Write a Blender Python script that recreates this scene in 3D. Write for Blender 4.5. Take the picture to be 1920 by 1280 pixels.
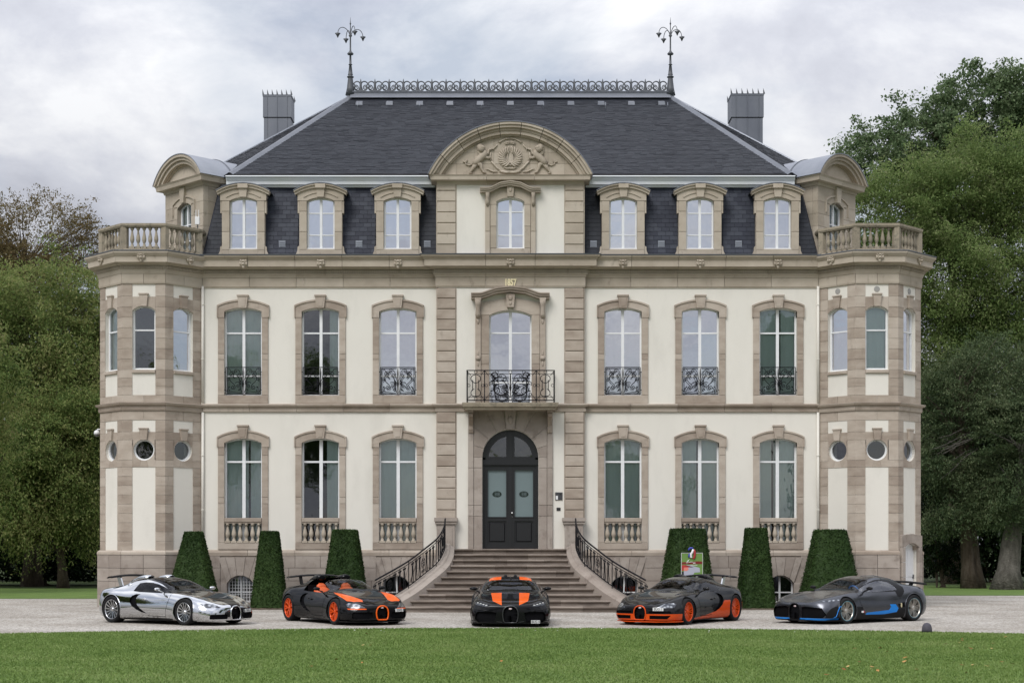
import bpy, bmesh, math, random
import numpy as np
from mathutils import Vector, Matrix

# ------------------------------------------------------------------ camera, sky, sun, exposure
scn = bpy.context.scene
for o in list(bpy.data.objects):
    bpy.data.objects.remove(o)
COL = scn.collection
FPX, CX, HY, CAMH, DF = 3000.0, 957.0, 1027.0, 1.95, 53.2   # focal length in photo pixels, axis, horizon, eye height, distance to facade

cam_d = bpy.data.cameras.new('camera')
cam = bpy.data.objects.new('camera', cam_d); COL.objects.link(cam)
cam.location = (0, -DF, CAMH); cam.rotation_euler = (math.pi/2, 0, 0)
cam_d.sensor_width = 36.0; cam_d.lens = 36.0*FPX/1920.0
cam_d.shift_x = (960.0-CX)/1920.0; cam_d.shift_y = (HY-640.0)/1920.0
cam_d.clip_start = 0.5; cam_d.clip_end = 2000
scn.camera = cam

SUN_EL, SUN_AZ = math.radians(48), math.radians(-28)     # sun high, in front of the house, a little to the left
world = bpy.data.worlds.new('World'); scn.world = world; world.use_nodes = True
def build_world():
    nt = world.node_tree; N = nt.nodes; L = nt.links; N.clear()
    out = N.new('ShaderNodeOutputWorld')
    tc = N.new('ShaderNodeTexCoord')
    sky = N.new('ShaderNodeTexSky'); sky.sky_type = 'NISHITA'; sky.sun_disc = False
    sky.sun_elevation = SUN_EL; sky.sun_rotation = math.pi - SUN_AZ
    sky.air_density = 1.0; sky.dust_density = 1.5; sky.ozone_density = 1.2
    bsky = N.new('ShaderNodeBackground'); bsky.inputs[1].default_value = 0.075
    L.new(sky.outputs[0], bsky.inputs[0])
    sep = N.new('ShaderNodeSeparateXYZ'); L.new(tc.outputs['Generated'], sep.inputs[0])
    # flatten the direction onto a cloud layer
    addz = N.new('ShaderNodeMath'); addz.operation = 'ADD'; addz.inputs[1].default_value = 0.34
    ab = N.new('ShaderNodeMath'); ab.operation = 'ABSOLUTE'; L.new(sep.outputs[2], ab.inputs[0]); L.new(ab.outputs[0], addz.inputs[0])
    dx = N.new('ShaderNodeMath'); dx.operation = 'DIVIDE'; L.new(sep.outputs[0], dx.inputs[0]); L.new(addz.outputs[0], dx.inputs[1])
    dy = N.new('ShaderNodeMath'); dy.operation = 'DIVIDE'; L.new(sep.outputs[1], dy.inputs[0]); L.new(addz.outputs[0], dy.inputs[1])
    cmb = N.new('ShaderNodeCombineXYZ'); L.new(dx.outputs[0], cmb.inputs[0]); L.new(dy.outputs[0], cmb.inputs[1])
    def noise(scale, detail, rough, off):
        mp = N.new('ShaderNodeMapping'); mp.inputs['Location'].default_value = off
        L.new(cmb.outputs[0], mp.inputs[0])
        n = N.new('ShaderNodeTexNoise'); n.inputs['Scale'].default_value = scale; n.inputs['Detail'].default_value = detail
        n.inputs['Roughness'].default_value = rough; n.inputs['Distortion'].default_value = 0.25
        L.new(mp.outputs[0], n.inputs['Vector']); return n
    n1 = noise(2.1, 8, 0.56, (3.1, 1.7, 0)); n2 = noise(3.4, 9, 0.6, (8.3, 4.2, 0))
    r1 = N.new('ShaderNodeValToRGB'); r1.color_ramp.elements[0].position = 0.38; r1.color_ramp.elements[1].position = 0.58
    L.new(n1.outputs[0], r1.inputs[0])
    r2 = N.new('ShaderNodeValToRGB')
    e = r2.color_ramp.elements
    e[0].position = 0.34; e[0].color = (0.315, 0.326, 0.368, 1)
    e[1].position = 0.62; e[1].color = (0.53, 0.536, 0.552, 1)
    m = e.new(0.46); m.color = (0.385, 0.397, 0.438, 1)
    L.new(n2.outputs[0], r2.inputs[0])
    # overhead sky brightened well past a real overcast, to light walls and ground
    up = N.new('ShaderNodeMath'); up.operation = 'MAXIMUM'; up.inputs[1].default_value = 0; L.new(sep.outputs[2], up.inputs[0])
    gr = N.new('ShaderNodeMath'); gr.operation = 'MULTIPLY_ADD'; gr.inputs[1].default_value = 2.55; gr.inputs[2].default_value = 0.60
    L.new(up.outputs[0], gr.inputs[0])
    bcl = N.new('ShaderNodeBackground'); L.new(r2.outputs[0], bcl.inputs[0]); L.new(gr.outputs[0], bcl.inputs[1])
    # thin veil in front of the blue
    veil = N.new('ShaderNodeMath'); veil.operation = 'MULTIPLY_ADD'; veil.inputs[1].default_value = 0.55; veil.inputs[2].default_value = 0.45
    L.new(r1.outputs[0], veil.inputs[0])
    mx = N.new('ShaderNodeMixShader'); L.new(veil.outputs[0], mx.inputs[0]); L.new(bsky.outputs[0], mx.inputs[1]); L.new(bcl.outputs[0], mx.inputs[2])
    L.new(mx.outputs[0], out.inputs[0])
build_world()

sun_d = bpy.data.lights.new('sun', 'SUN'); sun_d.energy = 1.5; sun_d.angle = math.radians(28); sun_d.color = (1.0, 0.98, 0.95)
sun = bpy.data.objects.new('sun', sun_d); COL.objects.link(sun); sun.location = (-20, -40, 40)
_d = Vector((math.sin(SUN_AZ)*math.cos(SUN_EL), -math.cos(SUN_AZ)*math.cos(SUN_EL), math.sin(SUN_EL)))
sun.rotation_euler = _d.to_track_quat('Z', 'Y').to_euler()

vs = scn.view_settings; vs.view_transform = 'Standard'; vs.look = 'None'; vs.gamma = 1.0; vs.exposure = 0.50
vs.use_curve_mapping = False
scn.render.engine = 'CYCLES'
scn.cycles.use_denoising = True
scn.cycles.max_bounces = 8; scn.cycles.transparent_max_bounces = 12
scn.cycles.sample_clamp_indirect = 6.0
random.seed(7); RNG = np.random.default_rng(11)

# ------------------------------------------------------------------ helpers
def PX(px, Y=0.0): return (px-CX)*(DF+Y)/FPX            # photo column -> metres on a plane at depth Y
def PZ(py, Y=0.0): return CAMH+(HY-py)*(DF+Y)/FPX       # photo row -> height on a plane at depth Y

def link(name, me, parent=None, M=None, mat=None):
    o = bpy.data.objects.new(name, me); COL.objects.link(o)
    if mat is not None and me is not None and len(me.materials) == 0: me.materials.append(mat)
    if parent is not None: o.parent = parent
    if M is not None: o.matrix_local = M
    return o
def tag(o, label=None, cat=None, group=None, kind=None):
    if label: o['label'] = label
    if cat: o['category'] = cat
    if group: o['group'] = group
    if kind: o['kind'] = kind
    return o
def empty(name, loc=(0,0,0), rz=0.0, parent=None):
    o = bpy.data.objects.new(name, None); COL.objects.link(o); o.location = loc; o.rotation_euler = (0,0,rz)
    o.empty_display_size = 0.2
    if parent is not None: o.parent = parent
    return o
def copy_tree(o, parent=None):
    c = o.copy(); COL.objects.link(c); c.parent = parent
    for ch in o.children: copy_tree(ch, c)
    return c

class MB:
    """collects simple solids; build() links them as ONE mesh object"""
    def __init__(s): s.v = []; s.f = []; s.m = []; s.mi = 0; s.sm = []; s.smooth = False
    def add(s, vs_, fs):
        b = len(s.v); s.v.extend([tuple(p) for p in vs_])
        for f in fs:
            s.f.append([b+i for i in f]); s.m.append(s.mi); s.sm.append(s.smooth)
        return s
    def box(s, x0, x1, y0, y1, z0, z1):
        return s.add([(x0,y0,z0),(x1,y0,z0),(x1,y1,z0),(x0,y1,z0),(x0,y0,z1),(x1,y0,z1),(x1,y1,z1),(x0,y1,z1)],
                     [(0,3,2,1),(4,5,6,7),(0,1,5,4),(1,2,6,5),(2,3,7,6),(3,0,4,7)])
    def cbox(s, x0, x1, y0, y1, z0, z1, c=0.01):
        """box whose front face (y0) is chamfered"""
        v = [(x0+c,y0,z0+c),(x1-c,y0,z0+c),(x1-c,y0,z1-c),(x0+c,y0,z1-c),
             (x0,y0+c,z0),(x1,y0+c,z0),(x1,y0+c,z1),(x0,y0+c,z1),(x0,y1,z0),(x1,y1,z0),(x1,y1,z1),(x0,y1,z1)]
        return s.add(v, [(0,1,2,3),(0,4,5,1),(1,5,6,2),(2,6,7,3),(3,7,4,0),(4,8,9,5),(5,9,10,6),(6,10,11,7),(7,11,8,4),(11,10,9,8)])
    def prism(s, poly, y0, y1):
        """polygon in XZ (counter-clockwise seen from -Y) extruded y0..y1"""
        n = len(poly)
        v = [(p[0], y0, p[1]) for p in poly]+[(p[0], y1, p[1]) for p in poly]
        f = [tuple(range(n)), tuple(range(2*n-1, n-1, -1))]
        for i in range(n):
            j = (i+1) % n; f.append((j, i, n+i, n+j))
        return s.add(v, f)
    def hprism(s, poly, z0, z1):
        """plan polygon (counter-clockwise from above) extruded upwards"""
        n = len(poly)
        v = [(p[0], p[1], z0) for p in poly]+[(p[0], p[1], z1) for p in poly]
        f = [tuple(range(n-1, -1, -1)), tuple(range(n, 2*n))]
        for i in range(n):
            j = (i+1) % n; f.append((i, j, n+j, n+i))
        return s.add(v, f)
    def tube(s, pts, r, n=6, flat=None, closed=False, cap=True):
        """round bar along a path; r number or list; flat=(axis vector, factor) squashes it"""
        P = [Vector(p) for p in pts]; m = len(P)
        R = r if isinstance(r, (list, tuple)) else [r]*m
        ring0 = len(s.v); prev = None; vs_ = []
        for i in range(m):
            if closed: t = P[(i+1) % m]-P[i-1]
            else: t = P[min(i+1, m-1)]-P[max(i-1, 0)]
            if t.length < 1e-9: t = Vector((0,0,1))
            t.normalize()
            if prev is None:
                a = Vector((0,1,0)) if abs(t.y) < 0.9 else Vector((1,0,0))
                u = t.cross(a).normalized()
            else:
                u = (prev - t*prev.dot(t))
                u = u.normalized() if u.length > 1e-6 else t.cross(Vector((0,1,0))).normalized()
            w = t.cross(u).normalized(); prev = u
            for k in range(n):
                a = 2*math.pi*k/n
                d = (u*math.cos(a)+w*math.sin(a))*R[i]
                if flat: d = d - flat[0]*d.dot(flat[0])*(1-flat[1])
                vs_.append(P[i]+d)
        f = []
        for i in range(m if closed else m-1):
            j = (i+1) % m
            for k in range(n):
                l = (k+1) % n
                f.append((i*n+k, i*n+l, j*n+l, j*n+k))
        if cap and not closed:
            f.append(tuple(range(n-1, -1, -1))); f.append(tuple((m-1)*n+k for k in range(n)))
        return s.add(vs_, f)
    def lathe(s, prof, c=(0,0,0), n=12, ax='z'):
        m = len(prof); vs_ = []
        for r, h in prof:
            for k in range(n):
                a = 2*math.pi*k/n
                if ax == 'z': vs_.append((c[0]+r*math.cos(a), c[1]+r*math.sin(a), c[2]+h))
                elif ax == 'y': vs_.append((c[0]+r*math.cos(a), c[1]+h, c[2]-r*math.sin(a)))
                else: vs_.append((c[0]+h, c[1]+r*math.cos(a), c[2]+r*math.sin(a)))
        f = []
        for i in range(m-1):
            for k in range(n):
                l = (k+1) % n; f.append((i*n+k, i*n+l, (i+1)*n+l, (i+1)*n+k))
        f.append(tuple(range(n-1, -1, -1))); f.append(tuple((m-1)*n+k for k in range(n)))
        return s.add(vs_, f)
    def ball(s, c, r, nu=10, nv=7, sc=(1,1,1)):
        prof = []
        vs_ = [(c[0], c[1], c[2]-r*sc[2])]
        for i in range(1, nv):
            a = -math.pi/2+math.pi*i/nv
            for k in range(nu):
                b = 2*math.pi*k/nu
                vs_.append((c[0]+r*sc[0]*math.cos(a)*math.cos(b), c[1]+r*sc[1]*math.cos(a)*math.sin(b), c[2]+r*sc[2]*math.sin(a)))
        vs_.append((c[0], c[1], c[2]+r*sc[2]))
        f = [(0, 1+(k+1) % nu, 1+k) for k in range(nu)]
        for i in range(nv-2):
            for k in range(nu):
                l = (k+1) % nu; f.append((1+i*nu+k, 1+i*nu+l, 1+(i+1)*nu+l, 1+(i+1)*nu+k))
        t = len(vs_)-1; b0 = 1+(nv-2)*nu
        f += [(b0+k, b0+(k+1) % nu, t) for k in range(nu)]
        return s.add(vs_, f)
    def quad(s, a, b, c, d): return s.add([a, b, c, d], [(0,1,2,3)])
    def mesh(s, name, mats):
        me = bpy.data.meshes.new(name)
        me.from_pydata(s.v, [], s.f)
        for m in (mats if isinstance(mats, (list, tuple)) else [mats]): me.materials.append(m)
        if any(s.m): me.polygons.foreach_set('material_index', s.m)
        if any(s.sm): me.polygons.foreach_set('use_smooth', s.sm)
        me.update(); return me
    def build(s, name, mats, parent=None, M=None):
        return link(name, s.mesh(name, mats), parent, M)

def offset_path(path, d, closed=False):
    """offset a plan polyline to its right hand side (seen from above) by d with mitred corners"""
    n = len(path); out = []
    for i in range(n):
        p = Vector(path[i]).to_2d()
        def nrm(a, b):
            t = (Vector(b).to_2d()-Vector(a).to_2d()).normalized(); return Vector((t.y, -t.x))
        n1 = nrm(path[i-1], path[i]) if (i > 0 or closed) else None
        n2 = nrm(path[i], path[(i+1) % n]) if (i < n-1 or closed) else None
        if n1 is None: q = p+n2*d
        elif n2 is None: q = p+n1*d
        else: q = p+(n1+n2)*(d/(1+n1.dot(n2)))
        out.append(q)
    return out
def sweep(path, prof, mb=None, closed=False, spans=None, gap=0.0):
    """moulding: prof = [(out, z)...] closed loop swept along a plan path; returns MB"""
    mb = mb or MB()
    offs = [offset_path(path, o, closed) for o, z in prof]
    n = len(path); m = len(prof)
    for i in (spans if spans is not None else range(n if closed else n-1)):
        j = (i+1) % n
        a = Vector(path[i]).to_2d(); b = Vector(path[j]).to_2d(); t = (b-a).normalized()*gap*0.5
        vs_ = [(*(offs[k][i]+t), prof[k][1]) for k in range(m)]+[(*(offs[k][j]-t), prof[k][1]) for k in range(m)]
        f = [(k, (k+1) % m, m+(k+1) % m, m+k) for k in range(m)]
        f += [tuple(range(m-1, -1, -1)), tuple(range(m, 2*m))]
        mb.add(vs_, f)
    return mb
def split_path(path, step, closed=False):
    out = []
    n = len(path)
    for i in range(n-1 if not closed else n):
        a = Vector(path[i]).to_2d(); b = Vector(path[(i+1) % n]).to_2d()
        k = max(1, round((b-a).length/step))
        for q in range(k): out.append(tuple(a.lerp(b, q/k)))
    if not closed: out.append(tuple(path[-1]))
    return out
def sweep_pieces(name, path, prof, mat, parent, step, gap=0.010, closed=False):
    pts = split_path(path, step, closed)
    for i in range(len(pts) if closed else len(pts)-1):
        sweep(pts, prof, None, closed, [i], gap).build(name, mat, parent)
def arc(cx, zs, half, rise, n, a0=0.0, a1=1.0):
    """points of a segmental arch from right springing to left springing; chord 2*half, given rise"""
    R = (half*half+rise*rise)/(2*rise); th = math.asin(min(1, half/R))
    if rise > half: th = math.pi-th
    zc = zs+rise-R; out = []
    for i in range(n+1):
        a = th-(2*th)*(a0+(a1-a0)*i/n)
        out.append((cx+R*math.sin(a), zc+R*math.cos(a)))
    return out
_bc = {}
def block(name, parent, M, u0, u1, z0, z1, y0, y1, mat, c=0.008, gap=0.010):
    """one stone block, mesh shared between equal blocks; local frame u (x), y outwards negative, z"""
    w, h = round(u1-u0-gap, 3), round(z1-z0-gap, 3)
    key = (w, h, round(y0,3), round(y1,3), mat.name, c)
    if key not in _bc:
        _bc[key] = MB().cbox(-w/2, w/2, y0, y1, -h/2, h/2, c).mesh(name, mat)
    T = Matrix.Translation(((u0+u1)/2, 0, (z0+z1)/2))
    return link(name, _bc[key], parent, (M @ T) if M is not None else T)
def frame(x, y, rz): return Matrix.Translation((x, y, 0)) @ Matrix.Rotation(rz, 4, 'Z')

# ------------------------------------------------------------------ materials
def newmat(name):
    m = bpy.data.materials.new(name); m.use_nodes = True
    return m, m.node_tree.nodes, m.node_tree.links, m.node_tree.nodes['Principled BSDF']
def plain(name, col, rough=0.5, metal=0.0, spec=None, coat=0.0):
    m, N, L, b = newmat(name)
    b.inputs['Base Color'].default_value = (*col, 1); b.inputs['Roughness'].default_value = rough
    b.inputs['Metallic'].default_value = metal
    if spec is not None: b.inputs['Specular IOR Level'].default_value = spec
    if coat: b.inputs['Coat Weight'].default_value = coat; b.inputs['Coat Roughness'].default_value = 0.03
    return m
def varied(name, cols, rough=0.8, scale=3.0, bump=0.0, bscale=60.0, stretch=(1,1,1), rnd='object', rnd_amt=0.5, dirt=None, metal=0.0, bdist=0.01):
    """base colour wandering through cols by noise plus a random value per object or per island"""
    m, N, L, b = newmat(name)
    tc = N.new('ShaderNodeTexCoord'); geo = N.new('ShaderNodeNewGeometry')
    mp = N.new('ShaderNodeMapping'); mp.inputs['Scale'].default_value = stretch
    L.new(geo.outputs['Position'], mp.inputs[0])
    n = N.new('ShaderNodeTexNoise'); n.inputs['Scale'].default_value = scale; n.inputs['Detail'].default_value = 7; n.inputs['Roughness'].default_value = 0.6
    L.new(mp.outputs[0], n.inputs['Vector'])
    if rnd == 'object':
        oi = N.new('ShaderNodeObjectInfo'); rv = oi.outputs['Random']
    elif rnd == 'island': rv = geo.outputs['Random Per Island']
    else: rv = None
    fac = n.outputs[0]
    if rv is not None:
        ma = N.new('ShaderNodeMath'); ma.operation = 'SUBTRACT'; ma.inputs[1].default_value = 0.5; L.new(rv, ma.inputs[0])
        mu = N.new('ShaderNodeMath'); mu.operation = 'MULTIPLY_ADD'; mu.inputs[1].default_value = rnd_amt
        L.new(ma.outputs[0], mu.inputs[0]); L.new(n.outputs[0], mu.inputs[2]); fac = mu.outputs[0]
    r = N.new('ShaderNodeValToRGB'); e = r.color_ramp.elements
    k = len(cols)
    e[0].position = 0.25; e[0].color = (*cols[0], 1); e[1].position = 0.75; e[1].color = (*cols[-1], 1)
    for i in range(1, k-1):
        q = e.new(0.25+0.5*i/(k-1)); q.color = (*cols[i], 1)
    L.new(fac, r.inputs[0]); col = r.outputs[0]
    if dirt:
        dcol, dscale, lo, hi, dst = dirt
        mp2 = N.new('ShaderNodeMapping'); mp2.inputs['Scale'].default_value = dst; L.new(geo.outputs['Position'], mp2.inputs[0])
        n2 = N.new('ShaderNodeTexNoise'); n2.inputs['Scale'].default_value = dscale; n2.inputs['Detail'].default_value = 8; n2.inputs['Roughness'].default_value = 0.65
        L.new(mp2.outputs[0], n2.inputs['Vector'])
        r2 = N.new('ShaderNodeValToRGB'); r2.color_ramp.elements[0].position = lo; r2.color_ramp.elements[1].position = hi
        L.new(n2.outputs[0], r2.inputs[0])
        mx = N.new('ShaderNodeMix'); mx.data_type = 'RGBA'; mx.inputs['B'].default_value = (*dcol, 1)
        L.new(r2.outputs[0], mx.inputs['Factor']); L.new(col, mx.inputs['A']); col = mx.outputs['Result']
    L.new(col, b.inputs['Base Color']); b.inputs['Roughness'].default_value = rough; b.inputs['Metallic'].default_value = metal
    b.inputs['Specular IOR Level'].default_value = 0.2
    if bump:
        n3 = N.new('ShaderNodeTexNoise'); n3.inputs['Scale'].default_value = bscale; n3.inputs['Detail'].default_value = 6
        L.new(geo.outputs['Position'], n3.inputs['Vector'])
        bp = N.new('ShaderNodeBump'); bp.inputs['Strength'].default_value = bump; bp.inputs['Distance'].default_value = bdist
        L.new(n3.outputs[0], bp.inputs['Height']); L.new(bp.outputs[0], b.inputs['Normal'])
    return m

STONE = varied('sandstone', [(0.295,0.240,0.195),(0.355,0.297,0.243),(0.405,0.345,0.286),(0.455,0.395,0.332)], 0.85, 1.6, 0.25, 45, (1,1,2.5), 'object', 0.42,
               dirt=((0.20,0.165,0.135), 5.0, 0.58, 0.9, (1,1,0.35)))
STONE_UP = varied('pale_sandstone', [(0.350,0.300,0.238),(0.412,0.356,0.286),(0.462,0.405,0.332)], 0.85, 1.8, 0.25, 45, (1,1,1.5), 'object', 0.40,
               dirt=((0.15,0.125,0.10), 4.0, 0.60, 0.85, (1,1,0.5)))
STONE_DK = varied('dark_sandstone', [(0.275,0.232,0.200),(0.325,0.28,0.243),(0.38,0.332,0.29)], 0.88, 2.0, 0.3, 45, (1,1,2), 'object', 0.4,
               dirt=((0.14,0.11,0.09), 4.0, 0.55, 0.85, (1,1,0.6)))
STONE_STEP = varied('weathered_step_stone', [(0.15,0.122,0.102),(0.215,0.178,0.15),(0.30,0.255,0.218)], 0.9, 3.5, 0.4, 30, (0.5,1,3), 'object', 0.3,
               dirt=((0.10,0.08,0.065), 3.0, 0.52, 0.8, (0.5,1,1.5)))
STONE_MOSS = varied('lichened_stone', [(0.20,0.175,0.135),(0.31,0.265,0.20),(0.37,0.325,0.25)], 0.9, 3.0, 0.4, 30, (1,1,1), 'object', 0.3,
               dirt=((0.10,0.095,0.075), 6.0, 0.5, 0.75, (1,1,1)))
PLASTER = varied('cream_plaster', [(0.66,0.63,0.565),(0.70,0.67,0.605),(0.715,0.685,0.62)], 0.9, 0.5, 0.12, 90, (1,1,0.5), None, 0,
               dirt=((0.565,0.54,0.485), 0.8, 0.50, 0.95, (1.5,1.5,0.5)))
SLATE = varied('slate', [(0.024,0.027,0.040),(0.032,0.036,0.051),(0.044,0.049,0.065)], 0.55, 2.0, 0.25, 25, (1,1,1), 'object', 0.9,
               dirt=((0.075,0.08,0.095), 3.0, 0.64, 0.9, (1.5,1.5,0.3)))
SLATE_I = varied('roof_slate', [(0.021,0.023,0.030),(0.024,0.0265,0.034),(0.028,0.031,0.039)], 0.55, 1.3, 0.2, 25, (1,1,1), 'island', 0.9,
               dirt=((0.030,0.031,0.035), 2.2, 0.60, 0.95, (0.6,1.2,1.2)))
ZINC = varied('zinc_sheet', [(0.22,0.235,0.27),(0.30,0.315,0.35)], 0.45, 1.5, 0.1, 8, (1,1,0.4), 'object', 0.3, metal=0.35)
ZINC_DK = varied('dark_zinc_sheet', [(0.14,0.15,0.175),(0.19,0.20,0.225)], 0.45, 1.5, 0.1, 8, (1,1,0.4), 'object', 0.3, metal=0.3)
GUTTER = varied('pale_painted_zinc', [(0.66,0.68,0.69),(0.74,0.755,0.76)], 0.5, 1.5, 0, 8, (0.6,1,1), None, 0)
FRAMEW = varied('white_window_paint', [(0.68,0.69,0.70),(0.76,0.765,0.77)], 0.4, 4.0, 0, 8, (1,1,1), 'object', 0.2)
IRON = plain('black_wrought_iron', (0.008,0.008,0.010), 0.5, 0, 0.2)
IRON_GR = plain('grey_cast_iron', (0.075,0.08,0.09), 0.5)
DOORB = plain('black_door_paint', (0.016,0.016,0.018), 0.32)
GOLD = plain('gilt_letters', (0.88,0.78,0.50), 0.35, 0.25)
WHITEP = plain('white_plastic', (0.72,0.72,0.72), 0.35)
BLACKP = plain('black_plastic', (0.018,0.018,0.019), 0.4)

def glass_mat(name, refl=0.10, tint=(1,1,1), wob=0.004, ior=1.5):
    m = bpy.data.materials.new(name); m.use_nodes = True; nt = m.node_tree; N = nt.nodes; L = nt.links; N.clear()
    out = N.new('ShaderNodeOutputMaterial')
    tr = N.new('ShaderNodeBsdfTransparent'); tr.inputs[0].default_value = (*tint, 1)
    gl = N.new('ShaderNodeBsdfGlossy'); gl.inputs['Roughness'].default_value = 0.0; gl.inputs[0].default_value = (0.94,0.95,1.0,1)
    fr = N.new('ShaderNodeFresnel'); fr.inputs[0].default_value = ior
    ad = N.new('ShaderNodeMath'); ad.operation = 'ADD'; ad.inputs[1].default_value = refl; ad.use_clamp = True
    L.new(fr.outputs[0], ad.inputs[0])
    geo = N.new('ShaderNodeNewGeometry'); n = N.new('ShaderNodeTexNoise'); n.inputs['Scale'].default_value = 2.2; n.inputs['Detail'].default_value = 2
    L.new(geo.outputs['Position'], n.inputs['Vector'])
    bp = N.new('ShaderNodeBump'); bp.inputs['Distance'].default_value = wob; bp.inputs['Strength'].default_value = 0.6
    L.new(n.outputs[0], bp.inputs['Height']); L.new(bp.outputs[0], gl.inputs['Normal'])
    mx = N.new('ShaderNodeMixShader'); L.new(ad.outputs[0], mx.inputs[0]); L.new(tr.outputs[0], mx.inputs[1]); L.new(gl.outputs[0], mx.inputs[2])
    L.new(mx.outputs[0], out.inputs[0]); return m
GLASS = glass_mat('window_glass', 0.12, (0.84,0.90,0.88))
GLASS_B = glass_mat('coated_window_glass', 0.60, (0.86,0.88,0.95))
BLIND_G = varied('grey_green_blind', [(0.54,0.60,0.59),(0.62,0.68,0.67)], 0.9, 0.8, 0, 8, (6,1,0.3), 'object', 0.5)
BLIND_W = varied('white_curtain', [(0.76,0.77,0.84),(0.84,0.85,0.90)], 0.9, 1.2, 0, 8, (7,1,0.3), 'object', 0.3)
ROOM_DARK = varied('painted_room_dark', [(0.010,0.011,0.011),(0.03,0.033,0.032)], 0.9, 0.8, 0, 8, (2,1,0.8), 'object', 0.4)  # near-black sheet colour standing in for the darkness of unlit rooms
# ------------------------------------------------------------------ the mansion
HOUSE = empty('mansion', (0, 4, 0)); HOUSE.location = (0,0,0)
tag(HOUSE, 'cream and sandstone chateau with slate roof and two corner towers', 'building')
I4 = Matrix.Identity(4)
def rr(a, b): return random.uniform(a, b)

def wall_open(mb, x0, x1, z0, z1, ops, y0, y1, n=10):
    """wall slab with arched ('a',cx,half,zb,zs,rise) or round ('c',cx,r,zc) openings, one per column"""
    ops = sorted(ops, key=lambda o: o[1]); x = x0
    for o in ops:
        h = o[2]; cx = o[1]
        if cx-h > x+1e-4: mb.box(x, cx-h, y0, y1, z0, z1)
        if o[0] == 'a':
            zb, zs, rise = o[3:6]
            if zb > z0+1e-4: mb.box(cx-h, cx+h, y0, y1, z0, zb)
            A = arc(cx, zs, h, rise, n)[::-1]
            mb.prism(A+[(cx+h, z1), (cx-h, z1)], y0, y1)
        else:
            zc = o[3]
            lo = [(cx+h*math.cos(-math.pi*k/n), zc+h*math.sin(-math.pi*k/n)) for k in range(n+1)]
            mb.prism([(cx-h, z0), (cx+h, z0)]+lo, y0, y1)
            up = [(cx-h*math.cos(math.pi*k/n), zc+h*math.sin(math.pi*k/n)) for k in range(n+1)]
            mb.prism(up+[(cx+h, z1), (cx-h, z1)], y0, y1)
        x = cx+h
    if x1 > x+1e-4: mb.box(x, x1, y0, y1, z0, z1)

def arched_poly(cx, half, zb, zs, rise, n=10): return [(cx-half, zb), (cx+half, zb)]+arc(cx, zs, half, rise, n)
def clip_top(xa, xb, cx, zs, half, rise, n=6):
    """arch heights between xa and xb, from right to left"""
    R = (half*half+rise*rise)/(2*rise); zc = zs+rise-R
    return [(xb+(xa-xb)*i/n, zc+math.sqrt(max(0, R*R-(xb+(xa-xb)*i/n-cx)**2))) for i in range(n+1)]
def glazing(parent, M, cx, half, zb, zs, rise, rows, yf, blind, glass, fw=0.06, mull=0.075, bar=0.045, name='window', one=False, blind_x=None, fmat=None):
    """window frame (the part) with panes and blind below it; rows = heights of the cross bars"""
    mb = MB(); n = 12
    O = arched_poly(cx, half, zb, zs, rise, n); Iq = arched_poly(cx, half-fw, zb+fw, zs, max(0.02, rise-fw*0.9), n)
    m = len(O); v = [(p[0], yf, p[1]) for p in O]+[(p[0], yf, p[1]) for p in Iq]+[(p[0], yf+0.07, p[1]) for p in O]+[(p[0], yf+0.07, p[1]) for p in Iq]
    f = []
    for i in range(m):
        j = (i+1) % m
        f += [(i, j, m+j, m+i), (m+i, m+j, 3*m+j, 3*m+i), (j, i, 2*m+i, 2*m+j)]
    mb.add(v, f)
    topz = zs+rise-fw*0.5
    if not one: mb.box(cx-mull/2, cx+mull/2, yf-0.015, yf+0.06, zb+fw*0.6, topz)
    for r in rows: mb.box(cx-half+fw*0.7, cx+half-fw*0.7, yf-0.006, yf+0.05, r-bar/2, r+bar/2)
    w = mb.build(name, fmat or FRAMEW, parent, M)
    zz = [zb+fw]+list(rows)+[None]
    cols = [(cx-half+fw, cx+half-fw)] if one else [(cx-half+fw, cx-mull/2), (cx+mull/2, cx+half-fw)]
    for xa, xb in cols:
        for k in range(len(zz)-1):
            z0 = zz[k]+(bar/2 if k else 0)
            if zz[k+1] is None: P = [(xa, z0), (xb, z0)]+clip_top(xa, xb, cx, zs, half-fw, max(0.02, rise-fw*0.9))
            else: P = [(xa, z0), (xb, z0), (xb, zz[k+1]-bar/2), (xa, zz[k+1]-bar/2)]
            ccx = sum(p[0] for p in P)/len(P); ccz = sum(p[1] for p in P)/len(P)
            me = bpy.data.meshes.new('pane'); me.from_pydata([((p[0]-ccx)*1.01, 0, (p[1]-ccz)*1.01) for p in P], [], [tuple(range(len(P)))]); me.materials.append(glass)
            pM = Matrix.Translation((ccx, yf+0.035, ccz)) @ Matrix.Rotation(rr(-0.006, 0.006), 4, 'X') @ Matrix.Rotation(rr(-0.006, 0.006), 4, 'Z')
            o = link('pane', me, w, pM)
    bx = blind_x or [(-1, 1, blind)]
    for a, b_, bm in bx:
        x0, x1 = cx+a*half, cx+b_*half
        yb = yf+0.10 if bm is not ROOM_DARK else yf+0.60
        # hanging cloth with gentle folds, the unlit room's darkness a sheet painted near black
        if bm is ROOM_DARK: MB().box(x0, x1, yb, yb+0.02, zb-0.02, zs+rise).build('dark_room_sheet', bm, w)
        else:
            bb = MB(); k = max(4, int((x1-x0)/0.06)); vs_ = []; bb.smooth = True
            for i in range(k+1):
                x = x0+(x1-x0)*i/k; y = yb+0.012*math.sin(i*1.7)+0.006*math.sin(i*0.61)
                vs_ += [(x, y, zb-0.02), (x, y, zs+rise)]
            bb.add(vs_, [(2*i, 2*i+2, 2*i+3, 2*i+1) for i in range(k)]); bb.build('blind', bm, w)
    return w

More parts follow.
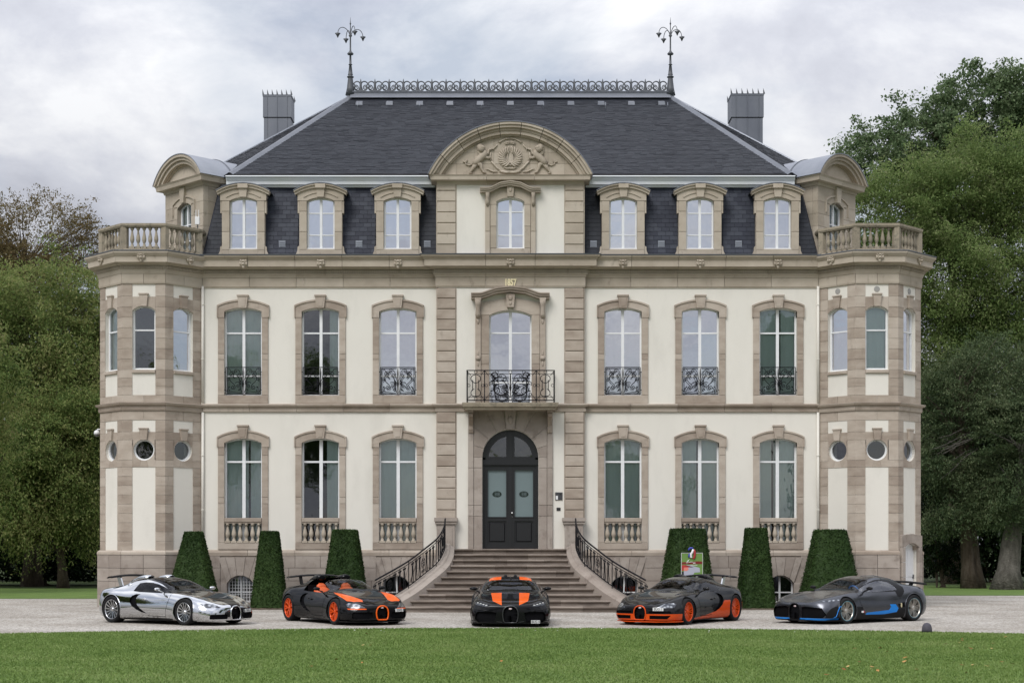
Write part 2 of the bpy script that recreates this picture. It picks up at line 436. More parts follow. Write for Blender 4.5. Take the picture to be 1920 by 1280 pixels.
def spiral(cx, cz, r0, r1, a0, turns, n=14, y=0.0):
    return [(cx+(r0+(r1-r0)*i/n)*math.cos(a0+turns*2*math.pi*i/n), y, cz+(r0+(r1-r0)*i/n)*math.sin(a0+turns*2*math.pi*i/n)) for i in range(n+1)]
def bez(p0, p1, p2, p3, n=8, y=0.0):
    o = []
    for i in range(n+1):
        t = i/n; u = 1-t
        o.append((u**3*p0[0]+3*u*u*t*p1[0]+3*u*t*t*p2[0]+t**3*p3[0], y, u**3*p0[1]+3*u*u*t*p1[1]+3*u*t*t*p2[1]+t**3*p3[1]))
    return o

def scroll_panel(mb, w, h, r=0.008, dens=1.0):
    """symmetrical wrought scrollwork filling -w/2..w/2, 0..h in the XZ plane"""
    for s in (-1, 1):
        def S(pts): return [(s*p[0], p[1], p[2]) for p in pts]
        mb.tube(S(bez((0.02*w, 0.05*h), (0.16*w, 0.25*h), (0.02*w, 0.55*h), (0.20*w, 0.72*h))+spiral(0.14*w, 0.72*h, 0.06*w, 0.01*w, 0, -1.3)), r, 5)
        mb.tube(S(bez((0.02*w, 0.50*h), (0.10*w, 0.66*h), (0.05*w, 0.9*h), (0.20*w, 0.93*h))+spiral(0.22*w, 0.86*h, 0.07*h, 0.015*h, math.pi/2, -1.2)), r*0.9, 5)
        mb.tube(S(spiral(0.33*w, 0.74*h, 0.015*w, 0.10*w, 0, 1.4)+bez((0.40*w, 0.66*h), (0.46*w, 0.45*h), (0.24*w, 0.42*h), (0.24*w, 0.26*h))+spiral(0.31*w, 0.26*h, 0.07*w, 0.012*w, math.pi, 1.4)), r, 5)
        mb.tube(S(spiral(0.43*w, 0.56*h, 0.055*w, 0.01*w, -1.2, 1.3)), r*0.9, 5)
        mb.tube(S(bez((0.48*w, 0.95*h), (0.36*w, 0.98*h), (0.44*w, 0.85*h), (0.30*w, 0.80*h))), r*0.8, 4)
        mb.tube(S(bez((0.04*w, 0.06*h), (0.2*w, 0.02*h), (0.3*w, 0.14*h), (0.45*w, 0.05*h))+spiral(0.44*w, 0.13*h, 0.08*h, 0.015*h, -math.pi/2, 1.2)), r, 5)
        mb.tube(S(spiral(0.15*w, 0.30*h, 0.065*w, 0.012*w, math.pi, -1.5)), r*0.9, 5)
        mb.tube(S(bez((0.24*w, 0.42*h), (0.16*w, 0.50*h), (0.10*w, 0.44*h), (0.05*w, 0.40*h))), r*0.9, 4)
        for (lx, lz, dx, dz) in ((0.05, 0.36, 0.09, 0.06), (0.05, 0.44, 0.06, 0.10), (0.26, 0.60, 0.06, 0.08), (0.40, 0.30, 0.06, -0.07), (0.08, 0.20, 0.08, -0.05)):
            mb.tube(S([(lx*w, 0, lz*h), ((lx+dx*0.5)*w, 0, (lz+dz*0.5)*h), ((lx+dx)*w, 0, (lz+dz)*h)]), [r*0.6, r*2.2, r*0.4], 5, (Vector((0,1,0)), 0.4))
    mb.tube([(0, 0, 0.02*h), (0, 0, 0.25*h), (0, 0, 0.40*h), (0, 0, 0.52*h), (0, 0, 0.75*h), (0, 0, 0.97*h)], [r, r*1.2, r*3.2, r*1.2, r*1.8, r], 6, (Vector((0,1,0)), 0.5))

_rail = {}
def window_railing(parent, cx, zb, y):
    if 'm' not in _rail:
        w, h = PX(634.5)-PX(569.5), PZ(688.6)-PZ(739); b = 0.013; mb = MB()
        for z in (0, h): mb.box(-w/2, w/2, -b, b, z-b, z+b)
        for x in (-w/2, w/2): mb.box(x-b*0.9, x+b*0.9, -b*0.9, b*0.9, 0, h)
        for x in (-w*0.5+0.05, w*0.5-0.05): mb.box(x-0.006, x+0.006, -0.006, 0.006, 0, h)
        for z in (0.16*h, 0.83*h):
            for s in (-1, 1): mb.box(min(s*w/2, s*(w/2+0.05)), max(s*w/2, s*(w/2+0.05)), -0.01, 0.01, z-0.01, z+0.01)
        scroll_panel(mb, w*0.95, h, 0.0115)
        _rail['m'] = mb.mesh('railing', IRON)
    return link('railing', _rail['m'], parent, Matrix.Translation((cx, y, zb)))

def baluster_prof(h, r):
    P = [(0.78,0),(0.78,0.10),(0.55,0.12),(0.60,0.17),(0.36,0.235),(0.40,0.26),(0.62,0.32),(0.78,0.40),(0.80,0.46),(0.70,0.55),(0.50,0.67),(0.36,0.79),(0.34,0.86),(0.55,0.875),(0.55,0.90),(0.70,0.915),(0.70,1.0)]
    return [(r*a, h*b) for a, b in P]
_bal = {}
def baluster(parent, M, x, y, z, h, r, mat, base=True):
    key = (round(h,3), round(r,3), mat.name)
    if key not in _bal:
        mb = MB(); mb.smooth = True; mb.lathe(baluster_prof(h, r), n=10); mb.smooth = False
        if base: mb.box(-r*0.95, r*0.95, -r*0.95, r*0.95, 0, 0.10*h)
        _bal[key] = mb.mesh('baluster', mat)
    T = Matrix.Translation((x, y, z)); return link('baluster', _bal[key], parent, (M @ T) if M is not None else T)

# ---- heights and widths read off the facade plane
ZP = PZ(1030)                  # plinth top
ZB0, ZB1 = PZ(772), PZ(757)    # string course
ZW = PZ(540)                   # top of plaster
XT = PX(378)+0.02              # tower edge (negative)
BAY = 0.15                     # projection of the middle bay
XB = PX(819, -BAY)
WIN = [456, 601, 746, 1168, 1313, 1459]
halfw = 35/56.39

# ---- plaster walls with openings
mb = MB()
for (xa, xb, ws) in ((XT-0.6, XB+0.05, WIN[:3]), (-XB-0.05, -XT+0.6, WIN[3:])):
    wall_open(mb, xa, xb, ZB1-0.08, ZW+0.2, [('a', PX(c), halfw, PZ(742), PZ(584), 0.125) for c in ws], 0.0, 0.42)
    wall_open(mb, xa, xb, ZP-0.05, ZB1-0.08, [('a', PX(c), halfw, PZ(1018), PZ(830), 0.15) for c in ws], 0.0, 0.42)
# middle bay
xc = XB+0.05
wall_open(mb, xc, -xc, ZB1-0.08, ZW+0.2, [('a', 0.0, 39.5/56.5, ZB1-0.02, PZ(591, -BAY), 0.17)], -BAY, 0.42)
dr = 52.5/56.5
wall_open(mb, xc, -xc, ZP-0.4, ZB1-0.08, [('a', 0.0, dr, ZP-0.39, PZ(805, -BAY)-dr, dr*0.999)], -BAY, 0.42, 20)
mb.build('plaster_wall', PLASTER, HOUSE)
# plain body behind: sides, back, floors
mb = MB()
mb.box(-12.8, -12.4, 0.9, 14, 0, 11.6); mb.box(12.4, 12.8, 0.9, 14, 0, 11.6); mb.box(-12.8, 12.8, 13.6, 14, 0, 11.6)
mb.box(-12.4, 12.4, 0.9, 13.6, 11.5, 11.6)
mb.build('side_wall', PLASTER, HOUSE)
MB().box(-12.3, 12.3, 1.35, 1.4, 0, 11.5).build('dark_backing', ROOM_DARK, HOUSE)  # sheet painted dark behind all openings, for the darkness indoors

# ---- plinth: stones with basement windows
def plinth():
    bw = [PX(451), PX(743), -PX(743), -PX(451)]
    segs = ((XT-0.6, XB+0.06), (-XB-0.06, -XT+0.6))
    for k, (xa, xb) in enumerate(segs):
        base = MB()
        ops = [('a', c, 25/56.4, 0.14, PZ(1092), 0.26) for c in bw if xa < c < xb]
        wall_open(base, xa, xb, -0.1, ZP-0.06, ops, -0.03, 0.42)
        # stones in courses around the openings
        zc = [0.0, 0.42, 0.86, 1.29, ZP-0.20]
        for r in range(4):
            x = xa+0.6
            while x < xb-0.02:
                w = min(rr(0.75, 1.25), xb-x)
                if xb-x-w < 0.35: w = xb-x
                x1 = x+w; clipped = False
                for o in ops:
                    L0, R0 = o[1]-o[2]-0.22, o[1]+o[2]+0.22
                    if zc[r] < PZ(1075)+0.22 and x < R0 and x1 > L0:
                        if x < L0-0.12: x1 = L0
                        else:
                            x = R0; clipped = True
                        break
                if clipped: continue
                block('plinth_stone', HOUSE, None, x, x1, zc[r], zc[r+1], -0.06, 0.1, STONE_DK, 0.006, 0.012)
                x = x1
        for o in ops:        # splayed arch stones and jambs round the basement windows
            c, h = o[1], o[2]; top = PZ(1075)+0.55; fan = 5
            A = arc(c, PZ(1092), h, 0.26, fan)
            for q in range(fan):
                p, p2 = A[q], A[q+1]
                def outp(pp):
                    t = (top-pp[1])/1.0; return (c+(pp[0]-c)*(1+0.42*(top-PZ(1092))/0.55), top-0.02*abs(pp[0]-c))
                g = 0.006
                MB().prism([(p2[0]+g, p2[1]), (p[0]-g, p[1]), (outp(p)[0]-g, outp(p)[1]), (outp(p2)[0]+g, outp(p2)[1])], -0.075, 0.15).build('arch_stone', STONE_DK, HOUSE)
            for s in (-1, 1):
                block('jamb_stone', HOUSE, None, min(c+s*h, c+s*(h+0.22)), max(c+s*h, c+s*(h+0.22)), 0.0, PZ(1092), -0.07, 0.15, STONE_DK, 0.006, 0.01)
            dk = abs(c-PX(451)) < 0.01
            w = glazing(HOUSE, None, c, h, 0.14, PZ(1092), 0.26, [PZ(1110)], 0.16, ROOM_DARK, GLASS, 0.05, 0.06, 0.04, 'basement_window')
            if dk:
                g = MB()
                for i in range(9): x = c-h+0.06+(2*h-0.12)*i/8; g.box(x-0.008, x+0.008, 0.10, 0.116, 0.14, PZ(1092)+0.26-0.24*((x-c)/h)**2-0.01)
                for i in range(8): z = 0.2+i*0.105; g.box(c-h, c+h, 0.098, 0.114, z-0.006, z+0.006)
                g.build('window_grille', GUTTER, w)
        base.build('plinth_wall', STONE_DK, HOUSE)
    for sx in (-1, 1):
        path = [(XT-0.05, 0), (XB-0.02, 0)] if sx < 0 else [(-XB+0.02, 0), (-XT+0.05, 0)]
        prof = [(-0.1, ZP-0.20), (0.065, ZP-0.20), (0.075, ZP-0.10), (0.05, ZP-0.03), (0.02, ZP), (-0.1, ZP)]
        sweep_pieces('plinth_moulding', path, prof, STONE, HOUSE, 1.6)
plinth()

# ---- stone surrounds and windows of the two main storeys
def surround(w, M, cx, half, jw, zb, zs, rise, z_ear, ear, key_top, key_bot, kw, proud, mat, joints, sill_bot, arch_t):
    for s in (-1, 1):
        a, b_ = sorted((cx+s*half, cx+s*(half+jw)))
        zz = [zb]+joints+[z_ear]
        for k in range(len(zz)-1): block('jamb_stone', w, M, a, b_, zz[k], zz[k+1], -proud, 0.16, mat, 0.006)
        # arch stone from the ear to the keystone
        half_o = half+jw+ear
        A = arc(cx, zs, half, rise, 20); Bq = arc(cx, zs+arch_t*0.75, half_o, rise*1.0+arch_t*0.25, 20)
        if s > 0: Ai, Bi = A[:10], Bq[:10]
        else: Ai, Bi = A[11:][::-1], Bq[11:][::-1]
        P = [(cx+s*half, z_ear+0.004)]+Ai+Bi[::-1]+[(cx+s*half_o, z_ear+0.004)]
        if s > 0: P = P[::-1]
        m2 = MB().prism(P, -proud-0.012, 0.16)
        Bo = Bi; Bn = [(p[0]-s*0.03 if i == 0 else p[0], p[1]-0.055) for i, p in enumerate(Bi)]
        P2 = Bn+Bo[::-1] if s < 0 else (Bn+Bo[::-1])[::-1]
        m2.prism(P2, -proud-0.040, -proud-0.011)
        a, b_ = sorted((cx+s*(half_o-0.035), cx+s*half_o)); m2.box(a, b_, -proud-0.038, -proud-0.011, z_ear+0.006, Bo[0][1]-0.05)
        m2.build('arch_stone', mat, w, M)
    k = kw/2
    MB().prism([(cx-k*0.72, key_bot), (cx+k*0.72, key_bot), (cx+k, key_top-0.05), (cx-k, key_top-0.05)], -proud-0.085, 0.1).box(cx-k-0.02, cx+k+0.02, -proud-0.11, 0.1, key_top-0.05, key_top) \
        .prism([(cx-k*0.42, key_bot+0.05), (cx+k*0.42, key_bot+0.05), (cx+k*0.62, key_top-0.10), (cx-k*0.62, key_top-0.10)], -proud-0.097, -proud-0.08).build('keystone', mat, w, M)
    if sill_bot is not None:
        block('window_sill', w, M, cx-half-jw, cx+half+jw, sill_bot, zb, -proud-0.012, 0.2, mat, 0.01)

blinds1 = ['g', 'd', 'w', 'w', 'w', 'g']; blinds0 = ['g', 'd', 'g', 'g', 'g', 'g']
BM = {'g': BLIND_G, 'w': BLIND_W, 'd': ROOM_DARK}
jw = 12.2/56.39
for i, c in enumerate(WIN):
    cx = PX(c)
    # first floor
    b = blinds1[i]; bx = None
    if b == 'd': bx = [(-1, 1, ROOM_DARK), (0.45, 1, BLIND_G)]
    if b == 'g': bx = [(-1, 1, ROOM_DARK), (-1, -0.12+0.05*i, BLIND_G), (0.04+0.03*i, 1, BLIND_G)]
    w = glazing(HOUSE, None, cx, halfw, PZ(741), PZ(584), 0.125, [PZ(704), PZ(623.6)], 0.15, BM[b], GLASS_B if b == 'w' else GLASS, 0.05, 0.095, 0.05, 'window', blind_x=bx)
    surround(w, None, cx, halfw, jw, PZ(741), PZ(584), 0.125, PZ(595.6), 0.03, PZ(553.5), PZ(578), 0.345, 0.05, STONE, [PZ(674.4), PZ(663.5)], ZB1, 0.27)
    window_railing(w, cx, PZ(739), -0.01)
    # ground floor
    b = blinds0[i]; bx = None
    if b == 'd': bx = [(-1, 1, ROOM_DARK), (0.30, 1, BLIND_G)]
    if b == 'g' and i in (0, 4, 5): bx = [(-1, 1, ROOM_DARK), (-1, (0.22, -0.16, -0.30)[(0, 4, 5).index(i)], BLIND_G), ((0.34, -0.02, -0.18)[(0, 4, 5).index(i)], 1, BLIND_G)]
    w = glazing(HOUSE, None, cx, halfw, PZ(1018), PZ(830), 0.15, [PZ(865)], 0.17, BM[b], GLASS, 0.05, 0.11, 0.06, 'window', blind_x=bx)
    surround(w, None, cx, halfw, jw, PZ(1017), PZ(830), 0.15, PZ(838.4), 0.03, PZ(797), PZ(822), 0.345, 0.05, STONE, [PZ(944), PZ(932), PZ(853.5)], ZP, 0.27)
    MB().cbox(cx-halfw+0.004, cx+halfw-0.004, -0.075, 0.13, PZ(978), PZ(970.5), 0.012).box(cx-halfw+0.006, cx+halfw-0.006, -0.05, 0.10, PZ(980.5), PZ(978)).build('balustrade_rail', STONE, w)
    n = 6
    for k in range(n): baluster(w, None, cx-halfw+2*halfw*(k+0.5)/n, 0.02, PZ(1017)-0.003, PZ(980.5)-PZ(1017)+0.006, 0.098, STONE_UP)

# ---- string course, frieze and cornice along the front with the bay breaking forward
E = BAY
def front_path(ext=0.0): return [(XT+0.02, 0), (XB, 0), (XB, -E), (-XB, -E), (-XB, 0), (-XT-0.02, 0)]
prof = [(-0.1, ZB0), (0.06, ZB0), (0.075, ZB0+0.07), (0.05, ZB0+0.075), (0.05, ZB0+0.15), (0.13, ZB0+0.17), (0.16, ZB1-0.045), (0.15, ZB1-0.01), (-0.02, ZB1+0.01), (-0.1, ZB1+0.01)]
sweep_pieces('string_course', front_path(), prof, STONE, HOUSE, 1.55)
prof = [(-0.1, ZW), (0.035, ZW), (0.035, ZW+0.03), (0.05, ZW+0.035), (0.05, PZ(521)), (-0.1, PZ(521))]
sweep_pieces('frieze_stone', front_path(), prof, STONE_UP, HOUSE, 1.65, 0.012)
z = PZ(521)
prof = [(-0.1, z), (0.07, z), (0.08, z+0.05), (0.12, z+0.09), (0.12, PZ(513.6)), (0.10, PZ(513.6)), (0.10, PZ(507.5)), (0.20, PZ(506)), (0.24, PZ(503.6)), (-0.1, PZ(503.6))]
sweep_pieces('bed_moulding', front_path(), prof, STONE_UP, HOUSE, 1.65, 0.010)
z = PZ(503.6)
prof = [(-0.1, z+0.001), (0.40, z+0.001), (0.40, z+0.20), (0.42, z+0.22), (0.44, z+0.25), (0.50, z+0.30), (0.52, z+0.345), (-0.1, z+0.375)]
sweep_pieces('cornice_stone', front_path(), prof, STONE_UP, HOUSE, 1.45, 0.012)
ZC = z+0.375
prof = [(-0.35, ZC-0.02), (0.53, ZC-0.018), (0.54, ZC+0.012), (-0.35, ZC+0.055)]
sweep(front_path(), prof).build('cornice_flashing', ZINC_DK, HOUSE)
mb = MB()
def dentil_run(mb, pts, z0, z1, out0, out1, pitch=0.058):
    P = offset_path(pts, out0); 
    for i in range(len(P)-1):
        a, b = P[i], P[i+1]; L_ = (b-a).length; t = (b-a).normalized(); nn = Vector((t.y, -t.x))
        for k in range(int(L_/pitch)):
            q = a+t*(pitch*(k+0.25)); q2 = q+t*pitch*0.62; d = nn*(out1-out0)
            v = [(*q, z0), (*q2, z0), (*(q2+d), z0), (*(q+d), z0), (*q, z1), (*q2, z1), (*(q2+d), z1), (*(q+d), z1)]
            mb.add(v, [(0,1,2,3), (7,6,5,4), (3,2,6,7), (1,5,6,2), (0,3,7,4)])
dentil_run(mb, front_path(), PZ(513.2), PZ(508.2), 0.095, 0.155)
mb.build('dentils', STONE_UP, HOUSE)['kind'] = 'stuff'

# lion masks on the cornice
mb = MB(); mb.smooth = True
mb.ball((0, 0, 0), 0.115, 12, 8, (1, 0.55, 1.05)); mb.ball((0, -0.06, -0.03), 0.055, 8, 6, (1, 1, 0.8))
for s in (-1, 1):
    mb.ball((s*0.085, -0.03, 0.075), 0.04, 7, 5); mb.ball((s*0.10, -0.02, -0.01), 0.045, 7, 5, (0.8, 0.8, 1.4)); mb.ball((s*0.045, -0.062, 0.035), 0.022, 6, 5)
mb.ball((0, -0.02, -0.125), 0.045, 8, 6, (1, 0.9, 1.3)); mb.ball((0, -0.07, 0.06), 0.05, 7, 5, (1.2, 0.5, 0.5))
LION = mb.mesh('lion_mask', STONE_UP)
for c in WIN+[957]:
    link('lion_mask', LION, HOUSE, Matrix.Translation((PX(c, -0.45), -0.415-(E if c == 957 else 0), PZ(493, -0.45))))

# ---- rusticated pilasters of the middle bay
def pilaster(px0, px1, py0, py1, nb, y, mat, d=0.06):
    z0, z1 = PZ(py1, y), PZ(py0, y); h = (z1-z0)/nb; x0, x1 = PX(px0, y), PX(px1, y)
    MB().box(x0-0.02, x1+0.02, y-0.012, y+0.2, z0, z1).build('pilaster_core', mat, HOUSE)
    for k in range(nb): block('quoin', HOUSE, Matrix.Translation((0, y, 0)), x0, x1, z0+k*h, z0+(k+1)*h, -d, 0.05, mat, 0.016, 0.022)
for s in (0, 1):
    a, b = (819, 855) if s == 0 else (1059, 1095)
    pilaster(a, b, 540, 757, 11, -E, STONE)
    pilaster(a, b, 772, 976, 10, -E, STONE)
    pilaster(a, b, 338, 479, 7, -E+0.02, STONE_UP, 0.05)
    # pedestal under it
    x0, x1 = PX(a-3, -0.3), PX(b+1, -0.3)
    yb = -E-0.22
    pd = MB().cbox(x0+0.05, x1-0.05, yb, 0.1, 1.6, PZ(982, -0.3), 0.01).box(x0+0.14, x1-0.14, yb-0.02, yb+0.02, PZ(1022, -0.3), PZ(990, -0.3))
    pd.box(x0, x1, yb-0.05, 0.1, PZ(982, -0.3), PZ(977, -0.3)).box(x0-0.03, x1+0.03, yb-0.09, 0.1, PZ(977, -0.3)+0.002, PZ(970, -0.3)).box(x0-0.02, x1+0.02, yb-0.06, 0.1, -0.05, 1.62)
    pd.build('pedestal', STONE_DK, HOUSE)

# ---- middle window of the first floor with hood, consoles and balcony
yb = -E
h0 = 39.5/56.5
w = glazing(HOUSE, Matrix.Translation((0, yb, 0)), 0, h0, ZB1, PZ(591, yb), 0.17, [PZ(716, yb), PZ(623, yb)], 0.18, BLIND_W, GLASS_B, 0.05, 0.10, 0.05, 'window')
Mb = None   # children of w inherit its frame
for s in (-1, 1):
    a, b = sorted((s*h0, s*(PX(1012, yb)))); 
    for (z0, z1) in ((ZB1, PZ(683)), (PZ(683), PZ(665)), (PZ(665), PZ(590))): block('jamb_stone', w, None, a, b, z0, z1, -0.06, 0.16, STONE, 0.006)
    a, b = sorted((s*PX(1012, yb), s*PX(1023, yb)))
    m3 = MB().cbox(a+0.004, b-0.004, -0.10, 0.1, ZB1, PZ(590, yb), 0.01)
    c = (a+b)/2
    m3.smooth = True
    m3.lathe([(0.085,0),(0.085,0.02),(0.06,0.03),(0.04,0.015),(0.0,0.03)], (c, -0.13, PZ(672, yb)), 10, 'y')
    for dz in (0.17, -0.17): m3.ball((c, -0.105, PZ(672, yb)+dz), 0.05, 8, 6, (0.7, 0.5, 2.0))
    m3.ball((c, -0.105, PZ(602, yb)), 0.06, 8, 6, (0.8, 0.5, 1.8))
    m3.smooth = False; m3.build('side_pilaster', STONE, w)
    k = MB(); k.smooth = True
    k.tube([(c, -0.10, PZ(596, yb)), (c, -0.16, PZ(590, yb)), (c, -0.14, PZ(582, yb)), (c, -0.20, PZ(572, yb)), (c, -0.26, PZ(563, yb))], [0.07, 0.09, 0.07, 0.09, 0.11], 8)
    k.smooth = False; k.box(a-0.01, b+0.01, -0.30, 0.1, PZ(564, yb), PZ(560, yb)); k.build('console', STONE, w)
    A = arc(0, PZ(591, yb), h0, 0.17, 20); A = A[:10] if s > 0 else A[11:][::-1]
    P = [(s*h0, PZ(590, yb))]+A+[(s*0.15, PZ(559, yb)), (s*0.60, PZ(564, yb)), (s*PX(1012, yb), PZ(568, yb)), (s*PX(1012, yb), PZ(590, yb))]
    MB().prism(P if s < 0 else P[::-1], -0.07, 0.16).build('arch_stone', STONE, w)
hp = [(883.5, 555), (900, 555), (905, 554), (930, 545), (957, 542), (984, 545), (1009, 554), (1014, 555), (1030.5, 555)]
def hood(w, hp, y0, th, ycen, mat, name='hood_moulding'):
    m3 = MB(); X = [PX(p[0], ycen) for p in hp]; Zq = [PZ(p[1], ycen) for p in hp]
    for (o0, o1, dep) in ((0.0, 0.45, y0*0.75), (0.42, 0.8, y0*0.9), (0.78, 1.0, y0)):
        lo = [(X[i], Zq[i]-th/2+th*o0) for i in range(len(X))]; hi = [(X[i], Zq[i]-th/2+th*o1) for i in range(len(X))]
        for i in range(len(X)-1): m3.prism([lo[i], lo[i+1], hi[i+1], hi[i]], dep, 0.1)
    m3.build(name, mat, w)
hood(w, hp, -0.36, 0.19, yb-0.2, STONE)
k = MB().prism([(-0.11, PZ(577, yb)), (0.11, PZ(577, yb)), (0.155, PZ(551, yb)), (-0.155, PZ(551, yb))], -0.2, 0.1); k.smooth = True
k.ball((0, -0.2, PZ(560, yb)), 0.07, 8, 6, (1.1, 0.5, 1.3)); k.ball((0, -0.2, PZ(570, yb)), 0.05, 8, 6, (1.0, 0.5, 1.3)); k.build('keystone', STONE, w)

def balcony():
    yf = -E-0.95
    x0, x1 = PX(866.5, yf), PX(1047.5, yf)
    zt = PZ(754, yf)
    # slab with moulded edge
    pth = [(x0+0.1, -E+0.1), (x0+0.1, yf+0.1), (x1-0.1, yf+0.1), (x1-0.1, -E+0.1)]
    prof = [(-0.3, zt-0.235), (0.0, zt-0.235), (0.02, zt-0.18), (0.08, zt-0.13), (0.10, zt-0.04), (0.10, zt), (-0.3, zt)]
    sl = sweep(pth, prof); sl.box(x0+0.25, x1-0.25, yf+0.25, -E+0.1, zt-0.2, zt-0.004)
    B = sl.build('balcony', STONE_MOSS, HOUSE)
    for s in (-1, 1):
        xa, xb = sorted((PX(957+s*69, -0.5), PX(957+s*79, -0.5)))
        k = MB(); k.box(xa, xb, -E-0.75, -E+0.05, zt-0.30, zt-0.236)
        pr = [(-E+0.02, zt-0.97), (-E-0.10, zt-0.93), (-E-0.14, zt-0.82), (-E-0.12, zt-0.70), (-E-0.30, zt-0.52), (-E-0.60, zt-0.44), (-E-0.66, zt-0.36), (-E-0.62, zt-0.30), (-E+0.02, zt-0.30)]
        n = len(pr); k.add([(xa+0.02, p[0], p[1]) for p in pr]+[(xb-0.02, p[0], p[1]) for p in pr], [tuple(range(n)), tuple(range(2*n-1, n-1, -1))]+[((i+1) % n, i, n+i, n+(i+1) % n) for i in range(n)])
        k.build('bracket', STONE, B)
    # railing
    xr0, xr1 = PX(875.5, yf), PX(1039.5, yf); z0 = zt+0.02; h = PZ(694, yf)-z0; yr = yf+0.04
    r = MB(); b = 0.016
    for z in (z0+0.05, z0+h): r.box(xr0, xr1, yr-b, yr+b, z-b, z+b); r.box(xr0-b, xr0+b, yr, -E, z-b, z+b); r.box(xr1-b, xr1+b, yr, -E, z-b, z+b)
    sx = [xr0, PX(908.5, yf), PX(1005.5, yf), xr1]
    for x in sx: r.box(x-b, x+b, yr-b, yr+b, z0-0.03, z0+h)
    for i in range(3):
        a, c = sx[i], sx[i+1]; m_ = (a+c)/2; q = MB(); wd = c-a
        zi0, zi1 = z0+0.05+0.11, z0+h-0.11
        if i == 1:
            scroll_panel(q, wd*0.86, h*0.80, 0.013)
            for v in q.v: pass
            q.v = [(p[0]+m_, p[1]+yr, p[2]+z0+0.14) for p in q.v]
            for s in (-1, 1):
                q.tube([(m_+s*p[0], yr, z0+0.14+p[2]) for p in bez((0.10, 0.1), (0.85, -0.05), (0.35, 0.65), (0.62, 0.74))], 0.022, 6)
                q.tube([(m_+s*p[0], yr, z0+0.14+p[2]) for p in spiral(0.50, 0.70, 0.14, 0.03, 0, 1.2)], 0.018, 6)
                for t in (0.05, 0.12, 0.20): q.tube([(m_+s*p[0], yr, z0+0.14+p[2]) for p in bez((0.04, 0.15), (t+0.05, 0.2), (t+0.10, 0.4), (t*2.0, 0.50-t*0.6))], 0.010, 5)
        else:
            q.tube([(m_, yr, zi0), (m_, yr, zi1)], 0.012, 5)
            for s in (-1, 1):
                q.tube([(m_+s*p[0], yr, zi0+p[2]) for p in bez((0, 0.02), (0.24, 0.0), (0.16, 0.26), (0.05, 0.26))], 0.014, 5)
                q.tube([(m_+s*0.10, yr, zi0+0.2), (m_+s*0.10, yr, zi1-0.2)], 0.014, 5)
                q.tube([(m_+s*p[0], yr, zi1-p[2]) for p in bez((0, 0.3), (0.2, 0.28), (0.22, 0.05), (0.02, 0.03))], 0.014, 5)
        nx = 3 if i == 1 else 1
        cs = [a+wd*(k+0.5)/nx if i != 1 else a+wd*(0.24+0.26*k) for k in range(nx)]
        for x in cs:
            for z in (zi0-0.055, zi1+0.055): q.tube([(x+0.05*math.cos(t), yr, z+0.05*math.sin(t)) for t in [2*math.pi*j/10 for j in range(10)]], 0.009, 5, closed=True)
        for x in (a+0.06, c-0.06): q.tube([(x+0.045*math.cos(t), yr, (zi0+zi1)/2+0.045*math.sin(t)) for t in [2*math.pi*j/10 for j in range(10)]], 0.009, 5, closed=True)
        for (xa, za, xb, zb) in ((a, z0+0.05, a+0.13, zi0+0.06), (c, z0+0.05, c-0.13, zi0+0.06), (a, z0+h, a+0.13, zi1-0.06), (c, z0+h, c-0.13, zi1-0.06)): q.tube([(xa, yr, za), (xb, yr, zb)], 0.009, 4)
        q.box(a, c, yr-0.008, yr+0.008, zi0-0.008, zi0+0.008); q.box(a, c, yr-0.008, yr+0.008, zi1-0.008, zi1+0.008)
        q.build('scroll_panel', IRON, B)
    for x in (xr0, xr1):
        for k in range(6): y = yr+(-E-yr)*(k+0.5)/6; r.box(x-0.008, x+0.008, y-0.008, y+0.008, z0+0.05, z0+h)
    r.build('railing', IRON, B)
balcony()

# year above the window
def text_obj(s, size, M, mat, parent, name, ext=0.01, sx=1.0, bold=0.0):
    cu = bpy.data.curves.new(name, 'FONT'); cu.body = s; cu.size = size; cu.align_x = 'CENTER'; cu.align_y = 'CENTER'; cu.extrude = ext; cu.resolution_u = 3; cu.offset = bold
    tmp = bpy.data.objects.new('tmp', cu); COL.objects.link(tmp)
    dg = bpy.context.evaluated_depsgraph_get(); me = bpy.data.meshes.new_from_object(tmp.evaluated_get(dg))
    bpy.data.objects.remove(tmp); me.materials.clear(); me.materials.append(mat)
    if sx != 1.0: me.transform(Matrix.Diagonal((sx, 1, 1, 1)))
    return link(name, me, parent, M)
for i, ch in enumerate('1857'):
    text_obj(ch, 0.30, Matrix.Translation((PX(957)+(i-1.5)*0.098, -E-0.065, PZ(530.5, -E))) @ Matrix.Rotation(math.pi/2, 4, 'X'), GOLD, HOUSE, 'gilt_numeral', 0.02, 0.66, 0.014)

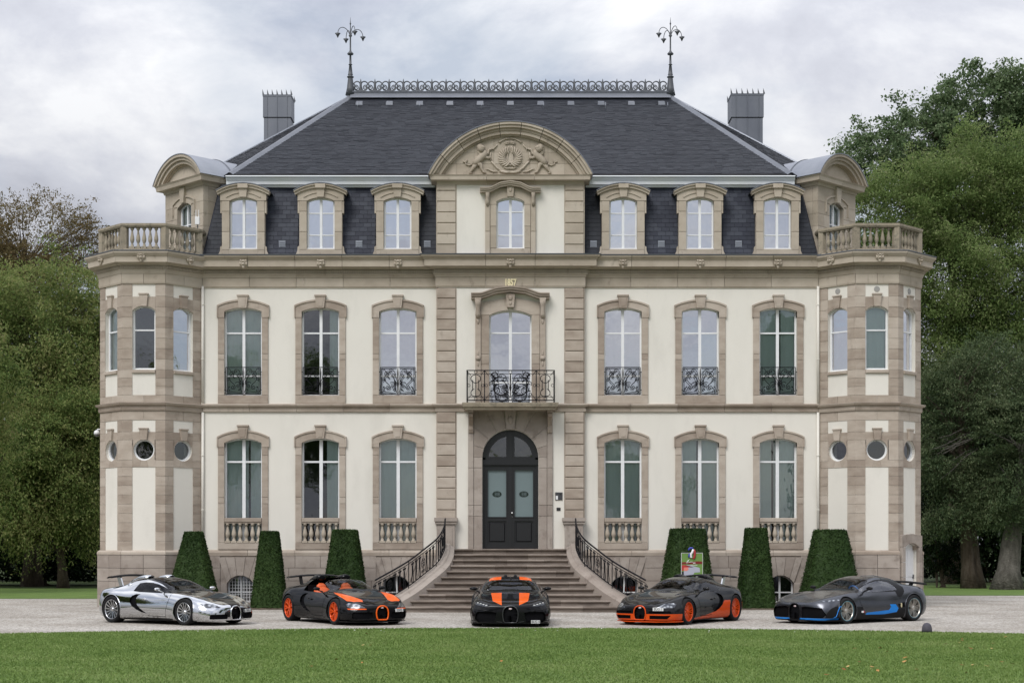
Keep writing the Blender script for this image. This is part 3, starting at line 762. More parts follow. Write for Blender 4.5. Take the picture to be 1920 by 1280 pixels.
# ---- entrance: stone arch, double door with fanlight
def entrance():
    y = -E; zl = 1.93; zs = PZ(857, y); R = dr
    x1 = PX(1036.5, y); ztop = ZB0+0.02
    M = Matrix.Translation((0, y, 0))
    # frame of the door as the part, everything else below it
    fm = MB(); T = 0.10; n = 20
    yo, yi = 0.16, 0.27
    O = [(-R, zl), ]; 
    # outer frame ring of the fanlight
    Ao = [(R*math.cos(math.pi*k/n), zs+R*math.sin(math.pi*k/n)) for k in range(n+1)]; Ai = [((R-T)*math.cos(math.pi*k/n), zs+(R-T)*math.sin(math.pi*k/n)) for k in range(n+1)]
    for k in range(n): fm.prism([Ai[k+1], Ai[k], Ao[k], Ao[k+1]], yo, yi)
    zt0, zt1 = PZ(872, y), PZ(861, y)
    fm.box(-R, R, yo-0.03, yi, zt0, zt1); fm.box(-R, R, yo-0.06, yi, zt0+0.03, zt0+0.07)
    fm.box(-0.06, 0.06, yo-0.02, yi, zt1, zs+R-0.05); fm.box(-R, -R+0.07, yo, yi, zl, zt0); fm.box(R-0.07, R, yo, yi, zl, zt0)
    # inner curved rail of each fan half
    for s in (-1, 1):
        pts = [(s*0.06, zt1+0.002), (s*(R-T), zt1+0.002)]
        fm.box(*sorted((s*0.06, s*(R-T))), yo+0.01, yi, zt1, zt1+0.10)
        fm.box(*sorted((s*0.06, s*0.14)), yo+0.01, yi, zt1+0.1, zs+R-0.17)
    A2 = [((R-T-0.11)*math.cos(math.pi*k/n), zs+(R-T-0.11)*math.sin(math.pi*k/n)) for k in range(n+1)]
    for k in range(n): fm.prism([A2[k+1], A2[k], Ai[k], Ai[k+1]], yo+0.012, yi)
    D = fm.build('entrance_door', DOORB, HOUSE, M)
    fr_ = R-T-0.11
    for s in (-1, 1):
        P = [(s*0.13, zt1+0.09)]+[(s*fr_*math.cos(math.pi/2*k/10), max(zt1+0.09, zs+fr_*math.sin(math.pi/2*k/10))) for k in range(10)]+[(s*0.13, zs+math.sqrt(fr_**2-0.13**2))]
        me = bpy.data.meshes.new('fanlight_pane'); me.from_pydata([(p[0], 0.22, p[1]) for p in P], [], [tuple(range(len(P)))]); me.materials.append(GLASS)
        link('fanlight_pane', me, D)
    # leaves
    zg0, zg1 = PZ(968.5, y), PZ(880, y); zp0, zp1 = PZ(1018, y), PZ(975, y); zd1 = zt0
    for s in (-1, 1):
        a, b = sorted((s*0.012, s*(R-0.075))); gx0, gx1 = sorted((s*PX(964.5, y), s*PX(1000, y)))
        lf = MB(); yl, yl2 = yo+0.03, yi
        lf.box(a, gx0, yl, yl2, zl+0.01, zd1); lf.box(gx1, b, yl, yl2, zl+0.01, zd1)
        lf.box(gx0, gx1, yl, yl2, zg1, zd1); lf.box(gx0, gx1, yl, yl2, zp1-0.02, zg0); lf.box(gx0, gx1, yl, yl2, zl+0.01, zp0)
        lf.box(gx0, gx1, yl+0.045, yl2, zp0, zp1-0.02)
        lf.cbox(gx0+0.05, gx1-0.05, yl+0.012, yl2, zp0+0.05, zp1-0.07, 0.03)
        for (u0, u1, v0, v1) in ((gx0-0.02, gx1+0.02, zg1-0.005, zg1+0.03), (gx0-0.02, gx1+0.02, zg0-0.03, zg0+0.005), (gx0-0.025, gx0+0.008, zg0, zg1), (gx1-0.008, gx1+0.025, zg0, zg1)): lf.box(u0, u1, yl-0.02, yl+0.02, v0, v1)
        if s > 0: lf.box(-0.045, 0.045, yl-0.03, yl+0.001, zl+0.01, zd1-0.03)
        Lf = lf.build('door_leaf', DOORB, D)
        MB().box(gx0, gx1, yl+0.05, yl+0.06, zg0, zg1).build('glass_panel', FROST, Lf)
        # oval emblem etched into the frosted glass: a dark oval with two mirrored letters
        oc = MB(); cx_, cz_ = (gx0+gx1)/2, PZ(925.5, y); ox, oz = 0.155, 0.10
        oc.prism([(cx_+ox*math.cos(t), cz_+oz*math.sin(t)) for t in [2*math.pi*k/24 for k in range(24)]], yl+0.043, yl+0.051); Ov = oc.build('oval_emblem', plain('dark_emblem', (0.01,0.02,0.016), 0.3) if 'dark_emblem' not in bpy.data.materials else bpy.data.materials['dark_emblem'], Lf)
        et = MB()
        for t in (-1, 1):      # E mirrored against B, back to back
            x = cx_+t*0.012
            et.box(min(x, x+t*0.012), max(x, x+t*0.012), yl+0.036, yl+0.0435, cz_-0.055, cz_+0.055)
            for zz_ in (-0.048, 0, 0.048):
                et.box(*sorted((x, x+t*0.062)), yl+0.036, yl+0.0435, cz_+zz_-0.008, cz_+zz_+0.008)
            if t > 0:
                for zz_ in (-0.024, 0.024): et.box(*sorted((x+t*0.056, x+t*0.070)), yl+0.036, yl+0.0435, cz_+zz_-0.02, cz_+zz_+0.02)
        et.build('emblem_letters', FROST, Ov)
        if s > 0:
            hd = MB(); hd.smooth = True; hd.ball((0.055-0.09+0.09, yl-0.07, PZ(961, y)), 0.034, 10, 8); hd.lathe([(0.012, 0), (0.012, -0.05)], (0.055, yl, PZ(961, y)), 8, 'y'); hd.lathe([(0.022,-0.005),(0.02,0)], (0.055, yl, PZ(968, y)), 8, 'y')
            hd.build('door_knob', plain('polished_nickel', (0.75,0.75,0.75), 0.2, 1.0), Lf)
    MB().box(-R, R, 0.8, 0.82, zl, zs+R).build('dark_hall_sheet', ROOM_DARK, D)  # sheet painted dark for the unlit hall
    # voussoirs and jambs
    cuts = [0, 18, 40, 62, 81.5, 98.5, 118, 140, 162, 180]
    for k in range(len(cuts)-1):
        a0, a1 = math.radians(cuts[k]), math.radians(cuts[k+1]); 
        if k == 4: continue
        P = []
        for t in range(5): a = a0+(a1-a0)*t/4; P.append((R*math.cos(a), zs+R*math.sin(a)))
        def edge(a):
            c_, s_ = math.cos(a), math.sin(a); r1 = (x1-0.19)/max(1e-6, abs(c_)); r2 = (ztop-zs)/max(1e-6, s_); r = min(r1, r2); return (r*c_, zs+r*s_)
        e0, e1 = edge(a0), edge(a1)
        Q = [e1]
        if abs(abs(e0[0])-(x1-0.19)) < 1e-4 and abs(e1[1]-ztop) < 1e-4: Q.append((math.copysign(x1-0.19, e0[0]), ztop))
        if abs(abs(e1[0])-(x1-0.19)) < 1e-4 and abs(e0[1]-ztop) < 1e-4: Q.append((math.copysign(x1-0.19, e1[0]), ztop))
        Q.append(e0)
        poly = P+Q
        c0 = Vector((sum(p[0] for p in poly)/len(poly), sum(p[1] for p in poly)/len(poly)))
        poly = [tuple(c0+(Vector(p)-c0)*(1-0.008/max(0.2, (Vector(p)-c0).length))) for p in poly]
        MB().prism(poly[::-1], -0.05, 0.165).build('voussoir', STONE_DK, D)
    k = MB().prism([(-0.135, zs+R-0.005), (0.135, zs+R-0.005), (0.17, ztop-0.06), (-0.17, ztop-0.06)], -0.16, 0.1).box(-0.19, 0.19, -0.20, 0.1, ztop-0.06, ztop); k.smooth = True
    k.ball((0, -0.16, zs+R+0.30), 0.09, 8, 6, (1, 0.5, 1.6)); k.build('keystone', STONE_DK, D)
    for s in (-1, 1):
        zz = [zl-0.03, PZ(967, y), PZ(947, y), PZ(877, y), zs]
        for q in range(4): block('jamb_stone', D, None, *sorted((s*R, s*(x1-0.19))), zz[q], zz[q+1], -0.05, 0.165, STONE_DK, 0.008)
        zz = [zl-0.03, PZ(967, y), PZ(947, y), PZ(877, y), PZ(813, y), ztop]
        for q in range(5): block('jamb_stone', D, None, *sorted((s*(x1-0.19), s*x1)), zz[q], zz[q+1], -0.075, 0.1, STONE_DK, 0.01)
FROST = plain('frosted_glass', (0.155,0.20,0.205), 0.35)
entrance()
o = MB().cbox(PX(1041, -E), PX(1054.6, -E), -E-0.03, -E, PZ(937, -E), PZ(922.5, -E), 0.006).build('intercom', plain('intercom_grey', (0.05,0.05,0.055), 0.35))
tag(o, 'dark grey intercom panel on cream wall beside the entrance door', 'intercom')
MB().box(PX(1042, -E), PX(1046, -E), -E-0.034, -E-0.028, PZ(936, -E), PZ(929, -E)).build('name_plate', WHITEP, o)
q = MB(); q.lathe([(0.028, 0), (0.02, -0.012)], (PX(1050.5, -E), -E-0.028, PZ(926, -E)), 10, 'y'); q.build('camera_eye', BLACKP, o)
o = MB().cbox(PX(1043.5, -E), PX(1051, -E), -E-0.02, -E, PZ(957, -E), PZ(951, -E), 0.005).build('card_reader', BLACKP)
tag(o, 'small black card reader below the intercom panel', 'card reader')
# ------------------------------------------------------------------ corner towers
TA = 1.392; AP = TA/2*(1+math.sqrt(2)); TY = -1.0
def ZT(py): return PZ(py, TY)
def octagon(cx, cy, ap, a0=0, a1=8):
    R = ap/math.cos(math.pi/8)
    return [(cx+R*math.sin(math.radians(-157.5+45*k)), cy-R*math.cos(math.radians(-157.5+45*k))) for k in range(a0, a1)]
def tower(sx):
    cx, cy = sx*11.96, TY+AP
    pw = 0.375                              # half width of panels and windows
    core = MB()
    facets = {}
    for k, ang in enumerate((-90, -45, 0, 45, 90, 135, 180, 225)):
        facets[ang] = frame(cx, cy, math.radians(ang)) @ Matrix.Translation((0, -AP, 0))
    Z = dict(pl=ZT(1031), b0=ZT(769), b1=ZT(753), fr0=ZT(529.5), top=ZT(494))
    T = None
    def add(ang, ops_lo, ops_hi, ops_mid):
        mb = MB()
        h = TA/2+0.0
        wall_open(mb, -h, h, -0.1, ZT(1010), ops_lo, 0.018, 0.34)
        wall_open(mb, -h, h, ZT(1010), Z['b1'], ops_mid, 0.018, 0.34, 14)
        wall_open(mb, -h, h, Z['b1'], Z['top'], ops_hi, 0.018, 0.34)
        M = facets[ang]
        core.add([M @ Vector(v) for v in mb.v], mb.f)
    vis = (-45, 0, 45)
    door_ang = 45 if sx > 0 else None
    for ang in facets:
        if ang in vis:
            lo = [('a', 0.02, 0.42, -0.09, 1.99, 0.13)] if ang == door_ang else []
            add(ang, lo, [('a', 0, pw, ZT(692.5), ZT(582), 0.165)], [('c', 0, 0.345, ZT(843))])
        else: add(ang, [], [], [])
    T = core.build('tower', PLASTER, HOUSE)
    # corner stones: one per course wrapping each arris
    def corner(ang, z0, z1, e0, e1, proud=0.0, mat=STONE, th=0.16, name='tower_stone'):
        """arris between facet ang and ang+45; e0/e1 = reach on either facet"""
        g = 0.005
        a, b = facets[ang], facets[ang+45]
        p1 = a @ Vector((TA/2-e0, -proud, 0)); p2 = a @ Vector((TA/2+proud*0.414, -proud, 0)); p3 = b @ Vector((-TA/2+e1, -proud, 0))
        q1 = a @ Vector((TA/2-e0, th, 0)); q2 = a @ Vector((TA/2-th*0.414, th, 0)); q3 = b @ Vector((-TA/2+e1, th, 0))
        mb = MB().hprism([(p[0], p[1]) for p in (p1, p2, p3, q3, q2, q1)], z0+g, z1-g)
        mb.build(name, mat, T)
    s = TA/2-pw
    def course(z0, z1, n, e=s, mat=STONE):
        for ang in (-90, -45, 0, 45):
            e0 = e if ang != -90 else TA/2-0.004
            e1 = e if ang+45 != 90 else TA/2-0.004
            for k in range(n):
                d = 0.05 if (n > 3 and k % 2 == 0) else 0.0
                corner(ang, z0+(z1-z0)*k/n, z0+(z1-z0)*(k+1)/n, e0-0.004-(0.0), e1-0.004, mat=mat)
    course(ZT(1031), ZT(875), 9)
    course(ZT(809), ZT(787), 1)
    course(ZT(692.5)-0.0, ZT(575), 6); course(ZT(740), ZT(692.5), 3)
    course(ZT(555), ZT(532), 1)
    for ang in (-90, -45, 0, 45):      # full width courses
        for (z0, z1) in ((ZT(787), ZT(769)), (ZT(753), ZT(740)),):
            corner(ang, z0, z1, TA*0.5-0.006+rr(-0.1, 0.1) if False else TA/2-0.006, TA/2-0.006, mat=STONE)
        corner(ang, ZT(875), ZT(862), s-0.004 if ang != -90 else TA/2-0.01, s-0.004 if ang != 45 else TA/2-0.01)
        corner(ang, ZT(862), ZT(824), s+0.02, s+0.02)
        corner(ang, ZT(824), ZT(809), s-0.004, s-0.004)
        corner(ang, ZT(575), ZT(555), s-0.004, s-0.004)
    for ang in vis:
        M = facets[ang]
        # bull's eye storey
        zc = ZT(843); r = 0.345
        hx, hzu, hzd = pw+0.005, ZT(809)-zc, zc-ZT(875)
        cang = [math.degrees(math.atan2(hzu, hx)), 180-math.degrees(math.atan2(hzu, hx)), 180+math.degrees(math.atan2(hzd, hx)), 360-math.degrees(math.atan2(hzd, hx))]
        cpos = [(hx, zc+hzu), (-hx, zc+hzu), (-hx, zc-hzd), (hx, zc-hzd)]
        def sq(a):
            a = math.radians(a); c_, s_ = math.cos(a), math.sin(a); hz = hzu if s_ > 0 else hzd
            t = min(hx/max(1e-6, abs(c_)), hz/max(1e-6, abs(s_))); return (t*c_, zc+t*s_)
        for (a0, a1) in ((-22, 22), (22, 75), (75, 105), (105, 158), (158, 202), (202, 255), (255, 285), (285, 338)):
            P = [(r*math.cos(math.radians(a0+(a1-a0)*k/8)), zc+r*math.sin(math.radians(a0+(a1-a0)*k/8))) for k in range(9)]
            poly = P+[sq(a1)]+[cpos[q] for q in (3, 2, 1, 0) if a0 < cang[q] < a1]+[sq(a0)]
            c0 = Vector((sum(p[0] for p in poly)/len(poly), sum(p[1] for p in poly)/len(poly)))
            poly = [tuple(c0+(Vector(p)-c0)*0.985) for p in poly]
            MB().prism(poly[::-1], 0.0, 0.16).build('tower_stone', STONE, T, M)
        def key(zb, zt, k=0.14):
            MB().prism([(-k*0.72, zb), (k*0.72, zb), (k, zt-0.04), (-k, zt-0.04)], -0.07, 0.1).box(-k-0.02, k+0.02, -0.09, 0.1, zt-0.04, zt).build('keystone', STONE, T, M)
        key(ZT(824), ZT(802))
        n = 24; fm = MB(); fm.smooth = False
        O = [(r*math.cos(2*math.pi*k/n), r*math.sin(2*math.pi*k/n)) for k in range(n)]
        for k in range(n):
            j = (k+1) % n; q = 0.85
            fm.prism([(O[k][0]*q, zc+O[k][1]*q), (O[k][0], zc+O[k][1]), (O[j][0], zc+O[j][1]), (O[j][0]*q, zc+O[j][1]*q)], 0.10, 0.2)
        W = fm.build('round_window', FRAMEW, T, M)
        me = bpy.data.meshes.new('pane'); me.from_pydata([(p[0]*0.87, 0.15, zc+p[1]*0.87) for p in O], [], [tuple(range(n))]); me.materials.append(GLASS); link('pane', me, T, M @ Matrix.Translation((0,0,0)))
        MB().box(-r, r, 0.45, 0.47, zc-r, zc+r).build('blind', ROOM_DARK, T, M)  # no cloth here: sheet painted dark for the unlit tower room
        # tall window
        gz = BLIND_W if (ang*sx < 0) else BLIND_G
        gz = {(-1, -45): BLIND_G, (-1, 0): ROOM_DARK, (-1, 45): BLIND_W, (1, -45): BLIND_W, (1, 0): BLIND_G, (1, 45): BLIND_W}[(sx, ang)]
        glass_ = GLASS_B if gz is BLIND_W else GLASS
        Wn = glazing(T, M, 0, pw, ZT(692.5), ZT(582), 0.165, [ZT(618)], 0.14, gz, glass_, 0.06, 0.05, 0.045, 'tower_window', one=True)
        # lintel stones each side of the keystone
        for s_ in (-1, 1):
            A = arc(0, ZT(582), pw, 0.165, 16); A = A[:7] if s_ > 0 else A[10:][::-1]
            P = [(s_*pw, ZT(582)-0.002)]+A+[(s_*0.10, ZT(556)), (s_*(pw+0.0), ZT(556))]
            MB().prism(P if s_ < 0 else P[::-1], 0.0, 0.16).build('tower_stone', STONE, T, M)
        key(ZT(574), ZT(550))
        MB().cbox(-pw, pw, -0.05, 0.16, ZT(699), ZT(693), 0.012).build('window_sill', STONE, T, M)
        if sx > 0:
            mb = MB(); mb.lathe([(0.095, 0), (0.095, -0.012), (0.085, -0.016)], (0, 0.02, ZT(541.5)), 18, 'y'); mb.build('vent_cover', plain('vent_grey', (0.30,0.29,0.275), 0.7) if 'vent_grey' not in bpy.data.materials else bpy.data.materials['vent_grey'], T, M)
    # little white service door in the right tower
    if door_ang is not None:
        M = facets[door_ang]
        dm = MB().prism(arched_poly(0.02, 0.42, 0.02, 1.97, 0.13), 0.12, 0.18)
        for (x0, x1, z0, z1) in ((-0.33, -0.02, 0.15, 0.85), (0.06, 0.37, 0.15, 0.85), (-0.33, -0.02, 1.0, 1.9), (0.06, 0.37, 1.0, 1.9)): dm.cbox(x0, x1, 0.105, 0.13, z0, z1, 0.012)
        D = dm.build('service_door', FRAMEW, T, M)
        MB().box(0.36, 0.40, 0.08, 0.12, 0.95, 1.08).build('door_handle', IRON_GR, D)
        for s_ in (-1, 1):
            x = sorted((0.02+s_*0.42, 0.02+s_*0.62))
            for k in range(4): block('tower_stone', T, M, x[0], min(x[1], TA/2-0.01), 0.02+k*0.49, 0.02+(k+1)*0.49, -0.10, 0.16, STONE_DK)
            A = arc(0.02, 1.99, 0.42, 0.13, 12); A = A[:7] if s_ > 0 else A[6:][::-1]
            P = [(0.02+s_*0.62, 1.985), (0.02+s_*0.42, 1.985)]+A[1:]+[(0.02, 2.42), (0.02+s_*0.62, 2.36)]
            MB().prism(P if s_ < 0 else P[::-1], -0.09, 0.16).build('arch_stone', STONE_DK, T, M)
    # plinth, string course, cornice around the octagon (facets -90 .. 90)
    oc = octagon(cx, cy, AP)                 # corner k at -157.5+45k
    def opath(a, b): return [oc[k] for k in range(a, b)]
    full = [(cx-AP, cy+1.2)]+opath(1, 7)+[(cx+AP, cy+1.2)] if False else opath(0, 8)
    def ring_pieces(name, prof, mat, gap=0.012, step=0.75, door=False):
        pts = split_path(full, step, True)
        for i in range(len(pts)):
            a, b = Vector(pts[i]), Vector(pts[(i+1) % len(pts)])
            if door and door_ang is not None:
                m_ = (a+b)/2; loc = facets[45].inverted() @ Vector((m_.x, m_.y, 0))
                if abs(loc.y) < 0.25 and abs(loc.x) < 0.70: continue
            sweep(pts, prof, None, True, [i], gap).build(name, mat, T)
    zp = ZT(1031)
    for k in range(4):
        z0, z1 = -0.05+k*(zp-0.10)/4 if k else -0.1, (k+1)*(zp-0.14)/4
        ring_pieces('plinth_stone', [(-0.05, k*(zp-0.14)/4), (0.085, k*(zp-0.14)/4), (0.085, z1-0.012), (-0.05, z1-0.012)], STONE_DK, 0.014, 0.72, True)
    ring_pieces('plinth_moulding', [(-0.05, zp-0.14), (0.10, zp-0.14), (0.095, zp-0.06), (0.03, zp), (-0.05, zp)], STONE, 0.01, 1.4, True)
    ring_pieces('string_course', [(-0.1, ZT(769)), (0.04, ZT(769)), (0.06, ZT(765)), (0.05, ZT(764)), (0.05, ZT(760)), (0.13, ZT(758.5)), (0.16, ZT(755)), (0.0, ZT(753)), (-0.1, ZT(753))], STONE, 0.008, 1.4)
    ring_pieces('frieze_stone', [(-0.1, ZT(532)), (0.03, ZT(532)), (0.045, ZT(529)), (0.045, ZT(513)), (-0.1, ZT(513))], STONE_UP, 0.012, 0.9)
    ring_pieces('bed_moulding', [(-0.1, ZT(513)), (0.06, ZT(513)), (0.09, ZT(508)), (0.11, ZT(505)), (0.10, ZT(505)), (0.10, ZT(499)), (0.2, ZT(497)), (0.22, ZT(494.5)), (-0.1, ZT(494.5))], STONE_UP, 0.008, 1.4)
    z = ZT(494.5)
    ring_pieces('cornice_stone', [(-0.1, z), (0.36, z), (0.36, z+0.17), (0.40, z+0.21), (0.46, z+0.28), (0.47, z+0.33), (-0.1, z+0.36)], STONE_UP, 0.010, 1.4)
    zt = z+0.36
    sweep(full, [(-0.3, zt-0.02), (0.48, zt-0.02), (0.485, zt+0.01), (-0.3, zt+0.02)], None, True).build('cornice_flashing', ZINC_DK, T)
    mb = MB(); dentil_run(mb, [oc[k] for k in range(0, 8)]+[oc[0]], ZT(504.5), ZT(499.5), 0.095, 0.15, 0.055); mb.build('dentils', STONE_UP, T)['kind'] = 'stuff'
    MB().hprism(octagon(cx, cy, AP-0.05), zt-0.3, zt+0.012).build('terrace_floor', ZINC_DK, T)
    for ang in vis:
        link('lion_mask', LION, T, facets[ang] @ Matrix.Translation((0, -0.38, z+0.17)))
    # balustrade
    bp = AP-0.06; ob = octagon(cx, cy, bp); hb = 0.95; side = bp*2*math.tan(math.pi/8)
    rings = (1, 2, 3, 4, 5, 6)
    zb = zt+0.01
    ks = [1, 2, 3, 4, 5] if sx < 0 else [2, 3, 4, 5, 6]
    ks = [1, 2, 3, 4, 5, 6]
    pathb = [ob[k] for k in ks]
    sweep(pathb, [(-0.10, zb), (0.10, zb), (0.10, zb+0.10), (0.07, zb+0.13), (-0.07, zb+0.13), (-0.10, zb+0.10)]).build('balustrade_base', STONE_MOSS, T)
    sweep(pathb, [(-0.10, zb+hb-0.13), (0.10, zb+hb-0.13), (0.13, zb+hb-0.08), (0.13, zb+hb-0.01), (0.09, zb+hb), (-0.12, zb+hb)]).build('balustrade_rail', STONE_MOSS, T)
    for k in ks:
        ang = math.radians(-157.5+45*k)
        M = frame(ob[k][0], ob[k][1], ang)
        mb = MB()
        w = 0.13
        mb.hprism([(-w, -0.085+w*0.414), (0, -0.135+0.02), (w, -0.085+w*0.414), (w, 0.10), (-w, 0.10)], zb+0.005, zb+hb-0.125)
        mb.build('balustrade_post', STONE_MOSS, T, M)
    for i, k in enumerate(ks[:-1]):
        a, b = Vector(ob[k]), Vector(ob[k+1])
        for q in range(5):
            p = a.lerp(b, 0.135+0.73*(q+0.5)/5)
            baluster(T, None, p.x, p.y, zb+0.125, hb-0.25, 0.088, STONE_MOSS)
    # downpipe in the corner with the main wall
    xq = (cx+sx*(-AP))-sx*0.06
    dp = MB(); dp.smooth = True; dp.tube([(xq, -0.06, ZB1+0.05), (xq, -0.06, ZW+0.05)], 0.045, 10); dp.tube([(xq, -0.06, ZP), (xq, -0.06, ZB0-0.02)], 0.045, 10)
    for z_ in (3.2, 5.0, 8.2, 10): dp.tube([(xq, -0.06, z_), (xq, -0.06, z_+0.03)], 0.056, 10)
    dp.build('downpipe', PLASTER, T)
for sx in (-1, 1): tower(sx)

# ------------------------------------------------------------------ attic storey: mansard, dormers, middle gable
ZM0, ZM1 = ZC+0.03, PZ(345, 0.6); YM0, YM1 = 0.16, 0.66
def mans_y(z): return YM0+(YM1-YM0)*(z-ZM0)/(ZM1-ZM0)
mb = MB()
xm = 9.95
mb.add([(-xm-0.3, YM0+0.02, ZM0-0.1), (xm+0.3, YM0+0.02, ZM0-0.1), (xm-0.25, YM1+0.02, ZM1), (-xm+0.25, YM1+0.02, ZM1), (-xm-0.3, 13.8, ZM0-0.1), (xm+0.3, 13.8, ZM0-0.1), (xm-0.25, 13.3, ZM1), (-xm+0.25, 13.3, ZM1)],
       [(0,1,2,3), (5,4,7,6), (3,2,6,7)])
# chamfered corners and flanks
for s in (-1, 1):
    a = [(s*(xm+0.3), YM0+0.02, ZM0-0.1), (s*(xm-0.25), YM1+0.02, ZM1), (s*11.55, 3.4, ZM1), (s*11.9, 3.0, ZM0-0.1)]
    mb.add(a, [(0,1,2,3) if s < 0 else (3,2,1,0)])
    a = [(s*11.9, 3.0, ZM0-0.1), (s*11.55, 3.4, ZM1), (s*11.55, 13.3, ZM1), (s*11.9, 13.8, ZM0-0.1)]
    mb.add(a, [(0,1,2,3) if s < 0 else (3,2,1,0)])
MANS = mb.build('mansard_roof', SLATE, HOUSE)
_sl = {}
def slate(parent, x, w, z, h, joined=None):
    """one slate lying on the mansard slope, lower edge standing proud"""
    y0, y1 = mans_y(z), mans_y(z+h); t = 0.014
    if joined is not None:
        joined.add([(x, y0-t, z), (x+w, y0-t, z), (x+w, y1-0.004, z+h), (x, y1-0.004, z+h), (x, y0+0.01, z), (x+w, y0+0.01, z)], [(0,1,2,3), (1,0,4,5)]); return
    key = (round(w, 2), round(h, 3))
    if key not in _sl:
        dy = (YM1-YM0)/(ZM1-ZM0)*h; ww = key[0]-0.006
        _sl[key] = MB().add([(0, -t, 0), (ww, -t, 0), (ww, dy-0.004, h), (0, dy-0.004, h), (0, 0.012, 0), (ww, 0.012, 0)], [(0,1,2,3), (1,0,4,5), (0,3,4), (2,1,5)]).mesh('slate', SLATE)
    link('slate', _sl[key], parent, Matrix.Translation((x, y0, z)))
gaps = [(498, 559), (643, 704)]; gaps += [(2*CX-b, 2*CX-a) for a, b in gaps]
minor = [(383, 416), (787, 818)]; minor += [(2*CX-b, 2*CX-a) for a, b in minor]
NC = 17; ch = (ZM1-ZM0)/NC
J = MB()
for gi, (a, b) in enumerate(gaps+minor):
    x0, x1 = PX(a, 0.3), PX(b, 0.3)
    for r in range(NC):
        z = ZM0+r*ch
        if gi == 4: x0 = PX(a+(r+0.5)/NC*28, 0.3)
        if gi == 6: x1 = PX(b-(r+0.5)/NC*28, 0.3)
        nsl = max(1, round((x1-x0)/0.275)); w = (x1-x0)/nsl; x = x0-(0.5*w if r % 2 else 0)
        while x < x1-0.03:
            xa, xb = max(x, x0), min(x+w, x1)
            if xb-xa > 0.03:
                if gi < 4: slate(MANS, xa, xb-xa, z, ch)
                else: slate(None, xa, xb-xa-0.006, z, ch, J)
            x += w
J.build('small_slates', SLATE_I, MANS)['kind'] = 'stuff'
SNOW = plain('snow_guard_zinc', (0.34,0.36,0.39), 0.4, 0.5)
for c in (529, 673, 801, 1113, 1240, 1385):      # little vent grilles in the slates
    x = PX(c, 0.2); z = PZ(457, 0.2); y = mans_y(z)
    m = MB().box(x-0.11, x+0.11, y-0.035, y+0.05, z-0.11, z+0.11)
    for k in range(3): m.box(x-0.09, x+0.09, y-0.05, y-0.03, z-0.08+k*0.06, z-0.05+k*0.06)
    m.build('roof_vent', ZINC, MANS)

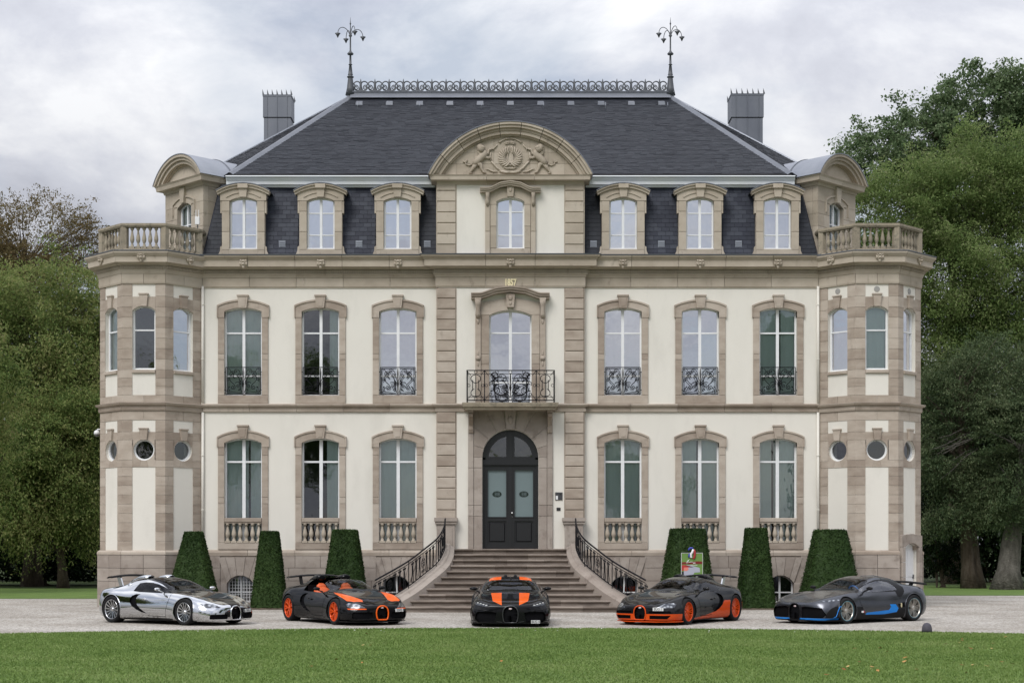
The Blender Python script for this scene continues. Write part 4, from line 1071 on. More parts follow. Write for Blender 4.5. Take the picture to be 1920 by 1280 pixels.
YD = 0.03
def dormer(c):
    cx = PX(c, YD); S = 56.36
    h = 25.8/S; jo = 40.3/S; zb = PZ(467, YD); zs = PZ(377, YD); rise = 0.115
    core = MB()
    # cheeks and body behind the stone front
    core.box(cx-jo+0.05, cx-h-0.02, YD+0.15, 1.4, ZM0-0.05, PZ(366, YD)); core.box(cx+h+0.02, cx+jo-0.05, YD+0.15, 1.4, ZM0-0.05, PZ(366, YD))
    A = arc(cx, PZ(366, YD)-0.01, jo+0.03, 0.20, 10); B = arc(cx, PZ(366, YD)+0.03, jo+0.05, 0.21, 10)
    for k in range(10): core.prism([A[k+1], A[k], B[k], B[k+1]], YD+0.1, 1.6)
    D = core.build('dormer', ZINC_DK, HOUSE)
    glazing(D, None, cx, h, zb, zs, rise, [PZ(440, YD), PZ(399, YD)], YD+0.10, BLIND_W, GLASS_B, 0.055, 0.085, 0.035, 'dormer_window')
    for s in (-1, 1):
        a, b = sorted((cx+s*h, cx+s*jo)); zz = [ZM0-0.02, PZ(470, YD), PZ(435, YD), PZ(397, YD), zs]
        for k in range(1, 4): block('jamb_stone', D, None, a, b, zz[k], zz[k+1], YD-0.05, YD+0.22, STONE_UP, 0.008)
        a2, b2 = sorted((cx+s*jo, cx+s*(jo+0.05))); MB().box(a2, b2, YD-0.03, YD+0.18, PZ(400, YD), zs+0.1).build('ear_stone', STONE_UP, D)
        # scroll bracket at the foot
        P = [(0, 0), (0.17, 0), (0.165, 0.05), (0.10, 0.10), (0.06, 0.20), (0.055, 0.32), (0.0, 0.36)]
        Pq = [(cx+s*(jo+p[0]), ZM0+p[1]) for p in P]
        MB().prism(Pq if s > 0 else Pq[::-1], YD-0.02, YD+0.13).build('scroll_bracket', STONE_UP, D)
        A = arc(cx, zs, h, rise, 20); Bq = arc(cx, zs+0.24, jo+0.05, 0.21, 20)
        Ai, Bi = (A[:9], Bq[:9]) if s > 0 else (A[12:][::-1], Bq[12:][::-1])
        P = [(cx+s*h, zs+0.002)]+Ai+Bi[::-1]+[(cx+s*(jo+0.05), zs+0.002)]
        ar = MB().prism(P if s < 0 else P[::-1], YD-0.06, YD+0.22)
        # moulded hood along the arch
        H1 = arc(cx, zs+0.19, jo+0.13, 0.235, 20); H2 = arc(cx, zs+0.265, jo+0.16, 0.245, 20); H3 = arc(cx, zs+0.31, jo+0.17, 0.25, 20)
        rng = range(0, 9) if s > 0 else range(11, 20)
        for k in rng:
            ar.prism([H1[k+1], H1[k], H2[k], H2[k+1]], YD-0.12, YD+0.1); ar.prism([H2[k+1], H2[k], H3[k], H3[k+1]], YD-0.17, YD+0.1)
        M1 = arc(cx, zs+0.10, h+0.10, 0.165, 20); M2 = arc(cx, zs+0.13, h+0.12, 0.17, 20)
        for k in rng: ar.prism([M1[k+1], M1[k], M2[k], M2[k+1]], YD-0.085, YD)
        ar.build('arch_stone', STONE_UP, D)
    block('window_sill', D, None, cx-jo, cx+jo, ZM0-0.03, zb, YD-0.05, YD+0.22, STONE_UP, 0.01)
    MB().box(cx-h-0.01, cx+h+0.01, YD+0.02, YD+0.14, zb, zb+0.035).build('white_sill', FRAMEW, D)
    k = 0.15; zk0, zk1 = zs+rise+0.0, PZ(346.5, YD)
    MB().prism([(cx-k*0.72, zk0), (cx+k*0.72, zk0), (cx+k*0.95, zk1-0.14), (cx-k*0.95, zk1-0.14)], YD-0.14, YD+0.1).box(cx-k-0.015, cx+k+0.015, YD-0.20, YD+0.1, zk1-0.14, zk1).build('keystone', STONE_UP, D)
    R1 = arc(cx, zs+0.312, jo+0.172, 0.25, 16); R2 = arc(cx, zs+0.328, jo+0.19, 0.255, 16)
    rf = MB()
    for q in range(16): rf.prism([R1[q+1], R1[q], R2[q], R2[q+1]], YD-0.19, 1.3)
    rf.build('dormer_roof', ZINC_DK, D)
for c in (456.5, 601.5, 745.5, 1168.5, 1312.5, 1457.5): dormer(c)

# upper gutter cornice in pale zinc
for s in (-1, 1):
    y0 = YM1+0.05
    xs = sorted((s*PX(816, 0.5), s*(-9.55) if False else s*PX(412, 0.5)))
    xs = sorted((-s*abs(PX(816, 0.5)), -s*abs(PX(425, 0.5))))
    path = [(xs[0], y0), (xs[1], y0)]
    z0, z1 = PZ(346, 0.4), PZ(329.5, 0.3)
    prof = [(-0.1, z0-0.06), (0.18, z0-0.06), (0.20, z0), (0.30, z0+0.01), (0.31, z0+0.135), (0.35, z0+0.15), (0.36, z0+0.20), (0.43, z0+0.23), (0.45, z1-0.03), (0.43, z1), (-0.1, z1)]
    sweep(path, prof).build('upper_gutter', GUTTER, HOUSE)

# middle gable with segmental pediment
def gable():
    y = -E+0.02
    x0 = PX(819, y); z0 = ZM0-0.03; zc = PZ(337, y)
    h = 26/56.5
    W = MB(); wall_open(W, x0+0.02, -x0-0.02, z0, zc, [('a', 0, h, PZ(466, y), PZ(378, y), 0.13)], y, y+0.4)
    W.box(x0+0.05, x0+0.4, y+0.4, 2.5, z0, zc); W.box(-x0-0.4, -x0-0.05, y+0.4, 2.5, z0, zc)
    G = W.build('gable', PLASTER, HOUSE)
    M = Matrix.Translation((0, y, 0))
    w = glazing(G, M, 0, h, PZ(466, y), PZ(378, y), 0.13, [PZ(440, y), PZ(396, y)], 0.12, BLIND_W, GLASS_B, 0.055, 0.085, 0.035, 'gable_window')
    jo = 38/56.5
    for s in (-1, 1):
        a, b = sorted((s*h, s*jo)); zz = [PZ(466, y), PZ(425, y), PZ(384, y)]
        for q in range(2): block('jamb_stone', w, None, a, b, zz[q], zz[q+1], -0.06, 0.16, STONE_UP, 0.008)
        a, b = sorted((s*jo, s*(jo+0.17))); 
        for (q0, q1) in ((z0+0.02, PZ(435, y)), (PZ(435, y), PZ(361, y))): block('side_pilaster', w, None, a, b, q0, q1, -0.09, 0.1, STONE_UP, 0.01)
        k = MB(); k.smooth = True; c = s*(jo+0.085); k.tube([(c, -0.08, PZ(387, y)), (c, -0.14, PZ(380, y)), (c, -0.12, PZ(372, y)), (c, -0.20, PZ(363, y))], [0.045, 0.06, 0.05, 0.07], 8); k.build('console', STONE_UP, w)
        A = arc(0, PZ(378, y), h, 0.13, 20); A = A[:9] if s > 0 else A[12:][::-1]
        P = [(s*h, PZ(384, y)+0.002)]+A+[(s*0.12, PZ(352, y)), (s*jo, PZ(360, y)), (s*jo, PZ(384, y)+0.002)]
        MB().prism(P if s < 0 else P[::-1], -0.065, 0.16).build('arch_stone', STONE_UP, w)
    block('window_sill', w, None, -jo, jo, z0+0.02, PZ(466, y), -0.06, 0.2, STONE_UP, 0.01)
    k = MB().prism([(-0.095, PZ(370, y)), (0.095, PZ(370, y)), (0.125, PZ(349, y)), (-0.125, PZ(349, y))], -0.16, 0.1); k.smooth = True; k.ball((0, -0.16, PZ(358, y)), 0.055, 8, 6, (1, 0.5, 1.4)); k.build('keystone', STONE_UP, w)
    hood(w, [(900, 356), (916, 356), (921, 355), (938, 346.5), (957, 343.5), (976, 346.5), (993, 355), (998, 356), (1014, 356)], -0.30, 0.15, y-0.2, STONE_UP)
    # straight cornice, then the arch
    yf = y-0.28
    zb0, zb1 = PZ(337, yf), PZ(327.5, yf); xe = PX(1109, yf)
    pts = [(-xe+0.30, y+0.6), (-xe+0.30, y), (xe-0.30, y), (xe-0.30, y+0.6)]
    prof = [(-0.1, zb0-0.10), (0.05, zb0-0.10), (0.08, zb0), (0.26, zb0+0.01), (0.27, zb0+0.12), (0.30, zb1), (-0.1, zb1)]
    sweep_pieces('pediment_cornice', pts, prof, STONE_UP, G, 1.4, 0.010)
    zs = zb1; half = PX(1111, yf); rise = PZ(229, yf)-zs
    n = 36
    def ringseg(i0, i1, o0, o1, ya, yb_, mat, name):
        R = (half*half+rise*rise)/(2*rise); m = MB()
        zc_ = zs+rise-R; th = math.asin(half/R) if rise < half else math.pi-math.asin(half/R)
        for i in range(i0, i1):
            a0, a1 = th-2*th*i/n, th-2*th*(i+1)/n
            if i == i0: a0 -= 0.003
            if i == i1-1: a1 += 0.003
            P = [((R-o)*math.sin(a), zc_+(R-o)*math.cos(a)) for a, o in ((a1, o1), (a0, o1), (a0, o0), (a1, o0))]
            P = [(p[0], max(p[1], zs)) for p in P]
            m.prism(P, ya, yb_)
        return m
    for k in range(9):
        i0, i1 = k*4, k*4+4
        m = ringseg(i0, i1, 0.0, 0.08, y-0.36, 1.2, None, None)
        for (o0, o1, yy) in ((0.075, 0.17, y-0.31), (0.165, 0.25, y-0.22), (0.245, 0.36, y-0.18), (0.355, 0.41, y-0.09)):
            q = ringseg(i0, i1, o0, o1, yy, 0.6, None, None); m.add(q.v, q.f)
        m.build('pediment_stone', STONE_UP, G)
    R = (half*half+rise*rise)/(2*rise)
    # tympanum stones
    inner = lambda x: zs+rise-R+math.sqrt(max(0.0, (R-0.38)**2-x*x))
    xs = [-2.25, -1.80, -1.2, -0.55, 0.1, 0.65, 1.25, 1.80, 2.25]
    for i in range(len(xs)-1):
        a, b = xs[i], xs[i+1]
        zz = [zs-0.01, zs+0.42, zs+0.80, 99]
        for q in range(3):
            top = [min(zz[q+1], inner(a+(b-a)*t/4)) for t in range(5)]
            if max(top) <= zz[q]+0.02: continue
            P = [(a+0.004, zz[q]+0.004), (b-0.004, zz[q]+0.004)]+[(b-0.004-(b-a-0.008)*t/4, max(zz[q]+0.006, top[4-t]-0.004)) for t in range(5)]
            MB().prism(P, y-0.02, y+0.3).build('tympanum_stone', STONE_UP, G)
    MB().prism(arc(0, zs-0.02, half-0.2, rise-0.15, 20), y, y+0.35).build('tympanum_core', STONE_UP, G)
    R1 = ringseg(0, n, -0.03, 0.0, y-0.38, 4.6, None, None); R1.build('pediment_roof', ZINC_DK, G)
    MB().prism(arc(0, zs, half-0.02, rise-0.02, 20), 0.6, 4.5).build('pediment_back', ZINC_DK, G)
    relief(G, y-0.02)

def relief(G, y):
    s_ = 56.9
    def P(px, py): return ((px/9.6+860-CX)/s_, CAMH+(HY-(py/9.6+240))/s_)     # from the enlarged crop of the tympanum
    fl = (Vector((0,1,0)), 0.8)
    def body(mb, pts, rs, d=0.04): mb.tube([(P(*p)[0], y-d, P(*p)[1]) for p in pts], [r/9.6/s_ for r in rs], 8, fl)
    def lion(name, dx):
        mb = MB(); mb.smooth = True
        body(mb, [(270, 620), (330, 560), (420, 470), (470, 420), (440, 360)], [45, 62, 66, 62, 45], 0.05)
        body(mb, [(440, 380), (385, 330), (380, 280), (400, 262)], [60, 62, 50, 20], 0.07)          # mane
        body(mb, [(400, 310), (440, 320), (475, 335)], [40, 30, 16], 0.11)                            # muzzle
        body(mb, [(440, 370), (475, 378)], [20, 12], 0.09)
        body(mb, [(450, 470), (520, 500), (580, 498)], [36, 26, 20]); body(mb, [(470, 420), (530, 420), (545, 350), (600, 335)], [32, 24, 20, 20])
        body(mb, [(300, 610), (260, 680), (215, 740), (195, 770), (235, 778)], [50, 34, 22, 20, 16]); body(mb, [(340, 610), (390, 620), (405, 690), (440, 755), (485, 770)], [50, 40, 26, 20, 16])
        body(mb, [(245, 610), (180, 635), (120, 610), (120, 560), (150, 530), (150, 560), (100, 575), (75, 560)], [16, 13, 11, 10, 10, 9, 10, 16], 0.03)
        for (a, b) in ((340, 300), (345, 350), (355, 400), (375, 430), (400, 280), (430, 300)): mb.ball((P(a, b)[0], y-0.06, P(a, b)[1]), 0.045, 7, 5, (1, 0.6, 1.3))
        if dx:    # the beast on the other side, mirrored, with a small wing behind the head
            body(mb, [(390, 480), (345, 420), (335, 330), (345, 280)], [30, 34, 26, 8], 0.03)
            mb.v = [(2*P(926, 0)[0]-v[0], v[1], v[2]) for v in mb.v]; mb.f = [f[::-1] for f in mb.f]
        mb.build(name, STONE_UP, G)
    lion('carved_lion', False); lion('carved_griffin', True)
    mb = MB(); mb.smooth = True
    for s in (-1, 1):
        def b2(pts, rs, d=0.03): body(mb, [(926+s*(p[0]-926), p[1]) for p in pts], rs, d)
        b2([(926, 145), (840, 155), (770, 190), (730, 225), (715, 205), (735, 215)], [12, 12, 12, 14, 12, 10])          # cartouche outline with volutes
        b2([(690, 260), (660, 300), (620, 330), (600, 350), (630, 355), (625, 335)], [10, 12, 13, 14, 12, 10])
        b2([(575, 400), (565, 470), (575, 540), (600, 545), (590, 530)], [10, 11, 12, 13, 10]); b2([(585, 560), (640, 620), (690, 680), (740, 710), (760, 740), (730, 745)], [16, 18, 18, 18, 18, 14])
        b2([(760, 740), (840, 760), (926, 758)], [22, 22, 22]); b2([(830, 235), (880, 215), (926, 210)], [14, 14, 14]); b2([(835, 255), (880, 240), (926, 236)], [9, 9, 9])
        for k in range(11):      # feathers of the two wings, sweeping outwards and up
            a = math.radians(97+k*14.5); c = (926, 490)
            def W(r, a_): return (c[0]+r*math.cos(a_), c[1]-r*math.sin(a_)*0.9)
            b2([W(85, a+0.42), W(135, a+0.26), W(185, a+0.10), W(228, a-0.04)], [8, 15, 17, 5], 0.045)
        b2([(926, 640), (890, 590), (870, 520), (880, 440), (905, 380), (920, 290)], [10, 11, 10, 10, 10, 5]); b2([(926, 640), (900, 620), (870, 640)], [10, 12, 8]); b2([(926, 690), (860, 690), (800, 670)], [14, 12, 5])
        b2([(700, 750), (620, 745), (560, 720), (520, 700), (480, 700)], [9, 14, 14, 10, 5])
    mb.build('carved_cartouche', STONE_UP, G)
gable()

# diagonal corner dormers standing behind the tower terraces
def corner_block(sx):
    kx, ky = 10.29, 0.4; L_ = 2.29
    # frame: local x runs along the face, local -y is the outward diagonal
    ang = math.radians(-45) if sx < 0 else math.radians(45)
    mid = Vector((-kx, ky))+Vector((-1, 1)).normalized()*L_/2
    M = Matrix.Translation((mid.x*(-sx) if False else (mid.x if sx < 0 else -mid.x), mid.y, 0)) @ Matrix.Rotation(ang, 4, 'Z')
    h2 = L_/2; zt = 14.22; z0 = ZM0-0.15; wh = 0.42; zs = 13.52
    W = MB(); wall_open(W, -h2+0.02, h2-0.02, z0, zt, [('a', 0, wh, z0+0.02, zs, 0.15)], 0.02, 0.35)
    W.box(-h2+0.02, -h2+0.4, 0.35, 2.2, z0, zt); W.box(h2-0.4, h2-0.02, 0.35, 2.2, z0, zt)
    B = W.build('corner_dormer', STONE_UP, HOUSE, M)
    w = glazing(B, None, 0, wh, z0+0.05, zs, 0.15, [z0+0.9, z0+1.45], 0.16, BLIND_G, GLASS, 0.06, 0.07, 0.035, 'corner_window')
    # ashlar courses
    zz = [z0+0.42*k for k in range(7)]; zz = [z for z in zz if z < zt-0.2]+[zt]
    for r in range(len(zz)-1):
        for (a, b) in ((-h2, -wh-0.16-(0.2 if r % 2 else 0.0)), (-wh-0.16-(0.2 if r % 2 else 0.0), -wh), (wh, wh+0.16+(0.2 if r % 2 else 0)), (wh+0.16+(0.2 if r % 2 else 0), h2)):
            if zz[r+1] > zs+0.30: continue
            block('ashlar', B, None, a, b, zz[r], min(zz[r+1], zs+0.02) if b in (-wh,) or a in (wh,) else zz[r+1], 0.0, 0.2, STONE_UP, 0.005, 0.008)
        for s in (-1, 1):       # flanks
            MB().box(*sorted((s*h2, s*(h2-0.05))), 0.205, 1.2, zz[r]+0.004, zz[r+1]-0.004).build('ashlar', STONE_UP, B)
    zl = [z for z in zz if z <= zs+0.3][-1]
    P = arc(0, zs, wh, 0.15, 10)[::-1]
    for s in (-1, 1):
        A = arc(0, zs, wh, 0.15, 10); A = A[:5] if s > 0 else A[6:][::-1]
        P = [(s*wh, zs)]+A+[(s*0.10, zt-0.02), (s*(h2-0.004), zt-0.02), (s*(h2-0.004), zl+0.004), (s*(wh+0.02), zl+0.004)]
        MB().prism(P if s < 0 else P[::-1], 0.0, 0.2).build('ashlar', STONE_UP, B)
        A2 = arc(0, zs+0.14, wh+0.22, 0.20, 10); A3 = arc(0, zs+0.18, wh+0.26, 0.20, 10); rg = range(0, 4) if s > 0 else range(6, 10); m = MB()
        for k in rg: m.prism([A2[k+1], A2[k], A3[k], A3[k+1]], -0.04, 0.02)
        m.box(*sorted((s*(wh+0.22), s*(wh+0.26))), -0.04, 0.02, zs-0.25, zs+0.17); m.build('arch_moulding', STONE_UP, B)
    MB().prism([(-0.10, zs+0.14), (0.10, zs+0.14), (0.15, zt-0.05), (-0.15, zt-0.05)], -0.10, 0.05).build('keystone', STONE_UP, B)
    # cornice round three sides, arch hood, tympanum and barrel roof
    pts = [(-h2, 1.6), (-h2, 0), (h2, 0), (h2, 1.6)]
    prof = [(-0.1, zt-0.12), (0.03, zt-0.12), (0.06, zt-0.02), (0.22, zt), (0.24, zt+0.12), (0.28, zt+0.18), (-0.1, zt+0.18)]
    sweep_pieces('cornice_stone', pts, prof, STONE_UP, B, 1.2, 0.008)
    zc = zt+0.18; half = h2+0.30; rise = 0.86; n = 24
    R = (half*half+rise*rise)/(2*rise)
    def rs(o0, o1, ya, yb_, m):
        A = arc(0, zc, half, rise, n); zq = zc+rise-R
        for k in range(n):
            Q = []
            for (p, o) in ((A[k+1], o1), (A[k], o1), (A[k], o0), (A[k+1], o0)):
                d = Vector((p[0], p[1]-zq)).normalized(); Q.append((p[0]-d.x*o, max(zc, p[1]-d.y*o)))
            m.prism(Q, ya, yb_)
        return m
    for (k0, k1) in ((0, 1),):
        m = rs(0, 0.09, -0.30, 0.35, MB()); rs(0.085, 0.19, -0.24, 0.35, m); rs(0.185, 0.30, -0.17, 0.35, m); rs(0.295, 0.34, -0.06, 0.35, m)
        m.build('arch_hood', STONE_UP, B)
    MB().prism(arc(0, zc-0.01, half-0.2, rise-0.2, 16), 0.0, 0.3).build('tympanum', STONE_UP, B)
    m = rs(-0.025, 0.0, -0.32, 3.6, MB()); m.prism(arc(0, zc, half-0.02, rise-0.01, 16), 0.35, 3.6)
    m.build('barrel_roof', ZINC, B)
    mm = rs(-0.05, -0.02, 1.0, 1.04, MB()); mm.build('roof_seam', ZINC_DK, B)
for sx in (-1, 1): corner_block(sx)

# ------------------------------------------------------------------ main hipped roof
YE, ZE, YR, ZR, XR = 0.42, PZ(326.5, 0.42), 7.0, PZ(180.5, 7.0), 6.0
xf = abs(PX(430, YE)); xs_ = 12.2; yc_ = 3.4
mb = MB()
ev = [(-xf, YE), (xf, YE), (xs_, yc_), (xs_, 14-yc_), (xf, 14-YE), (-xf, 14-YE), (-xs_, 14-yc_), (-xs_, yc_)]
V = [(x, y, ZE) for x, y in ev]+[(-XR, YR, ZR), (XR, YR, ZR)]
mb.add(V, [(0,1,9,8), (1,2,9), (2,3,9), (3,4,9), (4,5,8,9), (5,6,8), (6,7,8), (7,0,8)])
Vb = [(x, y, ZE-0.10) for x, y in ev]; mb.add([(x, y, ZE-0.001) for x, y in ev]+Vb, [(k, (k+1) % 8, 8+(k+1) % 8, 8+k) for k in range(8)])
ROOF = mb.build('roof', SLATE_I, HOUSE)
def slate_field(mb, a, b, c, d, exp_=0.125, w0=0.24, seed=0):
    """slates on the plane a-b (eave) to d-c (top)"""
    rg = random.Random(seed); a, b, c, d = map(Vector, (a, b, c, d)); nrm = (b-a).cross(d-a).normalized()
    L_ = ((d+c)/2-(a+b)/2).length; rows = int(L_/exp_)
    for r in range(rows):
        t0, t1 = r/rows, (r+1)/rows
        p0, p1 = a.lerp(d, t0), b.lerp(c, t0); q0, q1 = a.lerp(d, t1), b.lerp(c, t1)
        W = (p1-p0).length; u = (p1-p0).normalized()
        up = ((q0+q1)/2-(p0+p1)/2); up = up-u*up.dot(u)
        x = -rg.uniform(0, w0)
        while x < W:
            w = w0*rg.uniform(0.85, 1.15); xa, xb = max(0, x), min(W, x+w-0.006); x += w
            if xb-xa < 0.03: continue
            t = 0.014+rg.uniform(-0.003, 0.006); j = rg.uniform(-0.012, 0.012)
            # keep inside the sloping hip at the upper edge
            o = p0+u*xa+nrm*t+up.normalized()*j; o2 = p0+u*xb+nrm*t+up.normalized()*j
            def lim(px_): 
                s_ = (q0-p0).dot(u); e_ = (q1-p0).dot(u); return min(max(px_, s_), e_)
            r0 = p0+u*lim(xa)+up+nrm*0.006; r1 = p0+u*lim(xb)+up+nrm*0.006
            mb.add([o, o2, r1, r0, o-nrm*t, o2-nrm*t], [(0,1,2,3), (1,0,4,5)])
mb = MB()
slate_field(mb, V[0], V[1], V[9], V[8], seed=3)
for s, (i, j) in enumerate(((1, 2), (2, 3), (6, 7), (7, 0))): slate_field(mb, V[i], V[j], V[9] if s < 2 else V[8], V[9] if s < 2 else V[8], seed=5+s)
mb.build('roof_slates', SLATE_I, ROOF)['kind'] = 'stuff'
HIPZ = varied('weathered_hip_zinc', [(0.15,0.16,0.185),(0.21,0.22,0.245)], 0.5, 1.5, 0.1, 8, (1,1,1), 'object', 0.3, metal=0.3)
# eave board, hips, ridge cap
MB().box(-xf, xf, YE-0.03, YE+0.05, ZE-0.13, ZE-0.005).build('eave_board', BLACKP, ROOF)
for s in (-1, 1):
    a, b = Vector((s*xf, YE, ZE)), Vector((s*XR, YR, ZR)); t = (b-a).normalized(); u = Vector((1, 0, 0)).cross(t).cross(t) if False else t.cross(Vector((0,0,1))).normalized(); up = u.cross(t).normalized()
    m = MB(); w = 0.15
    P = [(-w, -0.035), (-w*0.3, 0.055), (w*0.3, 0.055), (w, -0.035)]
    m.add([a+u*p[0]+up*p[1] for p in P]+[b+u*p[0]+up*p[1] for p in P], [(0,1,5,4), (1,2,6,5), (2,3,7,6), (0,4,7,3)])
    m.build('hip_flashing', HIPZ, ROOF)
    a2, b2 = Vector((s*xs_, yc_, ZE)), Vector((s*XR, YR, ZR)); m2 = MB(); m2.tube([a2, b2], 0.05, 6); m2.build('hip_flashing', ZINC, ROOF)
m = MB(); zq = ZR
m.box(-XR-0.15, XR+0.15, YR-0.10, YR+0.10, zq-0.02, zq+0.13); m.box(-XR-0.15, XR+0.15, YR-0.13, YR+0.13, zq+0.13, zq+0.155)
m.add([(-XR, YR-0.11, zq+0.05), (XR, YR-0.11, zq+0.05), (XR, YR-0.40, zq-0.16), (-XR, YR-0.40, zq-0.16)], [(0,1,2,3)])
m.build('ridge_cap', HIPZ, ROOF)
slope = (ZR-ZE)/(YR-YE)
for k in range(11):      # small ridge vents and hooks
    x = PX(674+56.6*k, 6.3); y = YR-0.75; z = ZR-0.75*slope
    MB().add([(x-0.13, y-0.12, z-0.06), (x+0.13, y-0.12, z-0.06), (x+0.11, y+0.12, z+0.15), (x-0.11, y+0.12, z+0.15), (x-0.12, y-0.10, z+0.05), (x+0.12, y-0.10, z+0.05)], [(4,5,2,3), (0,1,5,4), (0,4,3), (1,2,5)]).build('ridge_vent', HIPZ, ROOF)
for k in range(6):
    x = PX(671+116*k, 6.0); y = YR-1.15; z = ZR-1.15*slope
    MB().tube([(x, y, z), (x, y-0.06, z+0.10), (x, y-0.02, z+0.22)], 0.014, 5).build('roof_hook', ZINC, ROOF)
# cresting
zq = ZR+0.155
cr = MB(); pitch = (PX(1250, 7)-PX(663, 7))/22; hh = PZ(149, 7)-zq
unit = MB()
unit.tube([(0, 0, 0), (0, 0, hh*0.55), (0, 0, hh*0.78), (0, 0, hh)], [0.05, 0.045, 0.03, 0.006], 6)
unit.tube([(0, 0, 0), (0, 0, hh*0.35)], [0.11, 0.05], 6, (Vector((0,1,0)), 0.4))
for s in (-1, 1):
    S = lambda pts: [(s*p[0], p[1], p[2]) for p in pts]
    unit.tube(S(bez((0.0, hh*0.45), (0.03, hh*0.9), (0.20, hh*0.85), (pitch/2, hh*0.60))), 0.024, 5)
    unit.tube(S([(0.0, 0, hh*0.62), (0.05, 0, hh*0.72), (0.075, 0, hh*0.80)]), [0.035, 0.024, 0.008], 5)
    unit.tube(S(spiral(pitch*0.32, hh*0.30, 0.095, 0.02, 1.2, 1.3)), 0.021, 5)
    unit.tube(S(bez((pitch/2, hh*0.62), (pitch*0.42, hh*0.5), (pitch*0.40, hh*0.45), (pitch*0.46, hh*0.30))), [0.024]*9, 5)
    unit.tube(S([(pitch/2, 0, hh*0.30), (pitch*0.38, 0, hh*0.10), (0.02, 0, hh*0.04)]), 0.022, 5)
ume = unit.mesh('cresting_unit', IRON_GR)
CR = MB().box(-XR+0.05, XR-0.05, YR-0.02, YR+0.02, zq-0.01, zq+0.03).build('ridge_cresting', IRON_GR, HOUSE)
for k in range(22): link('cresting_unit', ume, CR, Matrix.Translation((PX(663, 7)+pitch*(k+0.5), YR, zq+0.02)))
# finials
def finial(s):
    m = MB(); m.smooth = True; x = s*PX(1257, 7); zt = PZ(33, 7); H = zt-zq
    m.lathe([(0.19, -0.12), (0.135, 0.05*H), (0.09, 0.185*H), (0.09, 0.19*H), (0.13, 0.195*H), (0.13, 0.205*H), (0.07, 0.215*H), (0.10, 0.23*H), (0.085, 0.24*H), (0.045, 0.36*H), (0.08, 0.365*H), (0.045, 0.375*H), (0.035, 0.49*H),
             (0.11, 0.50*H), (0.12, 0.515*H), (0.05, 0.54*H), (0.03, 0.56*H), (0.026, 0.73*H), (0.07, 0.755*H), (0.03, 0.775*H), (0.018, 0.80*H), (0.016, 0.90*H), (0.035, 0.915*H), (0.016, 0.93*H), (0.004, 1.0*H)], (x, YR, zq), 10)
    F = m.build('roof_finial', IRON_GR, HOUSE)
    for k in range(4):
        a = math.radians(25+90*k); zb = zq+0.76*H; dx, dy = math.cos(a), math.sin(a)
        pts = [(x, YR, zb)]+[(x+dx*(p[0]), YR+dy*p[0], zb+p[2]) for p in bez((0.02, 0.0), (0.12, 0.32), (0.46, 0.36), (0.50, 0.02), 9)]
        f = MB(); f.tube(pts, 0.014, 5); q = pts[-1]; f.smooth = True
        f.lathe([(0.01, 0.02), (0.04, 0.0), (0.075, -0.06), (0.11, -0.02), (0.05, -0.09), (0.03, -0.14), (0.008, -0.18)], q, 8)
        f.build('drooping_flower', IRON_GR, F)
for s in (-1, 1): finial(s)
# zinc chimneys
def chimney(px0, px1, D0, depth, py_top, s):
    Y0 = D0-DF; x0, x1 = PX(px0, Y0), PX(px1, Y0); zt = PZ(py_top, Y0); zj = PZ(221, Y0)
    m = MB().box(x0+0.03, x1-0.03, Y0+0.03, Y0+depth-0.03, ZE+0.5, zj); m.box(x0, x1, Y0, Y0+depth, zj+0.03, zt)
    m.box(x0-0.015, x1+0.015, Y0-0.015, Y0+depth+0.015, zt-0.05, zt+0.01)
    for f in (0.15, 0.5, 0.85): x = x0+(x1-x0)*f; m.box(x-0.012, x+0.012, Y0-0.02, Y0+0.01, zj+0.03, zt-0.05); m.box(x-0.012, x+0.012, Y0+0.01, Y0+0.032, ZE+0.6, zj-0.01)
    C = m.build('chimney', ZINC_DK, ROOF)
    for k in range(7):
        x = x0+(x1-x0)*k/6
        for y in (Y0, Y0+depth): MB().add([(x-0.02, y-0.02, zt), (x+0.05, y-0.02, zt), (x+0.05, y+0.02, zt), (x-0.02, y+0.02, zt), (x-0.02, y, zt+0.22)], [(0,1,4), (1,2,4), (2,3,4), (3,0,4)]).build('chimney_spike', IRON_GR, C)
chimney(493, 546, 60.0, 0.9, 178, -1); chimney(1371, 1432, 60.0, 1.0, 176, 1)
